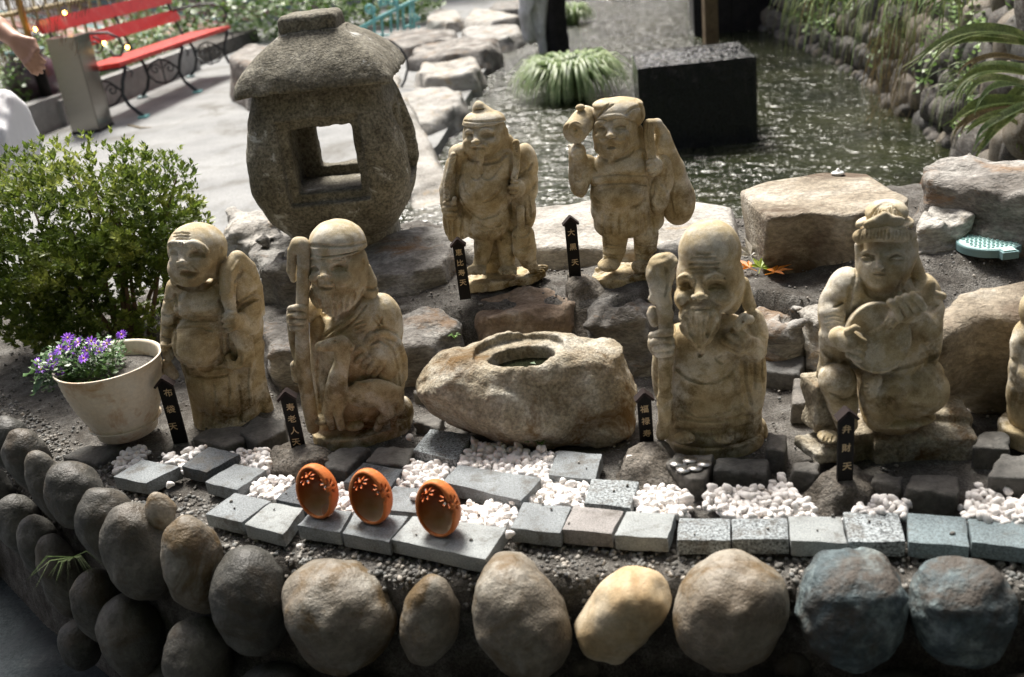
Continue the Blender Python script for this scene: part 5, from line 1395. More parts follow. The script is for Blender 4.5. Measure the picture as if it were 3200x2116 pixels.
for k in range(70):
    q = PAV[int(rng.integers(len(PAV)))][0]; w4 = rng.dirichlet([1, 1, 1, 1]); c_ = np.array(q, float).T @ w4
    if rng.random() < .35: w = at(c_[0], c_[1], ZP); stray.append((w[0], w[1], ZP+.002, rng.uniform(.0015, .0035)))
    else:
        w = at(c_[0]+rng.uniform(-60, 60), c_[1]+rng.uniform(60, 110), .38); stray.append((w[0], w[1], max(ground_z(w[0], w[1]), .2)+.003, rng.uniform(.003, .0065)))
scatter('stray_stones', M_GRAV, [s_[:3] for s_ in stray], [s_[3] for s_ in stray], 2, bed, 77)
print('PEBBLES', len(P_))
for (x, y, z, lb) in [(1277, 1368, .40, 'single white pebble on the flat stone beside the deer statue'), (1290, 1554, .41, 'single white pebble lying on the paver behind the middle egg'), (1593, 1672, .40, 'single white pebble at the corner of the front slab'), (531, 1517, .39, 'white pebble in the gravel left of the front pavers'),
                      (2640, 1460, .425, 'small white pebble beside the foot of the 弁財天 sign'), (1970, 1435, .41, 'white pebble at the right corner of the grey paver'), (940, 1712, .372, 'white stone below the pavers left of the middle egg')]:
    p = at(x, y, z); p[2] = z
    o = obj('pebble', PM[0], None, None, loc=p, rot=(.1, .2, x)); o.scale = (.008,)*3; tag(o, lb, 'pebble')

# ---------------------------------------------------------------- hollowed basin stone
f = Frame(1250, 950, 2.79, 1.56, 800)
S = Sculpt(f, 60, 60, 2250, 1420, -760, 760, vox=.0036)
org = f.P(1100, 1150, 0); org[2] = .37
S.k = 90
S.e(900, 780, 700, 400, 480, 40); S.e(1580, 740, 480, 430, 430, 40); S.e(470, 690, 330, 270, 330, 20); S.e(1100, 900, 560, 340, 520, 0); S.e(1250, 1060, 480, 200, 400, -40)
S.e(1100, 500, 640, 260, 430, 80)
m_ = f.m
S.plane(f.P(900, 262, 60), (-.03, .06, 1), k=.012)
S.plane(f.P(500, 430, 0), (-.62, -.05, .78), k=.015)
S.plane(f.P(900, 700, -450), (-.10, -.93, .50), k=.02)
S.plane(f.P(1800, 420, 0), (.60, -.10, .62), k=.02)
S.plane(f.P(1700, 620, -330), (.30, -.92, .35), k=.02)
S.plane(f.P(380, 950, -250), (-.50, -.62, -.62), k=.02)
S.plane(f.P(900, 1080, -440), (-.15, -.92, -.45), k=.02)
S.plane(f.P(2090, 760, 0), (1, -.1, .1), k=.02)
S.e(1640, 420, 300, 130, 260, 60, k=120); S.e(1650, 1000, 380, 240, 380, 0)
S.noise(.010, 9, 4, 4, (1, 1, 1.4), .5, 4)
hc = f.P(1030, 352, -10)
S.ecyl(hc+np.array([0, .0, 5*m_]), 395*m_, 300*m_, 95*m_, 4, 20*m_, 12*m_, 's')
hc2 = f.P(1055, 385, -50)
S.ecyl(hc2-np.array([0, 0, 150*m_]), 290*m_, 200*m_, 160*m_, 4, 20*m_, 12*m_, 's')
S.noise(.0018, 60, 8, 2)
root = empty('stone_basin', org, 'large tan rock with an oval water hollow carved in its top', 'water basin')
obj('rock', S.mesh('basin', org), M_BASIN, root)
wz = hc2[2]-190*m_
wb = MB().add([(hc2[0]+320*m_*math.cos(a)-org[0], hc2[1]+235*m_*math.sin(a)-org[1], wz-org[2]) for a in np.linspace(0, 2*math.pi, 25)[:-1]], [tuple(range(24))])
wb.build('water', M_STILL, root)
lf = f.P(1180, 483, -20)
tag(obj('leaf', MB().add([(0, 0, 0), (.004, .006, .002), (0, .013, 0), (-.004, .006, .002)], [(0, 1, 2), (0, 2, 3)]).mesh(), M_HERB, loc=(lf[0], lf[1], wz+.002), rot=(0, 0, .9)), 'tiny green leaf floating in the basin water', 'leaf')

# ---------------------------------------------------------------- stone lantern
LY = 2.20; LH = .185
lf_ = Frame(700, 0, 1.845, LY, 800)
def lz(cx, cy): return lf_.P(cx, cy)[2]
c0 = lf_.P(590, 1390); lcx = lf_.P(578, 1000)[0]+.004; lcy = LY+LH
zb, zt2 = lz(590, 1395)+.0, lz(560, 520)
org = np.array([lcx, lcy, .535])
root = empty('stone_lantern', org, 'squat grey stone lantern with square window openings and a domed roof', 'stone lantern')
yaw = -3
Mz = rotm(0, 0, yaw)
S = SDF((lcx-.27, lcy-.27, .50), (lcx+.27, lcy+.27, zt2+.12), .0055)
X = S.ax[0][:, None, None]-lcx; Yy = S.ax[1][None, :, None]-lcy; Zz = S.ax[2][None, None, :]
lx = Mz[0,0]*X+Mz[1,0]*Yy; ly = Mz[0,1]*X+Mz[1,1]*Yy
hs = np.array([.0, .03, .08, .16, .24, .32, .38, .43])*(zt2-.55)/.40+.555
ws = np.array([.100, .132, .168, .190, .186, .168, .150, .134])
w = np.interp(Zz, hs, ws)
rd = .014
d2 = ((np.abs(lx)/w)**4.6+(np.abs(ly)/w)**4.6)**(1/4.6)*w-w
S.D = np.maximum(d2*.93, np.maximum(zb-.0-Zz-.02, Zz-(zt2+.03))).astype(np.float32)
def wbox(cz, hw, hz, dep, ax=0, op='s', y0=0, rd_=.004):
    M = Mz
    c = np.array([lcx, lcy, cz])
    if ax == 0: c = c+M @ np.array([.006, -y0, 0]); S.box(c, (hw, dep, hz), M, rd=rd_, k=.003, op=op)
    else: c = c+M @ np.array([y0, 0, 0]); S.box(c, (dep, hw, hz), M, rd=rd_, k=.003, op=op)
wz0, wz1 = lz(580, 1130), lz(560, 745)
cz = (wz0+wz1)/2; hz = (wz1-wz0)/2
wbox(cz+.0, .118, hz+.025, .118, 0)               # inner chamber
wbox(cz, .072, hz, .4, 0); wbox(cz, .072, hz, .4, 1)
for sx in (1, -1):
    wbox(cz, .092, hz+.020, .030, 0, y0=sx*.186); wbox(cz, .092, hz+.020, .030, 1, y0=sx*.186)
S.noise(.0016, 60, 3, 3)
obj('fire_box', S.mesh('fire_box', org), M_LANT, root)
B = SDF((lcx-.16, lcy-.16, .49), (lcx+.16, lcy+.16, .62), .0045)
B.ecyl((lcx, lcy, .552), .125, .125, .035, 0, .012); B.noise(.0015, 50, 2, 2)
obj('foot', B.mesh('foot', org), M_LANT, root)
S = SDF((lcx-.30, lcy-.30, zt2-.05), (lcx+.30, lcy+.30, zt2+.25), .0042)
X = S.ax[0][:, None, None]-lcx; Yy = S.ax[1][None, :, None]-lcy; Zz = S.ax[2][None, None, :]
X = X-.006
lx = Mz[0,0]*X+Mz[1,0]*Yy; ly = Mz[0,1]*X+Mz[1,1]*Yy
rx_ = np.maximum(np.abs(lx), np.abs(ly))
corner = np.minimum(np.abs(lx), np.abs(ly))/(rx_+1e-6)
sag = .018*(1-corner**2)
e0 = zt2+.000
RZ1 = aty(700+560/1.845, 165/1.845, lcy)[2]; RZ2 = aty(700+560/1.845, 75/1.845, lcy)[2]
RH = RZ1-e0
# roof: square plan, convex sides, corners reaching down and out
hh = np.clip((Zz-e0)/RH, 0, 1)
Wd = .179*(1-.60*hh**1.7)
sq = (np.abs(lx)**11+np.abs(ly)**11)**(1/11)
drop = .009*corner**5*np.clip(rx_/.19, 0, 1)**3
Zz = Zz+drop
d2 = (sq-Wd)*.62
under = (e0+.004 - .030*np.clip((.19-rx_)/.19, 0, 1)+.0*sag) - Zz
D = np.maximum(d2, np.maximum(e0+.0-Zz, Zz-(e0+RH+.004)))
S.D = D.astype(np.float32)
S.noise(.0014, 40, 6, 3)
obj('roof', S.mesh('roof', org), M_LANT, root)
S = SDF((lcx-.12, lcy-.12, RZ1-.05), (lcx+.12, lcy+.12, RZ2+.04), .0042)
S.box((lcx+.0, lcy, (RZ1+RZ2)/2-.006), (.066, .066, (RZ2-RZ1)/2+.012), Mz, rd=.016); S.noise(.0016, 50, 7, 2)
obj('cap', S.mesh('cap', org), M_LANT, root)
print('LANTERN', RZ1, RZ2, zb, zt2, cz, hz, lcx, lcy)

# ---------------------------------------------------------------- terracotta egg holders
EGG = []
def egg(px, py, h_px, yaw, label, coin=False):
    base = at(px, py, ZP); m = mpp(base)
    h = h_px*m/_cp*.93; a = h*.37; b = h*.36
    c = np.array([0, 0, h*.5])
    if EGG:
        o = obj('egg_holder', EGG[0], None, loc=(base[0], base[1]+b*.2, ZP+.0005), rot=(0, 0, R(yaw)))
        return tag(o, label, 'candle holder', 'terracotta egg holders with flower cut-outs')
    S = SDF((-a*1.25, -b*1.3, -.002), (a*1.25, b*1.3, h*1.05), .0011)
    S.ell(c-np.array([0, 0, h*.06]), (a, b, h*.46), k=.001); S.ell(c+np.array([0, 0, h*.04]), (a*.86, b*.86, h*.47), k=.012)
    t = .0042
    S.ell(c-np.array([0, 0, h*.06]), (a-t, b-t, h*.46-t), op='s', k=.0005); S.ell(c+np.array([0, 0, h*.04]), (a*.86-t, b*.86-t, h*.47-t), op='s', k=.002)
    S.plane((0, -b*.30, h*.5), (0, -1, .10), k=.004)
    S.plane((0, 0, .0012), (0, 0, -1), k=.001)
    for az in (0, 62, -100):
        Mr = rotm(0, 0, az)
        cc = np.array([0, 0, h*(.40 if az == 0 else .60)])
        S.tube([cc+Mr @ np.array([0, b*.55, .004]), cc+Mr @ np.array([0, b*1.2, .012])], .0030, .0006, 's')
        for q in range(8):
            an = q*math.pi/4+.2
            dx, dz = math.cos(an), math.sin(an)
            for rr, w_ in ((.0070, .0014), (.0095, .0019), (.0122, .0019)):
                S.tube([cc+Mr @ np.array([dx*rr, b*.4, dz*rr+.002]), cc+Mr @ np.array([dx*rr, b*1.35, dz*rr+.006])], w_, .0006, 's')
    o = obj('egg_holder', S.mesh('egg_holder', (0, 0, 0)), M_TERRA, loc=(base[0], base[1]+b*.2, ZP+.0005), rot=(0, 0, R(yaw)))
    EGG.append(o.data); me = o.data; me.materials.append(M_GLAZE_SHADE)
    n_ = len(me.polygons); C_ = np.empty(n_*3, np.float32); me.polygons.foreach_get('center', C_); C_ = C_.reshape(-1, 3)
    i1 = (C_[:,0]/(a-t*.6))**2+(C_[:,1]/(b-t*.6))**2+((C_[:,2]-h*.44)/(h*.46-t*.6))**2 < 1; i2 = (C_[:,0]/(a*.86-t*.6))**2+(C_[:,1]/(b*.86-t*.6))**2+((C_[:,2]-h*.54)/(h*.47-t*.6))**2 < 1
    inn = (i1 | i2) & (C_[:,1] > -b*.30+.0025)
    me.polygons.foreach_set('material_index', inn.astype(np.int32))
    tag(o, label, 'candle holder', 'terracotta egg holders with flower cut-outs')
    if coin:
        k = obj('coin', MB().lathe([(0, 0), (.010, 0), (.010, .0014), (0, .0014)], 20).mesh(), M_COIN, loc=(base[0]+.012, base[1]-b*.0, ZP+.0125), rot=(R(65), 0, R(40)))
        tag(k, 'silver coin leaning inside the leftmost terracotta egg holder', 'coin')
egg(1003, 1618, 178, -27, 'leftmost terracotta egg holder, with a coin inside', True)
egg(1170, 1636, 180, -27, 'middle terracotta egg holder with flower cut-outs')
egg(1380, 1675, 184, -27, 'rightmost terracotta egg holder, alone on the big front slab')

# coins on the dark stone
cm = MB().lathe([(0, 0), (.0115, 0), (.0115, .0015), (0, .0015)], 20).mesh('coin', True)
for x, y, lb in [(2125, 1445, 'upper left coin on the stone before the tall-headed statue'), (2155, 1437, 'top coin on the stone before the tall-headed statue'), (2135, 1466, 'lowest coin on the stone before the tall-headed statue'), (2172, 1461, 'coin lying right of the lowest one before the tall-headed statue'), (2200, 1448, 'rightmost coin on the stone before the tall-headed statue'), (2113, 1450, 'leftmost coin on the stone, half under its neighbour')]:
    p = at(x, y, .412)
    tag(obj('coin', cm, M_COIN, loc=(p[0], p[1], .4115+(.0016 if 'half' in lb else .0)), rot=(.05, .04, 1)), lb, 'coin')

# ---------------------------------------------------------------- signs with gilded characters
def sign(chars, apex, bottom, wpx, Y, cpos, label):
    A = aty(apex[0], apex[1], Y); Bt = aty(bottom[0], bottom[1], Y)
    m = mpp(A); w = wpx*m; x0 = (A[0]+Bt[0])/2
    root = empty('name_sign', (x0, Y, Bt[2]), label, 'sign', 'small black name signs of the statues')
    zt_ = A[2]-w*.45; h = zt_-Bt[2]
    b = MB().box((0, .0035, h/2-.01), (w/2, .003, h/2+.01)).build('board', M_BLACK, root)
    for s in (-1, 1):
        L = w*.92
        mb = MB().box((0, 0, 0), (L/2, .009, .0022))
        o = mb.build('roof_board', M_SIGNROOF, root)
        o.location = (s*L*.34, .002, h+w*.17); o.rotation_euler = (0, R(44)*s, 0)
    MB().add([(-w/2, .001, h), (w/2, .001, h), (0, .001, h+w*.42), (-w/2, .006, h), (w/2, .006, h), (0, .006, h+w*.42)], [(0, 1, 2), (5, 4, 3), (0, 3, 4, 1), (1, 4, 5, 2), (2, 5, 3, 0)]).build('gable', M_BLACK, root)
    for ch, (cx, cy) in zip(chars, cpos):
        P = aty(cx, cy, Y)
        cu = bpy.data.curves.new('lettering', 'FONT'); cu.body = ch; cu.size = w*.62; cu.extrude = .0004; cu.offset = .00012
        cu.align_x = 'CENTER'; cu.align_y = 'CENTER'; cu.resolution_u = 3
        tmp = bpy.data.objects.new('t', cu); COL.objects.link(tmp); dg = bpy.context.evaluated_depsgraph_get(); me = bpy.data.meshes.new_from_object(tmp.evaluated_get(dg)); bpy.data.objects.remove(tmp); bpy.data.curves.remove(cu); me.name = 'lettering'
        o = obj('lettering', me, M_GOLD, root, loc=(P[0]-x0, -.0002, P[2]-Bt[2]), rot=(math.pi/2, 0, 0))
sign('布袋天', (520, 1180), (545, 1358), 46, 1.70, [(526, 1229), (534, 1281), (541, 1334)], 'black roofed sign reading 布袋天 beside the flower pot')
sign('寿老人天', (897, 1222), (931, 1412), 44, 1.58, [(908, 1274), (913, 1311), (920, 1347), (926, 1382)], 'black roofed sign reading 寿老人天 left of the deer statue')
sign('恵比寿天', (1429, 748), (1451, 908), 36, 1.93, [(1434, 790), (1438, 823), (1443, 854), (1447, 884)], 'black roofed sign reading 恵比寿天 before the fish statue')
sign('大黒天', (1778, 680), (1800, 850), 38, 1.96, [(1785, 728), (1791, 773), (1797, 821)], 'black roofed sign reading 大黒天 left of the mallet statue')
sign('福禄寿', (2009, 1226), (2025, 1382), 44, 1.43, [(2014, 1280), (2018, 1318), (2022, 1356)], 'black roofed sign reading 福禄寿 right of the basin')
sign('弁財天', (2642, 1283), (2648, 1467), 50, 1.245, [(2646, 1343), (2645, 1401), (2647, 1458)], 'black roofed sign reading 弁財天 in front of the seated statue')
# ---------------------------------------------------------------- bank rocks of the pond
G_ = 'rocks along the pond bank'
def brock(px, zt_, label, seed, mt=None, zb=-.12, amp=.035, vox=.02, tilt=(0, 0), taper=.25):
    rock(px, zt_, zb, mt or (M_ROCKL if seed % 3 else M_ROCK), label, vox=vox, amp=amp, seed=seed, taper=taper, tilt=tilt, rnd=.03, cuts=2, group=G_)
brock([(1235, 330), (1248, 282), (1330, 262), (1438, 280), (1440, 312), (1400, 335), (1320, 372), (1270, 360)], .11, 'flat sunlit rock tongue right of the lantern roof', 70)
brock([(1290, 215), (1330, 185), (1404, 178), (1490, 186), (1482, 222), (1404, 232), (1330, 240)], .13, 'pale flat rock with dark wet front above the rock tongue', 71)
brock([(1275, 178), (1300, 140), (1400, 118), (1530, 118), (1556, 140), (1500, 172), (1400, 182)], .12, 'broad pale rock shelf in the middle of the bank', 72)
brock([(1215, 420), (1240, 340), (1300, 350), (1350, 420), (1385, 500), (1370, 560), (1290, 540)], .12, 'sloping blue-grey rock beside the lantern window', 73, amp=.04, tilt=(-.2, .2))
brock([(1440, 92), (1500, 78), (1620, 76), (1625, 100), (1560, 122), (1460, 118)], .08, 'long flat rock left of the bleached trunk', 74)
brock([(1180, 120), (1230, 95), (1330, 90), (1420, 95), (1400, 118), (1280, 140), (1200, 160)], .12, 'low pale rock at the foot of the teal railing', 75)
brock([(1335, 55), (1350, 28), (1410, 24), (1440, 48), (1400, 64)], .16, 'rounded brownish boulder at the top of the bank', 76)
brock([(1450, 60), (1480, 30), (1560, 30), (1620, 52), (1540, 72)], .12, 'pale boulder beside the bleached trunk', 77)
brock([(1530, 30), (1545, 0), (1640, 0), (1625, 28)], .12, 'dark-fronted rock at the top edge left of the trunk', 78, M_ROCK)
brock([(1350, 70), (1380, 58), (1450, 60), (1455, 76), (1380, 82)], .06, 'small flat stone lying before the rounded boulder', 79, vox=.016)
brock([(1160, 330), (1190, 250), (1240, 230), (1260, 300), (1235, 380)], .05, 'low grey rock directly behind the lantern', 80)
brock([(1000, 560), (1090, 480), (1190, 500), (1180, 590), (1060, 620)], .14, 'pale rock seen through the lantern window', 81, vox=.012, amp=.03)
brock([(728, 190), (735, 150), (780, 135), (850, 145), (850, 195), (790, 215)], .32, 'dark boulder with a bright top right of the bench', 82, M_ROCK, zb=-.02)
brock([(30, 1150), (60, 1128), (120, 1130), (130, 1160), (70, 1180)], .30, 'small grey stone at the left edge under the azalea', 83, M_COBB, zb=.1, vox=.008, amp=.01)
brock([(2960, 1330), (3000, 1300), (3060, 1310), (3040, 1350)], .39, 'low dark stone right of the rock seat', 84, M_SLATE, zb=.36, vox=.006, amp=.004)

# ---------------------------------------------------------------- black granite block in the pond
A = at(2007, 477, -.06); Bq = at(2368, 443, -.06)
ex = (Bq-A); bw = math.hypot(ex[0], ex[1]); ex /= bw; ey = np.array([-ex[1], ex[0], 0])
ztop_b = aty(2007, 216, A[1])[2]
bd_ = .62
mid = A+ex*bw/2+ey*bd_/2
root = empty('water_block', (mid[0], mid[1], -.06), 'black polished granite block with water welling over its top in the pond', 'fountain', rz=math.atan2(ex[1], ex[0]))
bm = bmesh.new(); bmesh.ops.create_cube(bm, size=1)
bmesh.ops.scale(bm, vec=(bw, bd_, ztop_b+.26), verts=bm.verts); bmesh.ops.translate(bm, vec=(0, 0, (ztop_b+.26)/2-.2), verts=bm.verts)
bmesh.ops.bevel(bm, geom=bm.edges[:], offset=.006, segments=2, affect='EDGES')
me = bpy.data.meshes.new('block'); bm.to_mesh(me); bm.free(); obj('block', me, M_BLOCK, root)
MB().box((0, 0, .006), (bw/2+.004, bd_/2+.004, .008)).build('waterline_reflection', M_BLOCK, root)  # added slab, stands in for the reflected light line at the water
n = 40
xs = np.linspace(-bw/2+.004, bw/2-.004, n); ys = np.linspace(-bd_/2+.004, bd_/2-.004, n)
XX, YY = np.meshgrid(xs, ys, indexing='ij')
edge = np.clip(np.minimum(bw/2-np.abs(XX), bd_/2-np.abs(YY))/.05, 0, 1)
ZZ = ztop_b+.06+.003+.006*edge+(fbm(XX, YY, XX*0, 9, 3, 3)*.016+.012*np.exp(-((XX)**2+(YY-.05)**2)/.01))*edge
ii = (np.arange(n-1)[:, None]*n+np.arange(n-1)[None, :]).ravel()
obj('water_sheet', new_mesh('water_sheet', np.stack([XX, YY, ZZ], -1).reshape(-1, 3), np.stack([ii, ii+n, ii+n+1, ii+1], 1)), M_FILM, root)

# ---------------------------------------------------------------- old tree trunk in the water, with bleached wood
tb = at(1745, 185, -.06); ty = tb[1]; tm = mpp(tb)
root = empty('old_trunk', tb, 'dark old tree trunk standing in the pond with bleached white wood on its left', 'tree trunk')
S = SDF(tb+np.array([-.45, -.25, -.1]), tb+np.array([.3, .3, 1.9]), .016)
S.tube([tb+np.array([.0, 0, -.1]), aty(1738, 120, ty), aty(1730, 0, ty), aty(1722, -200, ty), aty(1715, -330, ty)], [.115, .10, .105, .11, .10], .02)
S.noise(.02, 7, 3, 4, (1, 1, .3))
obj('trunk', S.mesh('trunk', tb), M_DWOOD, root)
S = SDF(tb+np.array([-.5, -.35, 0]), tb+np.array([.2, .2, 1.9]), .014)
S.tube([aty(1655, 112, ty-.05), aty(1655, 40, ty-.05), aty(1660, -60, ty-.05), aty(1690, -240, ty)], [.07, .10, .12, .08], .03)
S.tube([aty(1700, 180, ty-.1), aty(1690, 100, ty-.08), aty(1690, -60, ty-.05)], [.04, .045, .08], .03)
S.ell(aty(1678, 62, ty-.16), (.05, .06, .11), op='s', k=.02)
S.noise(.022, 6, 6, 4, (1, 1, .35))
obj('bleached_wood', S.mesh('bleached', tb), M_DRIFT, root)

# ---------------------------------------------------------------- dark pavilion wall and post at the back right
pb = at(2222, 160, -.06)
MB().box((0, 0, 1.6), (.055, .055, 1.75)).build('post', M_POST, tag(empty('wooden_post', pb, 'square brown wooden post standing in the dark back corner of the pond', 'post'), None), loc=(0, 0, 0))
root = empty('dark_wall', (2.6, 9.6, -.1), 'tall dark wooden wall closing the pond at the back right', 'wall')
for i in range(9):
    MB().box((-.45+i*.155, 0, 1.7), (.075, .02, 1.8)).build('plank', M_DWOOD, root)
for i in range(26):
    MB().box((-.53+.031*i, .08+i*.16, 1.7), (.02, .075, 1.8), Matrix.Rotation(-.19, 3, 'Z')).build('plank', M_DWOOD, root)

# ---------------------------------------------------------------- rubble wall on the right bank
WL = np.array([(1.75, 3.0), (2.0, 3.85), (2.25, 4.65), (2.36, 5.3), (2.58, 6.77), (2.68, 8.48), (2.72, 9.6)])
rw = tag(obj('rubble_wall', MB().add([(x+h*.28+.10, y, h) for x, y in WL for h in (-.2, 1.35)], [(2*i, 2*i+1, 2*i+3, 2*i+2) for i in range(len(WL)-1)]).mesh('bank_core'), M_SOIL),
         'leaning wall of rough rounded stones along the right side of the pond', 'stone wall')
SM = []
for q in range(8):
    S = SDF((-1.5, -1.5, -1.5), (1.5, 1.5, 1.5), .13)
    S.ell((0, 0, 0), (1, .8, .95)); S.box((0, 0, 0), (.78, .7, .8), rd=.35, k=.3)
    S.noise(.16, .9, q, 3); SM.append(S.mesh('wall_stone'))
    SM[-1].materials.append([M_ROCK, M_COBB, M_ROCK, M_COBL][q % 4])
seg = np.hypot(*np.diff(WL, axis=0).T); cum = np.concatenate([[0], np.cumsum(seg)])
row = 0; h = -.08; cnt = 0
while h < 1.25:
    t = rng.uniform(0, .1)
    big = rng.uniform(.075, .10)
    while t < cum[-1]:
        s = big*rng.uniform(.75, 1.35)*(1.15 if t < 3 else .9)
        if h < 0: s *= .75
        x, y = np.interp(t, cum, WL[:,0]), np.interp(t, cum, WL[:,1])
        if cnt < 296:
            o = obj('stone', SM[int(rng.integers(8))], None, rw, loc=(x+h*.28+rng.uniform(-.03, .04), y, h+rng.uniform(-.03, .03)), rot=tuple(rng.uniform(-.35, .35, 2))+(rng.uniform(0, 6.28),))
            o.scale = (s, s, s*rng.uniform(.9, 1.35)); cnt += 1
        t += s*1.75
    h += big*1.75
print('WALLSTONES', cnt)
bankh = [(x+.45+k*.9, y, 1.25+k*.55+.1*math.sin(3*y+k)) for x, y in [(1.5, 2.6)]+[tuple(w) for w in WL]+[(2.8, 14)] for k in range(3)]
tag(obj('planted_bank', new_mesh('planted_bank', bankh, [(3*i+k, 3*i+k+1, 3*i+k+4, 3*i+k+3) for i in range(len(WL)+1) for k in range(2)]), M_SOIL), kind='structure')

# ---------------------------------------------------------------- leaves: strap leaves, grass tufts, ivy
def strap(name, leaves, mt, label, cat, group=None, base=None):
    base = leaves[0][0][0] if base is None else base
    root = empty(name, base, label, cat, group)
    by = {}
    for n_, (pts, w, m_) in enumerate(leaves):
        P = [Vector([float(c) for c in p])-Vector([float(c) for c in base]) for p in pts]
        Q = []
        for i in range(len(P)-1):            # Catmull-Rom
            p0, p1, p2, p3 = P[max(i-1, 0)], P[i], P[i+1], P[min(i+2, len(P)-1)]
            for k in range(4):
                t = k/4
                Q.append(.5*((2*p1)+(-p0+p2)*t+(2*p0-5*p1+4*p2-p3)*t*t+(-p0+3*p1-3*p2+p3)*t**3))
        Q.append(P[-1])
        d = (Q[-1]-Q[0]); side = d.cross(Vector((0, 0, 1)))
        side = (side.normalized() if side.length > 1e-4 else Vector((1, 0, 0)))*.75+Vector((.3, -.3, .55))
        if len(leaves) <= 60:
            MB().blade(Q, w, side, .5).build('leaf', m_ or mt, root, True)
        else:
            by.setdefault((m_ or mt).name, (MB(), m_ or mt))[0].blade(Q, w, side, .5)
    for b, m_ in by.values(): tag(b.build('leaves', m_, root, True), kind='stuff')
    return root
def c4(x, y, yy): return aty(2300+x/1.742, y/1.742, yy)
LV = []
for pts, w, m_ in [
 ([(1600, 205), (1480, 160), (1300, 152), (1150, 200), (1050, 275), (985, 345)], .012, M_STRAP), ([(1600, 235), (1400, 205), (1230, 212), (1100, 290), (1025, 460)], .012, M_STRAP),
 ([(1590, 190), (1450, 200), (1250, 200), (1100, 230), (1000, 300), (900, 370)], .009, M_STRAP), ([(1590, 400), (1440, 372), (1300, 400), (1230, 480), (1185, 590)], .012, M_STRAP),
 ([(1600, 370), (1450, 358), (1330, 372), (1240, 440), (1170, 560)], .014, M_GRASS), ([(1600, 545), (1420, 540), (1300, 570), (1210, 630), (1160, 690)], .014, M_STRAP),
 ([(1600, 440), (1480, 560), (1400, 680), (1325, 825)], .019, M_STRAP), ([(1620, 500), (1520, 600), (1430, 690), (1330, 820)], .014, M_STRAP), ([(1600, 610), (1450, 620), (1330, 660), (1250, 730)], .011, M_STRAP),
 ([(1590, 580), (1400, 600), (1260, 650), (1190, 730), (1205, 830)], .008, M_DRYL), ([(1600, 460), (1440, 420), (1320, 440), (1260, 520), (1240, 580)], .009, M_STRAP),
 ([(1600, 330), (1450, 300), (1350, 310), (1250, 350), (1200, 420)], .007, M_DRYL), ([(1590, 660), (1560, 740), (1550, 830)], .012, M_STRAP), ([(1600, 560), (1500, 600), (1340, 700), (1300, 800)], .010, M_GRASS),
 ([(1600, 720), (1480, 640), (1360, 620), (1250, 650), (1180, 700)], .008, M_STRAP), ([(1600, 480), (1500, 450), (1380, 480), (1310, 580), (1290, 690)], .008, M_GRASS)]:
    for q in range(2):
        yy = rng.uniform(3.2, 3.55); jx, jy = (0, 0) if q == 0 else rng.uniform(-70, 70, 2)
        LV.append(([c4(x+jx*i/(len(pts)-1), y+jy*(.4+.6*i/(len(pts)-1)), yy-.12*i/(len(pts)-1)+.05) for i, (x, y) in enumerate(pts)], w*(1.45 if q == 0 else 1.0), m_))
strap('strap_leaf_plant', LV, M_STRAP, 'large arching strap-leaf plant hanging in from the right edge', 'plant', base=c4(1640, 500, 3.4))
for cx, cy, yy, n_, L, lb in [(430, -20, 6.6, 34, .42, 'strap-leaf tuft hanging at the top near the dark corner'), (620, -10, 5.6, 26, .42, 'strap-leaf tuft with one orange blade at the top of the wall'), (930, -30, 4.6, 44, .46, 'full strap-leaf tuft at the top of the wall above the dry grass'),
                              (1220, -30, 4.1, 40, .42, 'strap-leaf tuft at the top right above the big arching plant'), (1270, 470, 3.75, 46, .20, 'fine-leaved grass clump behind the arching leaves at the right')]:
    b = c4(cx, cy, yy); LV = []
    for i in range(n_):
        an = rng.uniform(2.2, 4.6); l = L*rng.uniform(.5, 1.1); up = rng.uniform(.05, .3)*L
        dx, dy = math.cos(an)*l*.75, math.sin(an)*l*.5
        p0 = b+rng.uniform(-.05, .05, 3)
        LV.append(([p0, p0+np.array([dx*.35, dy*.35, up]), p0+np.array([dx*.8, dy*.8, up*.6-.08*L]), p0+np.array([dx, dy, -l*rng.uniform(.4, .95)])], rng.uniform(.004, .010) if L > .3 else .0025, M_DRYL if rng.random() < .10 else (M_STRAP if rng.random() < .6 else M_GRASS)))
    strap('strap_leaf_tuft', LV, M_STRAP, lb, 'plant', 'strap-leaf tufts on the rubble wall')
LV = []
b = c4(850, 180, 4.55)
for i in range(90):
    p0 = b+np.array([rng.uniform(-.09, .09), rng.uniform(-.05, .05), rng.uniform(-.05, .09)]); l = rng.uniform(.2, .5)
    LV.append(([p0, p0+np.array([rng.uniform(-.05, .02), -.04, -.1*l]), p0+np.array([rng.uniform(-.08, .03), -.05, -l*.6]), p0+np.array([rng.uniform(-.09, .05), -.03, -l])], .0035, M_DRYL))
strap('dry_grass_clump', LV, M_DRYL, 'brown dry grass clump hanging over the wall stones to the water', 'plant')
def leaf_cloud(name, mt, pts, size, parent=None, kind='stuff', seed=0, star=None):
    n = len(pts); P = np.asarray(pts); s = rng.uniform(.7, 1.3, n)*size
    a = rng.uniform(0, 2*np.pi, n); el = rng.uniform(-.5, .9, n)
    d = np.stack([np.cos(a)*np.cos(el), np.sin(a)*np.cos(el), np.sin(el)], 1)
    sd_ = np.stack([-np.sin(a), np.cos(a), rng.uniform(-.4, .4, n)], 1)
    up = np.cross(d, sd_)
    V = np.stack([P, P+d*s[:,None]*.5+sd_*s[:,None]*.28-up*s[:,None]*.05, P+d*s[:,None], P+d*s[:,None]*.5-sd_*s[:,None]*.28-up*s[:,None]*.05], 1).reshape(-1, 3)
    F = np.arange(n*4).reshape(-1, 4)
    o = obj(name, new_mesh(name, V, F), mt, parent)
    return tag(o, kind=kind) if kind else o
pts = []
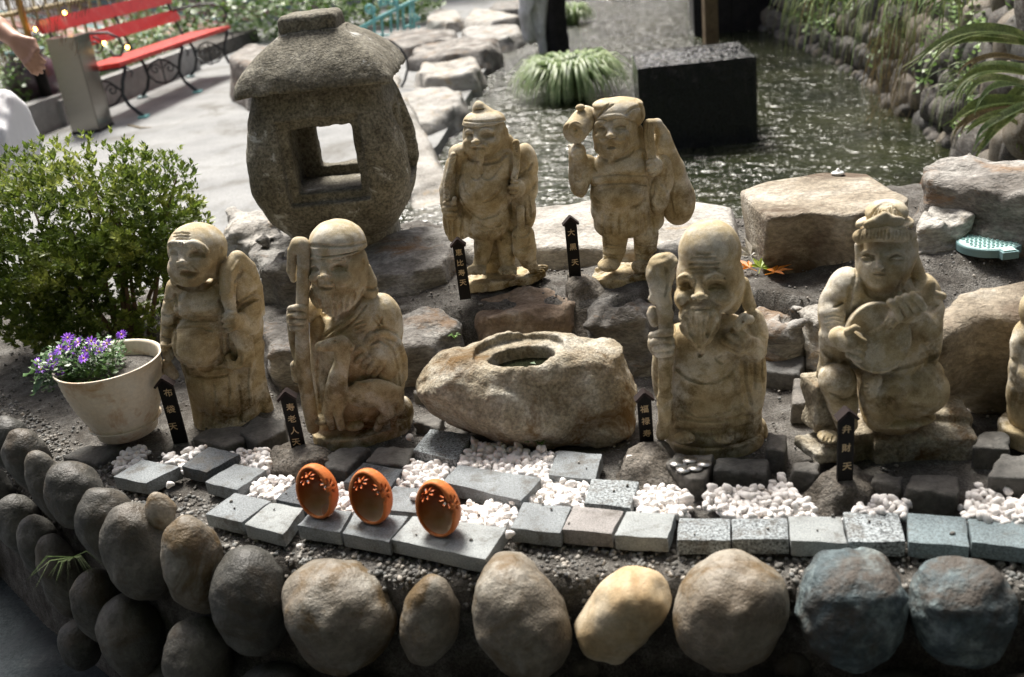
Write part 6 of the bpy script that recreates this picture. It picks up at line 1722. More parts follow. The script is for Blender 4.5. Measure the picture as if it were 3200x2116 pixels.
while len(pts) < 1500:
    t = rng.uniform(1.0, 6.0); x, y = np.interp(t, cum, WL[:,0]), np.interp(t, cum, WL[:,1]); h = rng.uniform(.1, 1.1)
    if float(vnoise(np.array([y*2.0]), np.array([h*2.2]), np.array([0.]), 1.6, 1)[0]) > .08: pts.append((x+h*.28-.11+rng.uniform(-.03, .02), y, h))
tag(leaf_cloud('ivy', M_IVY, pts, .035), 'light green creeper leaves scattered over the rubble wall', 'ivy')

def tuft(px, py, n_, L, W, label, seed):
    b = at(px, py, -.06); root = empty('grass_tuft', b, label, 'grass', 'grass tufts in the pond')
    mb = MB()
    for i in range(n_):
        an = rng.uniform(0, 6.283); r0 = rng.uniform(0, .25)*W; l = L*rng.uniform(.6, 1.1); out = W*rng.uniform(.35, .9)*(.5+l/L*.5)
        p0 = Vector((math.cos(an)*r0, math.sin(an)*r0, 0)); d = Vector((math.cos(an), math.sin(an), 0))
        mb.blade([p0, p0+d*out*.3+Vector((0, 0, l*.62)), p0+d*out*.65+Vector((0, 0, l*.70)), p0+d*out*.95+Vector((0, 0, l*.45)), p0+d*out*1.12+Vector((0, 0, l*.08))], rng.uniform(.007, .012), Vector((-math.sin(an), math.cos(an), 0)), .4)
    tag(mb.build('blades', M_GRASS, root, True), kind='stuff')
tuft(1790, 300, 620, .38, .46, 'broad pale green grass tuft in the water behind the fish and mallet statues', 1)
tuft(1790, 75, 200, .30, .30, 'smaller grass tuft in the water right of the old trunk', 2)
tuft(1690, 215, 60, .16, .16, 'little grass sprig at the foot of the old trunk', 3)

# ---------------------------------------------------------------- far trees, out of the frame but mirrored in the pond
def tree(x, y, h, r, label, n_=2600, crown_z=.62, mt=None):
    root = empty('tree', (x, y, 0), label, 'tree', 'trees around the pond')
    MB().tube([(0, 0, -.2), (.1, 0, h*.35), (-.05, .1, h*.7)], [r*.12, r*.09, r*.04], 8).build('trunk', M_BARK, root, True)
    pts = []
    cl = [(rng.normal(0, .45)*r, rng.normal(0, .45)*r, h*crown_z+rng.normal(0, .30)*r) for _ in range(16)]
    for i in range(n_):
        c = cl[i % 16]; v = rng.normal(0, 1, 3); v /= np.linalg.norm(v)
        pts.append(np.array(c)+v*r*.45*rng.uniform(.6, 1))
    o = leaf_cloud('crown', mt or M_HEDGE, pts, r*.16, root, None)
fh = [(rng.uniform(-4.5, -.4), rng.uniform(13.2, 14.6), abs(rng.normal(0, .5))) for _ in range(5000)]
tag(leaf_cloud('far_hedge', M_HEDGE, fh, .10), 'dull green shrubs at the top edge behind the teal railing', 'hedge')
for a in [(-2.4, 20.5, 4.6, 2.2, 'leafy tree beyond the bank rocks, left'), (-3.8, 21.5, 5.2, 2.4, 'leafy tree behind the teal railing'), (-7.6, 21, 5.4, 2.5, 'leafy tree behind the striped boards'), (-12.6, 20, 5.6, 2.6, 'leafy tree far left behind the bench'),
          (4.1, 5.4, 3.2, 1.1, 'bushy tree above the middle of the rubble wall'), (4.4, 7.6, 3.6, 1.3, 'bushy tree above the far part of the rubble wall'), (3.6, 3.4, 3.0, 1.0, 'bushy tree above the near part of the rubble wall')]:
    tree(*a)
# ---------------------------------------------------------------- azalea bush
def azalea():
    YB = 2.28
    c = aty(275, 800, YB); m = mpp(c)
    base = np.array([c[0]+.02, YB, .33])
    root = empty('azalea_bush', base, 'large azalea bush with light green shoots behind the flower pot', 'bush')
    blobs = [(aty(250, 700, YB+.03), (350*m, .25, 215*m)), (aty(470, 680, YB-.02), (165*m, .17, 165*m)), (aty(80, 780, YB+.02), (250*m, .22, 260*m)), (aty(330, 900, YB), (240*m, .17, 200*m)), (aty(180, 960, YB), (190*m, .15, 130*m))]
    V, F, n = [], [], 0
    Vi = []
    mb = MB()
    for k in range(7600):
        bc, br = blobs[int(rng.choice(5, p=[.36, .17, .23, .15, .09]))]
        v = rng.normal(0, 1, 3); v /= np.linalg.norm(v)
        if v[1] > .55: continue
        if float(vnoise(np.array([v[0]*1.3]), np.array([v[1]*1.3]), np.array([v[2]*1.3]), 2.2, 1)[0]) < -.12 and rng.random() < .75: continue
        rr = rng.uniform(.72, 1.06) if rng.random() < .8 else rng.uniform(.3, .7)
        P = bc+v*np.array(br)*rr
        if P[2] < .36: continue
        ax_ = v*np.array([.5, .5, .5])+np.array([0, -.1, .75]); ax_ /= np.linalg.norm(ax_)
        t1 = np.cross(ax_, [0, 0, 1.01]); t1 /= np.linalg.norm(t1)+1e-9; t2 = np.cross(ax_, t1)
        nl = int(rng.integers(6, 10)); L = rng.uniform(.013, .022)
        sh = rng.uniform(.0, .05)*(v[2] > .2) if rr > .9 and v[2] > .0 else 0
        tip = P+ax_*sh
        if sh: mb.tube([P-ax_*.03, tip], [.0011, .0006], 4, False)
        for q in range(nl):
            an = 2.4*q+rng.uniform(-.3, .3); opn = rng.uniform(.35, 1.15); l = L*rng.uniform(.7, 1.1)
            d = ax_*math.cos(opn)+(t1*math.cos(an)+t2*math.sin(an))*math.sin(opn)
            s = np.cross(d, ax_); s /= np.linalg.norm(s)+1e-9; nn = np.cross(s, d)
            b = tip-ax_*rng.uniform(0, .012)
            V += [b, b+d*l*.55+s*l*.22+nn*l*.04, b+d*l, b+d*l*.55-s*l*.22+nn*l*.04, b+d*l*.5-nn*l*.03]
            F += [(n, n+1, n+4), (n+1, n+2, n+4), (n+2, n+3, n+4), (n+3, n, n+4)]; n += 5
    V = np.array(V)-base
    o = obj('crown', new_mesh('crown', V, np.array(F)), M_AZ, root); tag(o, kind='stuff')
    for i in range(11):
        e = aty(rng.uniform(0, 600), rng.uniform(520, 760), YB+rng.uniform(-.1, .12))-base
        s = np.array([rng.uniform(-.06, .06), rng.uniform(-.04, .04), 0])
        MB().tube([s, s*.5+e*.4+rng.uniform(-.02, .02, 3), e*.75+rng.uniform(-.02, .02, 3), e], [.008, .006, .004, .002], 6).build('branch', M_TWIG, root, True)
    tag(mb.build('shoots', M_TWIG, root), kind='stuff')
azalea()

# ---------------------------------------------------------------- flower pot with purple flowers
bp = at(374, 1390, .392); bp[1] += .055; bp[2] = .392
mP = mpp(bp)
root = empty('flower_pot', bp, 'cream ribbed plastic flower pot on a dark slab at the left', 'flower pot')
H_ = .148; r0, r1 = .055, .0955
prof = [(0, .004), (r0*.9, .004)]
for i in range(40):
    t = i/39; r = r0+(r1-r0)*(1-(1-t)**1.75)*.97
    prof.append((r+.0009*math.sin(t*2*math.pi*13), .012+(H_-.012)*t))
prof += [(r1+.003, H_+.001), (r1+.0035, H_+.004), (r1+.001, H_+.005), (r1-.003, H_), (r1-.005, H_-.02), (r1*.86, H_*.62)]
MB().lathe(prof, 64).build('pot', M_POT, root, True)
MB().lathe([(0, 0), (r0*.95, 0), (r0*1.02, .003), (r0*1.08, .018), (r0*1.22, .024), (r0*1.26, .0265), (r0*1.2, .027), (r0*1.04, .020), (0, .014)], 48).build('saucer', M_POT, root, True)
g = MB(); g.lathe([(0, H_-.022), (r1*.45, H_-.020), (r1*.95, H_-.026)], 32).build('soil', M_SOIL, root, True)
bouq = empty('potted_flowers', bp+np.array([-.03, 0, H_-.02]), 'purple aster-like flowers with small green leaves in the cream pot', 'flowers')
pl = []; st = MB()
FL = [(120, 1130), (160, 1115), (190, 1092), (150, 1150), (212, 1056), (215, 1085), (232, 1112), (262, 1120), (272, 1096), (300, 1080), (335, 1074), (380, 1046), (172, 1135), (188, 1162), (285, 1066), (245, 1070), (130, 1155), (310, 1100)]
fo = bp+np.array([-.03, 0, H_-.02])
cen = MB()
for i, (x, y) in enumerate(FL):
    P = aty(x, y, bp[1]+rng.uniform(-.05, .02))-fo
    root_s = np.array([P[0]*.45, P[1]*.4, -.0])
    st.tube([root_s, root_s*.6+P*.4+np.array([0, 0, .02]), P], [.0012, .0011, .0009], 4, False)
    nrm = Vector((rng.uniform(-.5, .3), -.45, .8)).normalized(); t1 = nrm.orthogonal().normalized(); t2 = nrm.cross(t1)
    fm = MB(); npet = int(rng.integers(9, 14)); R_ = rng.uniform(.011, .0155)
    for q in range(npet):
        a = 2*math.pi*q/npet+rng.uniform(-.15, .15); d = t1*math.cos(a)+t2*math.sin(a); s = nrm.cross(d); c = Vector(P)
        fm.add([c+d*.0012, c+d*R_*.6+s*R_*.17+nrm*.0022, c+d*R_*rng.uniform(.9, 1.1)+nrm*.001, c+d*R_*.6-s*R_*.17+nrm*.0022], [(0, 1, 2), (0, 2, 3)])
    o = fm.build('flower', M_PURP, bouq); 
    cm_ = MB(); cm_.tube([Vector(P)-nrm*.001, Vector(P)+nrm*.0025], [.0022, .0014], 6); cm_.build('centre', M_YEL, o)
    for q in range(26):
        t = rng.uniform(.1, .95); pl.append(root_s*(1-t)+P*t+rng.normal(0, .007, 3))
for q in range(1300): pl.append(np.array([rng.uniform(-.085, .06), rng.uniform(-.055, .055), rng.uniform(-.005, .055)])*np.array([1, 1, 1])+np.array([-.01, 0, 0]))
tag(st.build('stems', M_HERB, bouq), kind='stuff')
leaf_cloud('foliage', M_HERB, pl, .011, bouq)
for (x0, y0, x1, y1) in [(135, 1180, 105, 1235), (100, 1165, 75, 1175)]:
    a, b = aty(x0, y0, bp[1]-.05)-fo, aty(x1, y1, bp[1]-.06)-fo
    MB().blade([a, a*.6+b*.4+np.array([0, 0, .006]), a*.2+b*.8, b], .013, (1, -.3, .4), .3).build('leaf', M_HERB, bouq, True)

# ---------------------------------------------------------------- red bench with scrolled iron frames
U = np.array([.15, .9887, 0]); W_ = np.array([-.9887, .15, 0])
b0 = at(425, 370, 0)
root = empty('bench', b0, 'red slatted bench with black scrolled iron frames beside the path', 'bench')
def bl(u, w, z): return U*u+W_*w+np.array([0, 0, z])
Lb = 2.25
def slat(u0, u1, w, z, hw, hz, mt=M_RED, tilt=0.0, nm='seat_slat'):
    mb = MB(); c = bl((u0+u1)/2, w, z)
    M = Matrix((U, W_, (0, 0, 1))).transposed() @ Matrix.Rotation(tilt, 3, 'X')
    bm = bmesh.new(); bmesh.ops.create_cube(bm, size=2); bmesh.ops.scale(bm, vec=((u1-u0)/2, hw, hz), verts=bm.verts); bmesh.ops.bevel(bm, geom=bm.edges[:], offset=.006, segments=2, affect='EDGES')
    for v in bm.verts: v.co = M @ v.co + Vector(c)
    me = bpy.data.meshes.new(nm); bm.to_mesh(me); bm.free(); return obj(nm, me, mt, root)
for i in range(3): slat(-.10, Lb+.10, .04+i*.145, .435-.008*i, .067, .018, tilt=-.05)
slat(-.10, Lb+.10, .50, .61, .016, .055, tilt=-.25, nm='back_slat'); slat(-.10, Lb+.10, .545, .78, .016, .055, tilt=-.25, nm='back_slat')
def spiral(c, r, turns, a0, d=1, n=22):
    return [(c[0]+r*(1-.8*i/n)*math.cos(a0+d*turns*2*math.pi*i/n), c[1]+r*(1-.8*i/n)*math.sin(a0+d*turns*2*math.pi*i/n)) for i in range(n+1)]
for u in (.0, Lb/2, Lb):
    fr = MB()
    def T(pts, r): fr.tube([bl(u, w, z) for w, z in pts], r, 6)
    T([(-.02, .40), (.03, .30), (.06, .20), (.03, .11), (-.03, .05), (-.07, .01)], .016)
    T([(.42, .40), (.37, .28), (.36, .18), (.40, .08), (.47, .01)], .016)
    T([(-.03, .415), (.20, .40), (.44, .405), (.49, .55), (.56, .86)], .014)
    T([(.05, .22), (.14, .30), (.22, .33), (.30, .30), (.37, .22)], .009); T([(.06, .20), (.14, .13), (.22, .11), (.30, .13), (.36, .20)], .009)
    T(spiral((.14, .24), .05, 1.3, 0), .006); T(spiral((.28, .24), .05, 1.3, math.pi, -1), .006); T([(.21, .12), (.21, .32)], .007)
    T([(-.03, .41), (-.07, .36), (-.05, .33)], .008)
    fr.build('frame', M_IRON, root, True)
    for s, w in (('foot', -.07), ('foot', .47)):
        q = bl(u, w, .008); MB().box(q, (.035, .05, .009)).build('foot', M_TEALI if w < 0 else M_DARKT, root)
    if u != Lb/2:
        am = MB()
        am.tube([bl(u, w, z) for w, z in [(.52, .66), (.40, .67), (.20, .69), (.05, .68), (-.03, .63), (-.05, .56), (-.01, .50), (.05, .50), (.07, .55)]], .011, 6)
        am.tube([bl(u, w, z) for w, z in spiral((.18, .59), .07, 1.5, 1.5)], .007, 6); am.tube([bl(u, w, z) for w, z in spiral((.32, .58), .06, 1.5, 1.5, -1)], .007, 6)
        am.build('armrest', M_IRON, root, True)
# ---------------------------------------------------------------- kerb, hedge and bamboo fence behind the bench
def wl_(u, w, z): return b0+bl(u, w, z)
def strip(name, u0, u1, w0, w1, z1, mt, kind='structure', label=None, cat=None):
    vs = [wl_(u, w, z) for u in (u0, u1) for w in (w0, w1) for z in (-.02, z1)]
    return tag(obj(name, MB().add(vs, [(0,1,3,2),(4,6,7,5),(0,4,5,1),(2,3,7,6),(0,2,6,4),(1,5,7,3)]).mesh(), mt), label, cat, None, kind)
strip('kerb', -.6, 2.9, .62, .76, .24, M_CONC, None, 'low grey concrete kerb behind the bench legs', 'kerb')
strip('planting_bed', -.6, 5.2, .76, 2.2, .16, M_SOIL)
hp = []
while len(hp) < 6500:
    u, w, z = rng.uniform(-1.5, 2.7), rng.uniform(.78, 1.25), rng.uniform(.12, .78)
    if z < .42+.34*(float(vnoise(np.array([u]), np.array([w]), np.array([0.]), 2.3, 2)[0])+.45): hp.append(wl_(u, w, z))
tag(leaf_cloud('hedge', M_HEDGE, hp, .05), 'low clipped green hedge between the bench and the bamboo fence', 'hedge')
root = empty('bamboo_fence', wl_(0, 1.35, 0), 'tied bamboo fence behind the bench', 'fence')
fo = wl_(0, 1.35, 0)
for z in (.45, .86):
    MB().tube([wl_(u, 1.33, z)-fo for u in np.linspace(-3.2, 3.6, 12)], .022, 8).build('rail', M_BAMB, root, True)
pm = MB().tube([(0, 0, 0), (0, 0, .5), (0, 0, 1.0)], [.017, .016, .015], 7).mesh('cane', True)
tm_ = MB().tube([(-.03, -.01, -.022), (.03, -.012, .022)], .007, 5).tube([(.03, -.01, -.022), (-.03, -.012, .022)], .007, 5).mesh('tie')
for i in range(34):
    u = -3.1+i*.2
    p = wl_(u, 1.37, .0)-fo; obj('cane', pm, M_BAMB, root, loc=p)
    if i % 2 == 0:
        for z in (.45, .86): obj('tie', tm_, M_IRON, root, loc=wl_(u, 1.31, z)-fo)
for i, (x, y, lb) in enumerate([(50, 112, 'lit fairy light nearest the left edge'), (110, 92, 'lit fairy light beside the yellow pole'), (202, 40, 'topmost lit fairy light above the fence rail'), (325, 135, 'lit fairy light in the hedge right of the steel bin'), (398, 148, 'rightmost lit fairy light in the hedge under the bench back')]):
    b = aty(x, y, wl_(0, 1.0, 0)[1]+rng.uniform(-.1, .3)); d = ray(x, y)
    mb = MB().tube([b-np.array([0, 0, .016]), b-np.array([0, 0, .009]), b, b+np.array([0, 0, .011]), b+np.array([0, 0, .016])], [.005, .012, .016, .011, .004], 8)
    bm_ = mb.build('fairy_light', M_BULB); tag(bm_, lb, 'light', 'small warm star lights on the hedge')
# ---------------------------------------------------------------- pinkish striped boards beyond the fence
root = empty('striped_boards', at(700, 60, .02), 'slope of faded pink, cream and teal striped boards beyond the bench', 'boards')
so = at(700, 60, .02)
SC = [plain('faded_pink', (.46, .22, .18), .6), plain('faded_cream', (.52, .46, .38), .6), plain('faded_teal', (.20, .42, .38), .6), plain('faded_grey', (.30, .31, .33), .6), plain('faded_brick', (.36, .16, .12), .6)]
for i in range(46):
    d0 = Vector((1, -.75, 0)).normalized(); d1 = Vector((.75, 1, 0)).normalized()
    c = d1*(i-18)*.15
    h_ = .07
    a, b_ = c-d0*3.2, c+d0*(1.0+.0*i)
    q = d1*h_
    MB().add([a-q+Vector((0, 0, .55)), a+q+Vector((0, 0, .55)), b_+q, b_-q, a-q+Vector((0, 0, .52)), a+q+Vector((0, 0, .52)), b_+q-Vector((0, 0, .03)), b_-q-Vector((0, 0, .03))], [(0, 3, 2, 1), (4, 5, 6, 7), (0, 1, 5, 4), (1, 2, 6, 5), (2, 3, 7, 6), (3, 0, 4, 7)]).build('board', SC[[0, 4, 1, 0, 2, 3, 0, 1, 4, 3][i % 10]], root)
# ---------------------------------------------------------------- steel bin, jar on a plinth, yellow pole
A = at(226, 421, 0); Bq = at(314, 413, 0); Cq = at(356, 390, 0)
hB = aty(237, 119, Bq[1])[2]
Dq = A+(Cq-Bq)
root = empty('steel_bin', (A+Cq)/2, 'tall brushed stainless steel bin standing before the bench', 'bin')
o_ = (A+Cq)/2
vs = [p-o_ for p in (A, Bq, Cq, Dq)]; 
bm = bmesh.new(); lo = [bm.verts.new(Vector(v)+Vector((0, 0, .015))) for v in vs]; hi = [bm.verts.new(Vector(v)+Vector((0, 0, hB))) for v in vs]
bm.faces.new(hi); bm.faces.new(lo[::-1])
for i in range(4): bm.faces.new((lo[i], lo[(i+1) % 4], hi[(i+1) % 4], hi[i]))
bmesh.ops.recalc_face_normals(bm, faces=bm.faces[:]); bmesh.ops.bevel(bm, geom=bm.edges[:], offset=.006, segments=2, affect='EDGES')
me = bpy.data.meshes.new('body'); bm.to_mesh(me); bm.free(); obj('body', me, M_STEEL, root)
MB().add([v+np.array([0, 0, z]) for v in [q*1.02 for q in vs] for z in (0, .02)], [(0, 2, 3, 1), (2, 4, 5, 3), (4, 6, 7, 5), (6, 0, 1, 7), (1, 3, 5, 7)]).build('base', M_BLACK, root)
MB().add([v+np.array([0, 0, z]) for v in [q*1.03 for q in vs] for z in (hB-.002, hB+.012)], [(0, 2, 3, 1), (2, 4, 5, 3), (4, 6, 7, 5), (6, 0, 1, 7), (1, 3, 5, 7), (0, 6, 4, 2)]).build('lid', M_STEEL, root)
pc = at(60, 400, 0); pe = at(212, 392, 0)
zpl = aty(205, 312, pe[1])[2]
tag(MB().box(((pc[0]+pe[0])/2-.35, pe[1]+.32, zpl/2), (abs(pe[0]-pc[0])/2+.35, .32, zpl/2)).build('plinth', M_CONC), 'grey concrete plinth carrying the glazed jar', 'plinth')
jx = aty(98, 250, pe[1]+.25); root = empty('glazed_jar', (jx[0], pe[1]+.28, zpl), 'round purplish glazed jar on the concrete plinth at the left', 'jar')
MB().lathe([(0, 0), (.13, 0), (.17, .04), (.225, .13), (.235, .20), (.20, .29), (.14, .335), (.125, .36), (.15, .375), (.15, .39), (.12, .385), (.115, .34), (0, .3)], 40).build('body', M_JAR, root, True)
MB().lathe([(.145, .37), (.16, .38), (.155, .40), (.12, .40)], 32).build('rim', M_DARKT, root, True)
pb = aty(150, 312, pe[1]+.08); pt = aty(57, 0, pe[1]+.05); pmid = aty(92, 122, pe[1]+.06)
root = empty('banner_pole', pb, 'yellow bamboo pole with a black lower sleeve on the plinth', 'pole')
MB().tube([pmid-pb, pt-pb, (pt-pb)*1.6], .028, 10).build('cane', M_BAMBY, root, True)
MB().tube([(0, 0, 0), pmid-pb], [.045, .045], 12).build('sleeve', M_BLACK, root, True)
MB().tube([(0, 0, 0), (0, 0, .02)], [.10, .07], 12).build('foot', M_BLACK, root, True)
tag(MB().tube([at(400, 392, .0), at(440, 400, .006), at(475, 398, .0)], [.008, .01, .004], 5).build('leaf_litter', M_DRYL), 'brown dry leaf on the path below the bench', 'leaf')

# ---------------------------------------------------------------- person at the left edge: bare forearm, white clothes
S = SDF((-2.95, 3.25, -.02), (-1.75, 4.35, 1.75), .016)
hx = C0+ray(84, 150)*3.75/1.0; 
body = np.array([-2.52, 3.85, 0])
def q_(dx, dy, z): return body+np.array([dx, dy, z])
S.tube([q_(0, 0, .86), q_(0, 0, 1.1), q_(0, 0, 1.32)], [.135, .12, .13], .05)
S.tube([q_(-.16, 0, 1.34), q_(.16, 0, 1.34)], .065, .05); S.tube([q_(0, 0, 1.36), q_(0, 0, 1.5)], .048, .03); S.ell(q_(0, 0, 1.585), (.078, .095, .115), k=.02)
S.ell(q_(.075, 0, 1.58), (.018, .02, .03), k=.01)
for s in (-1, 1): S.tube([q_(0, s*.09, .88), q_(.02, s*.10, .48), q_(0, s*.10, .09)], [.09, .062, .042], .03); S.tube([q_(-.04, s*.10, .04), q_(.14, s*.11, .03)], [.04, .032], .02)
el = aty(-75, 40, 3.72); hw = aty(48, 125, 3.62); sh = q_(.14, -.06, 1.33)
S.tube([sh, el], [.05, .042], .02)
hand = aty(85, 165, 3.60)
obj_root = empty('person', (body[0], body[1], 0), 'person at the left edge reaching a bare forearm into the frame, in white', 'person')
A2 = SDF(np.minimum(el, hand)-.14, np.maximum(el, hand)+.14, .0055)
S.tube([el, hw], [.041, .026], .015)
A2.tube([el, (el*.45+hw*.55), hw], [.041, .037, .026], .01)
pdir = (hand-hw)/np.linalg.norm(hand-hw)
sd2 = np.cross(pdir, [0, 1, 0]); sd2 /= np.linalg.norm(sd2)
A2.ell((hw+hand)/2+pdir*.01, (.036, .020, .05), np.stack([sd2, np.cross(pdir, sd2), pdir], 1), k=.02)
for i, (o1, l) in enumerate(((-.026, .062), (-.009, .072), (.009, .068), (.026, .055))):
    k0 = hand+sd2*o1; k1 = k0+pdir*l*.45+np.array([0, -.012, 0]); k2 = k1+pdir*l*.3+np.array([0, .012, -.012]); k3 = k2+pdir*l*.12+np.array([0, .02, -.006])
    A2.tube([(hw+hand)/2+sd2*o1*.8, k0, k1, k2, k3], [.011, .0105, .0095, .0085, .007], .004)
A2.tube([hw+pdir*.02+sd2*.025, hw+pdir*.05+sd2*.045, hw+pdir*.085+sd2*.040+np.array([0, -.01, 0])], [.012, .011, .008], .006)
S.D = S.D
bodyme = S.mesh('body', body); armme = A2.mesh('arm', body)
bb = bmesh.new(); bb.from_mesh(bodyme); bb.from_mesh(armme); me = bpy.data.meshes.new('body'); bb.to_mesh(me); bb.free(); me.polygons.foreach_set('use_smooth', [True]*len(me.polygons))
obj('body', me, M_SKIN, obj_root)
S = SDF((-3.0, 3.3, .2), (-1.7, 4.4, 1.5), .013)
S.tube([q_(0, 0, 1.28), q_(0, 0, 1.0), q_(0, 0, .82)], [.145, .14, .17], .05); S.tube([q_(-.17, 0, 1.34), q_(.17, 0, 1.34)], .075, .04); S.tube([sh, sh*.6+el*.4], [.07, .065], .03)
S.tube([q_(0, 0, .82), q_(.0, 0, .60), q_(.0, 0, .36)], [.17, .21, .25], .05)
e1 = aty(60, 430, 3.7)
S.ell(np.array([e1[0]-.12, 3.72, e1[2]]), (.20, .17, .14), k=.07); S.ell(np.array([e1[0]-.06, 3.7, e1[2]-.10]), (.15, .14, .10), k=.07)
S.noise(.05, 5, 3, 4, (1, 1, .35), .6)
obj('dress', S.mesh('dress', body), M_WHITE, obj_root)
S = SDF(q_(-.16, -.16, 1.4), q_(.16, .16, 1.76), .012); S.ell(q_(-.02, .01, 1.61), (.10, .11, .12)); S.ell(q_(.09, -.02, 1.56), (.06, .075, .09), op='s', k=.01)
obj('hair', S.mesh('hair', body), M_HAIR, obj_root)

# ---------------------------------------------------------------- teal railing with scrolls
ry = at(1210, 130, 0)[1]
root = empty('teal_railing', aty(1210, 125, ry), 'small teal wrought-iron railing with scrolls behind the lantern roof', 'railing')
o_ = aty(1210, 125, ry)
def rp(x, y, dy=0): return aty(x, y, ry+dy)-o_
def c2(x, y): return (1100+x/2.959, y/2.959)
MB().tube([rp(*c2(40, 280)), rp(*c2(310, 135)), rp(*c2(580, 0)), rp(*c2(700, -60))], .020, 8).build('top_rail', M_TEALI, root, True)
for x0, yt, yb2 in [(60, 262, 300), (135, 215, 345), (210, 60, 360), (285, 150, 350), (365, 110, 345), (425, -30, 330), (480, 50, 320), (545, 10, 330), (575, 10, 300)]:
    MB().tube([rp(*c2(x0, yb2)), rp(*c2(x0-8, yt))], .014, 6).build('bar', M_TEALI, root, True)
for cx, cy, r_, tr, a0, d_ in [(165, 78, 52, 1.4, 0, 1), (290, 25, 42, 1.3, 2, 1), (365, 20, 42, 1.3, 1, -1), (540, 290, 90, 1.6, -.6, 1), (590, 160, 35, 1.2, 0, 1)]:
    MB().tube([rp(*c2(x, y)) for x, y in spiral((cx, cy), r_, tr, a0, d_, 26)], .014, 6).build('scroll', M_TEALI, root, True)
MB().tube([rp(*c2(-20, 320)), rp(*c2(640, 330))], .012, 6).build('bottom_rail', M_TEALI, root, True)
hy = at(1262, 270, 0)[1]-.15
hp_ = [aty(*c2(x, y), hy) for x, y in [(200, 380), (280, 362), (370, 385), (450, 450), (505, 540), (515, 640), (490, 740), (455, 810)]]
tag(MB().tube([np.array(p)-hp_[0] for p in hp_], .010, 6).build('hoop', M_IRON, None, True, loc=hp_[0]), 'thin dark metal hoop arching over the bank rocks beside the lantern', 'hoop')

# ---------------------------------------------------------------- lid, leaves and little things on the terrace
zl = .560
_q = at(3090, 765, zl); zl = ground_z(_q[0], _q[1])+.010
lc = at(3090, 765, zl); rl = abs(at(3207, 765, zl)[0]-lc[0])*.98
root = empty('round_lid', (lc[0], lc[1], zl-.006), 'pale teal round plastic valve lid with a square key tab', 'lid')
MB().lathe([(0, 0), (rl, 0), (rl, .012), (rl*.985, .0145), (rl*.93, .0145)], 48).build('rim', M_DARKT, root)
MB().lathe([(0, .0155), (rl*.90, .0155), (rl*.93, .0135)], 48).build('plate', M_PADG, root)
MB().box((rl*.10, -rl*1.02, .007), (rl*.26, rl*.20, .0068)).build('tab_rim', M_DARKT, root); MB().box((rl*.10, -rl*.98, .0150), (rl*.20, rl*.17, .0012)).build('tab', M_PADG, root)
gd = MB()
k = rl/7
for i in range(-7, 8):
    for j in range(-7, 8):
        if math.hypot(i*k, j*k) < rl*.84: gd.box((i*k+(.35*k if j % 2 else 0), j*k, .0165), (k*.30, k*.12, .0010))
tag(gd.build('tread_pattern', M_TREAD, root), kind='stuff')
def maple(px, py, z, s, mt, rot, label):
    p = at(px, py, z); mb = MB()
    for q in range(5):
        a = (q-2)*.75; l = s*(1-.16*abs(q-2)); d = Vector((math.sin(a), math.cos(a), 0)); sv = Vector((d.y, -d.x, 0))
        mb.add([Vector((0, 0, .001)), d*l*.45+sv*l*.17+Vector((0, 0, s*.12)), d*l+Vector((0, 0, s*.02)), d*l*.45-sv*l*.17+Vector((0, 0, s*.10))], [(0, 1, 2), (0, 2, 3)])
    mb.tube([(0, 0, 0), (0, -s*.5, s*.1)], s*.02, 4)
    tag(mb.build('maple_leaf', mt, None, loc=p, rot=rot), label, 'leaf', 'fallen maple leaves behind the tall head')
maple(2342, 838, .51, .038, M_MAPO, (.3, .1, .6), 'orange maple leaf on the soil beside the big boulder')
maple(2376, 838, .51, .036, M_MAPG, (.5, .2, -.4), 'yellow-green maple leaf standing between the orange ones')
maple(2420, 852, .51, .045, M_MAPO, (.15, -.1, -1.2), 'rightmost maple leaf, orange at its tip')
maple(2345, 800, .515, .045, M_MAPW, (.7, .2, .2), 'pale curled dry leaf leaning at the boulder corner')
maple(2372, 790, .52, .04, M_MAPW, (.9, -.3, 2.2), 'second pale curled dry leaf above the green one')
p = at(2618, 545, .625); root = empty('white_ornament', p, 'tiny white ceramic ornament on top of the big boulder', 'ornament')
MB().lathe([(0, 0), (.012, 0), (.015, .003), (.011, .006), (.0045, .008), (.004, .011), (.002, .013), (0, .0135)], 20).build('body', M_CER, root, True)
p = aty(2885, 588, 2.55); root = empty('coral_toy', p, 'small coral-pink plastic figure between the boulder and the right rock', 'toy')
MB().lathe([(0, -.012), (.014, -.008), (.016, 0), (.012, .010), (0, .012)], 14).tube([(0, 0, 0), (.03, -.01, -.01), (.04, -.01, -.02)], .006, 6).tube([(0, 0, 0), (.02, -.015, .006), (.032, -.02, 0)], .005, 6).build('body', M_PINK, root, True)
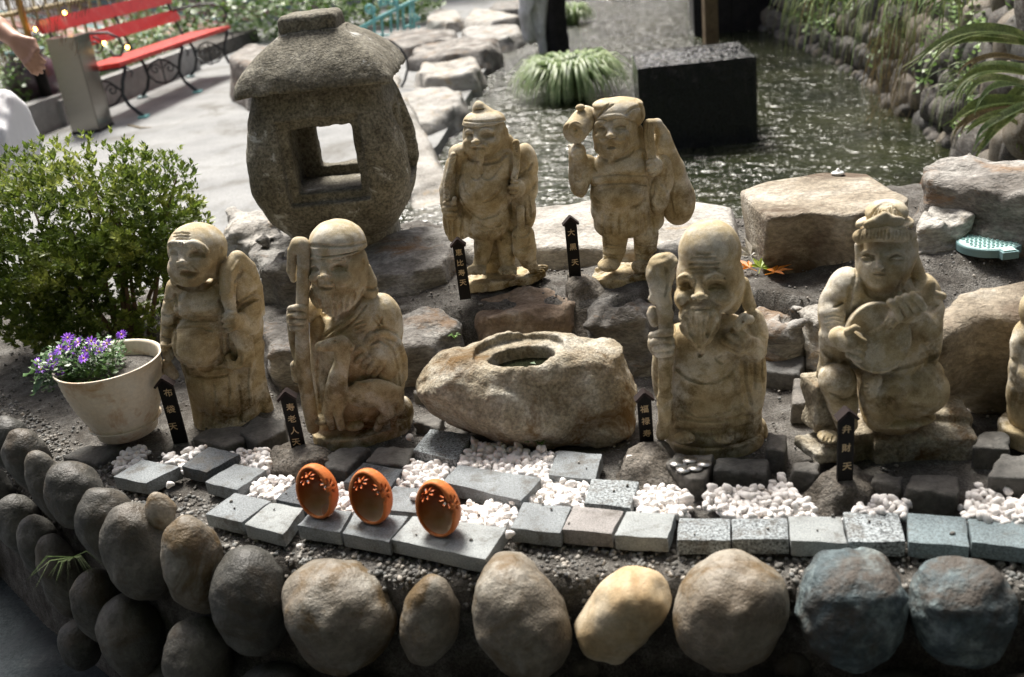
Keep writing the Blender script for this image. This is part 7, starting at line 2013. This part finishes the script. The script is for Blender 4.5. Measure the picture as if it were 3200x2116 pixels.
# ferns and sprigs
for (px, py, s, lb, zz) in [(1655, 1388, .016, 'tiny fern sprig at the left foot of the basin rock', .40), (1690, 1395, .013, 'second tiny fern sprig at the foot of the basin rock', .40), (1422, 1060, .014, 'small green shoot at the left shoulder of the basin rock', .46)]:
    p = at(px, py, zz); mb = MB()
    for q in range(9):
        an = rng.uniform(0, 6.28); mb.blade([(0, 0, 0), (math.cos(an)*s*.5, math.sin(an)*s*.5, s*.8), (math.cos(an)*s, math.sin(an)*s, s*.7)], s*.13, (-math.sin(an), math.cos(an), 0))
    tag(mb.build('sprig', M_IVY, None, True, loc=p), lb, 'plant')
p = on_face(230, 1740, .10); mb = MB()
for q in range(26):
    an = rng.uniform(0, 6.28); l = rng.uniform(.03, .07)
    mb.blade([(0, 0, 0), (math.cos(an)*l*.5, -abs(math.sin(an))*l*.4-.01, l*.25), (math.cos(an)*l, -abs(math.sin(an))*l*.8-.02, rng.uniform(-.02, .01))], .0008, (0, .3, 1))
tag(mb.build('grass_wisp', M_GRASS, None, True, loc=p), 'thin dry grass wisp growing between the lower wall stones at the left', 'grass')

# ---------------------------------------------------------------- unseen leaf canopy, added behind the viewer to cut sky light
cp = []
for i in range(5200):
    v = rng.normal(0, 1, 3); v /= np.linalg.norm(v)
    cp.append(np.array([rng.uniform(-3.4, 3.4), rng.uniform(-3.0, .2), 2.75+rng.uniform(0, 1.0)])+v*.25)
leaf_cloud('shade_canopy', M_HEDGE, cp, .26)
# ---------------------------------------------------------------- unseen slope, added behind the viewer to darken the camera-facing sides
vs = []
nx_, ny_ = 40, 12
for i in range(nx_):
    for j in range(ny_):
        x = -16+32*i/(nx_-1); v = j/(ny_-1)
        y = -1.5-3.6*v-.004*x*x; z = 9.5*v**.9
        vs.append((x+rng.uniform(-.2, .2), y+rng.uniform(-.2, .2), z+rng.uniform(-.15, .15)))
tag(obj('shade_slope', new_mesh('shade_slope', vs, [(i*ny_+j, (i+1)*ny_+j, (i+1)*ny_+j+1, i*ny_+j+1) for i in range(nx_-1) for j in range(ny_-1)]), M_SOIL), kind='structure')
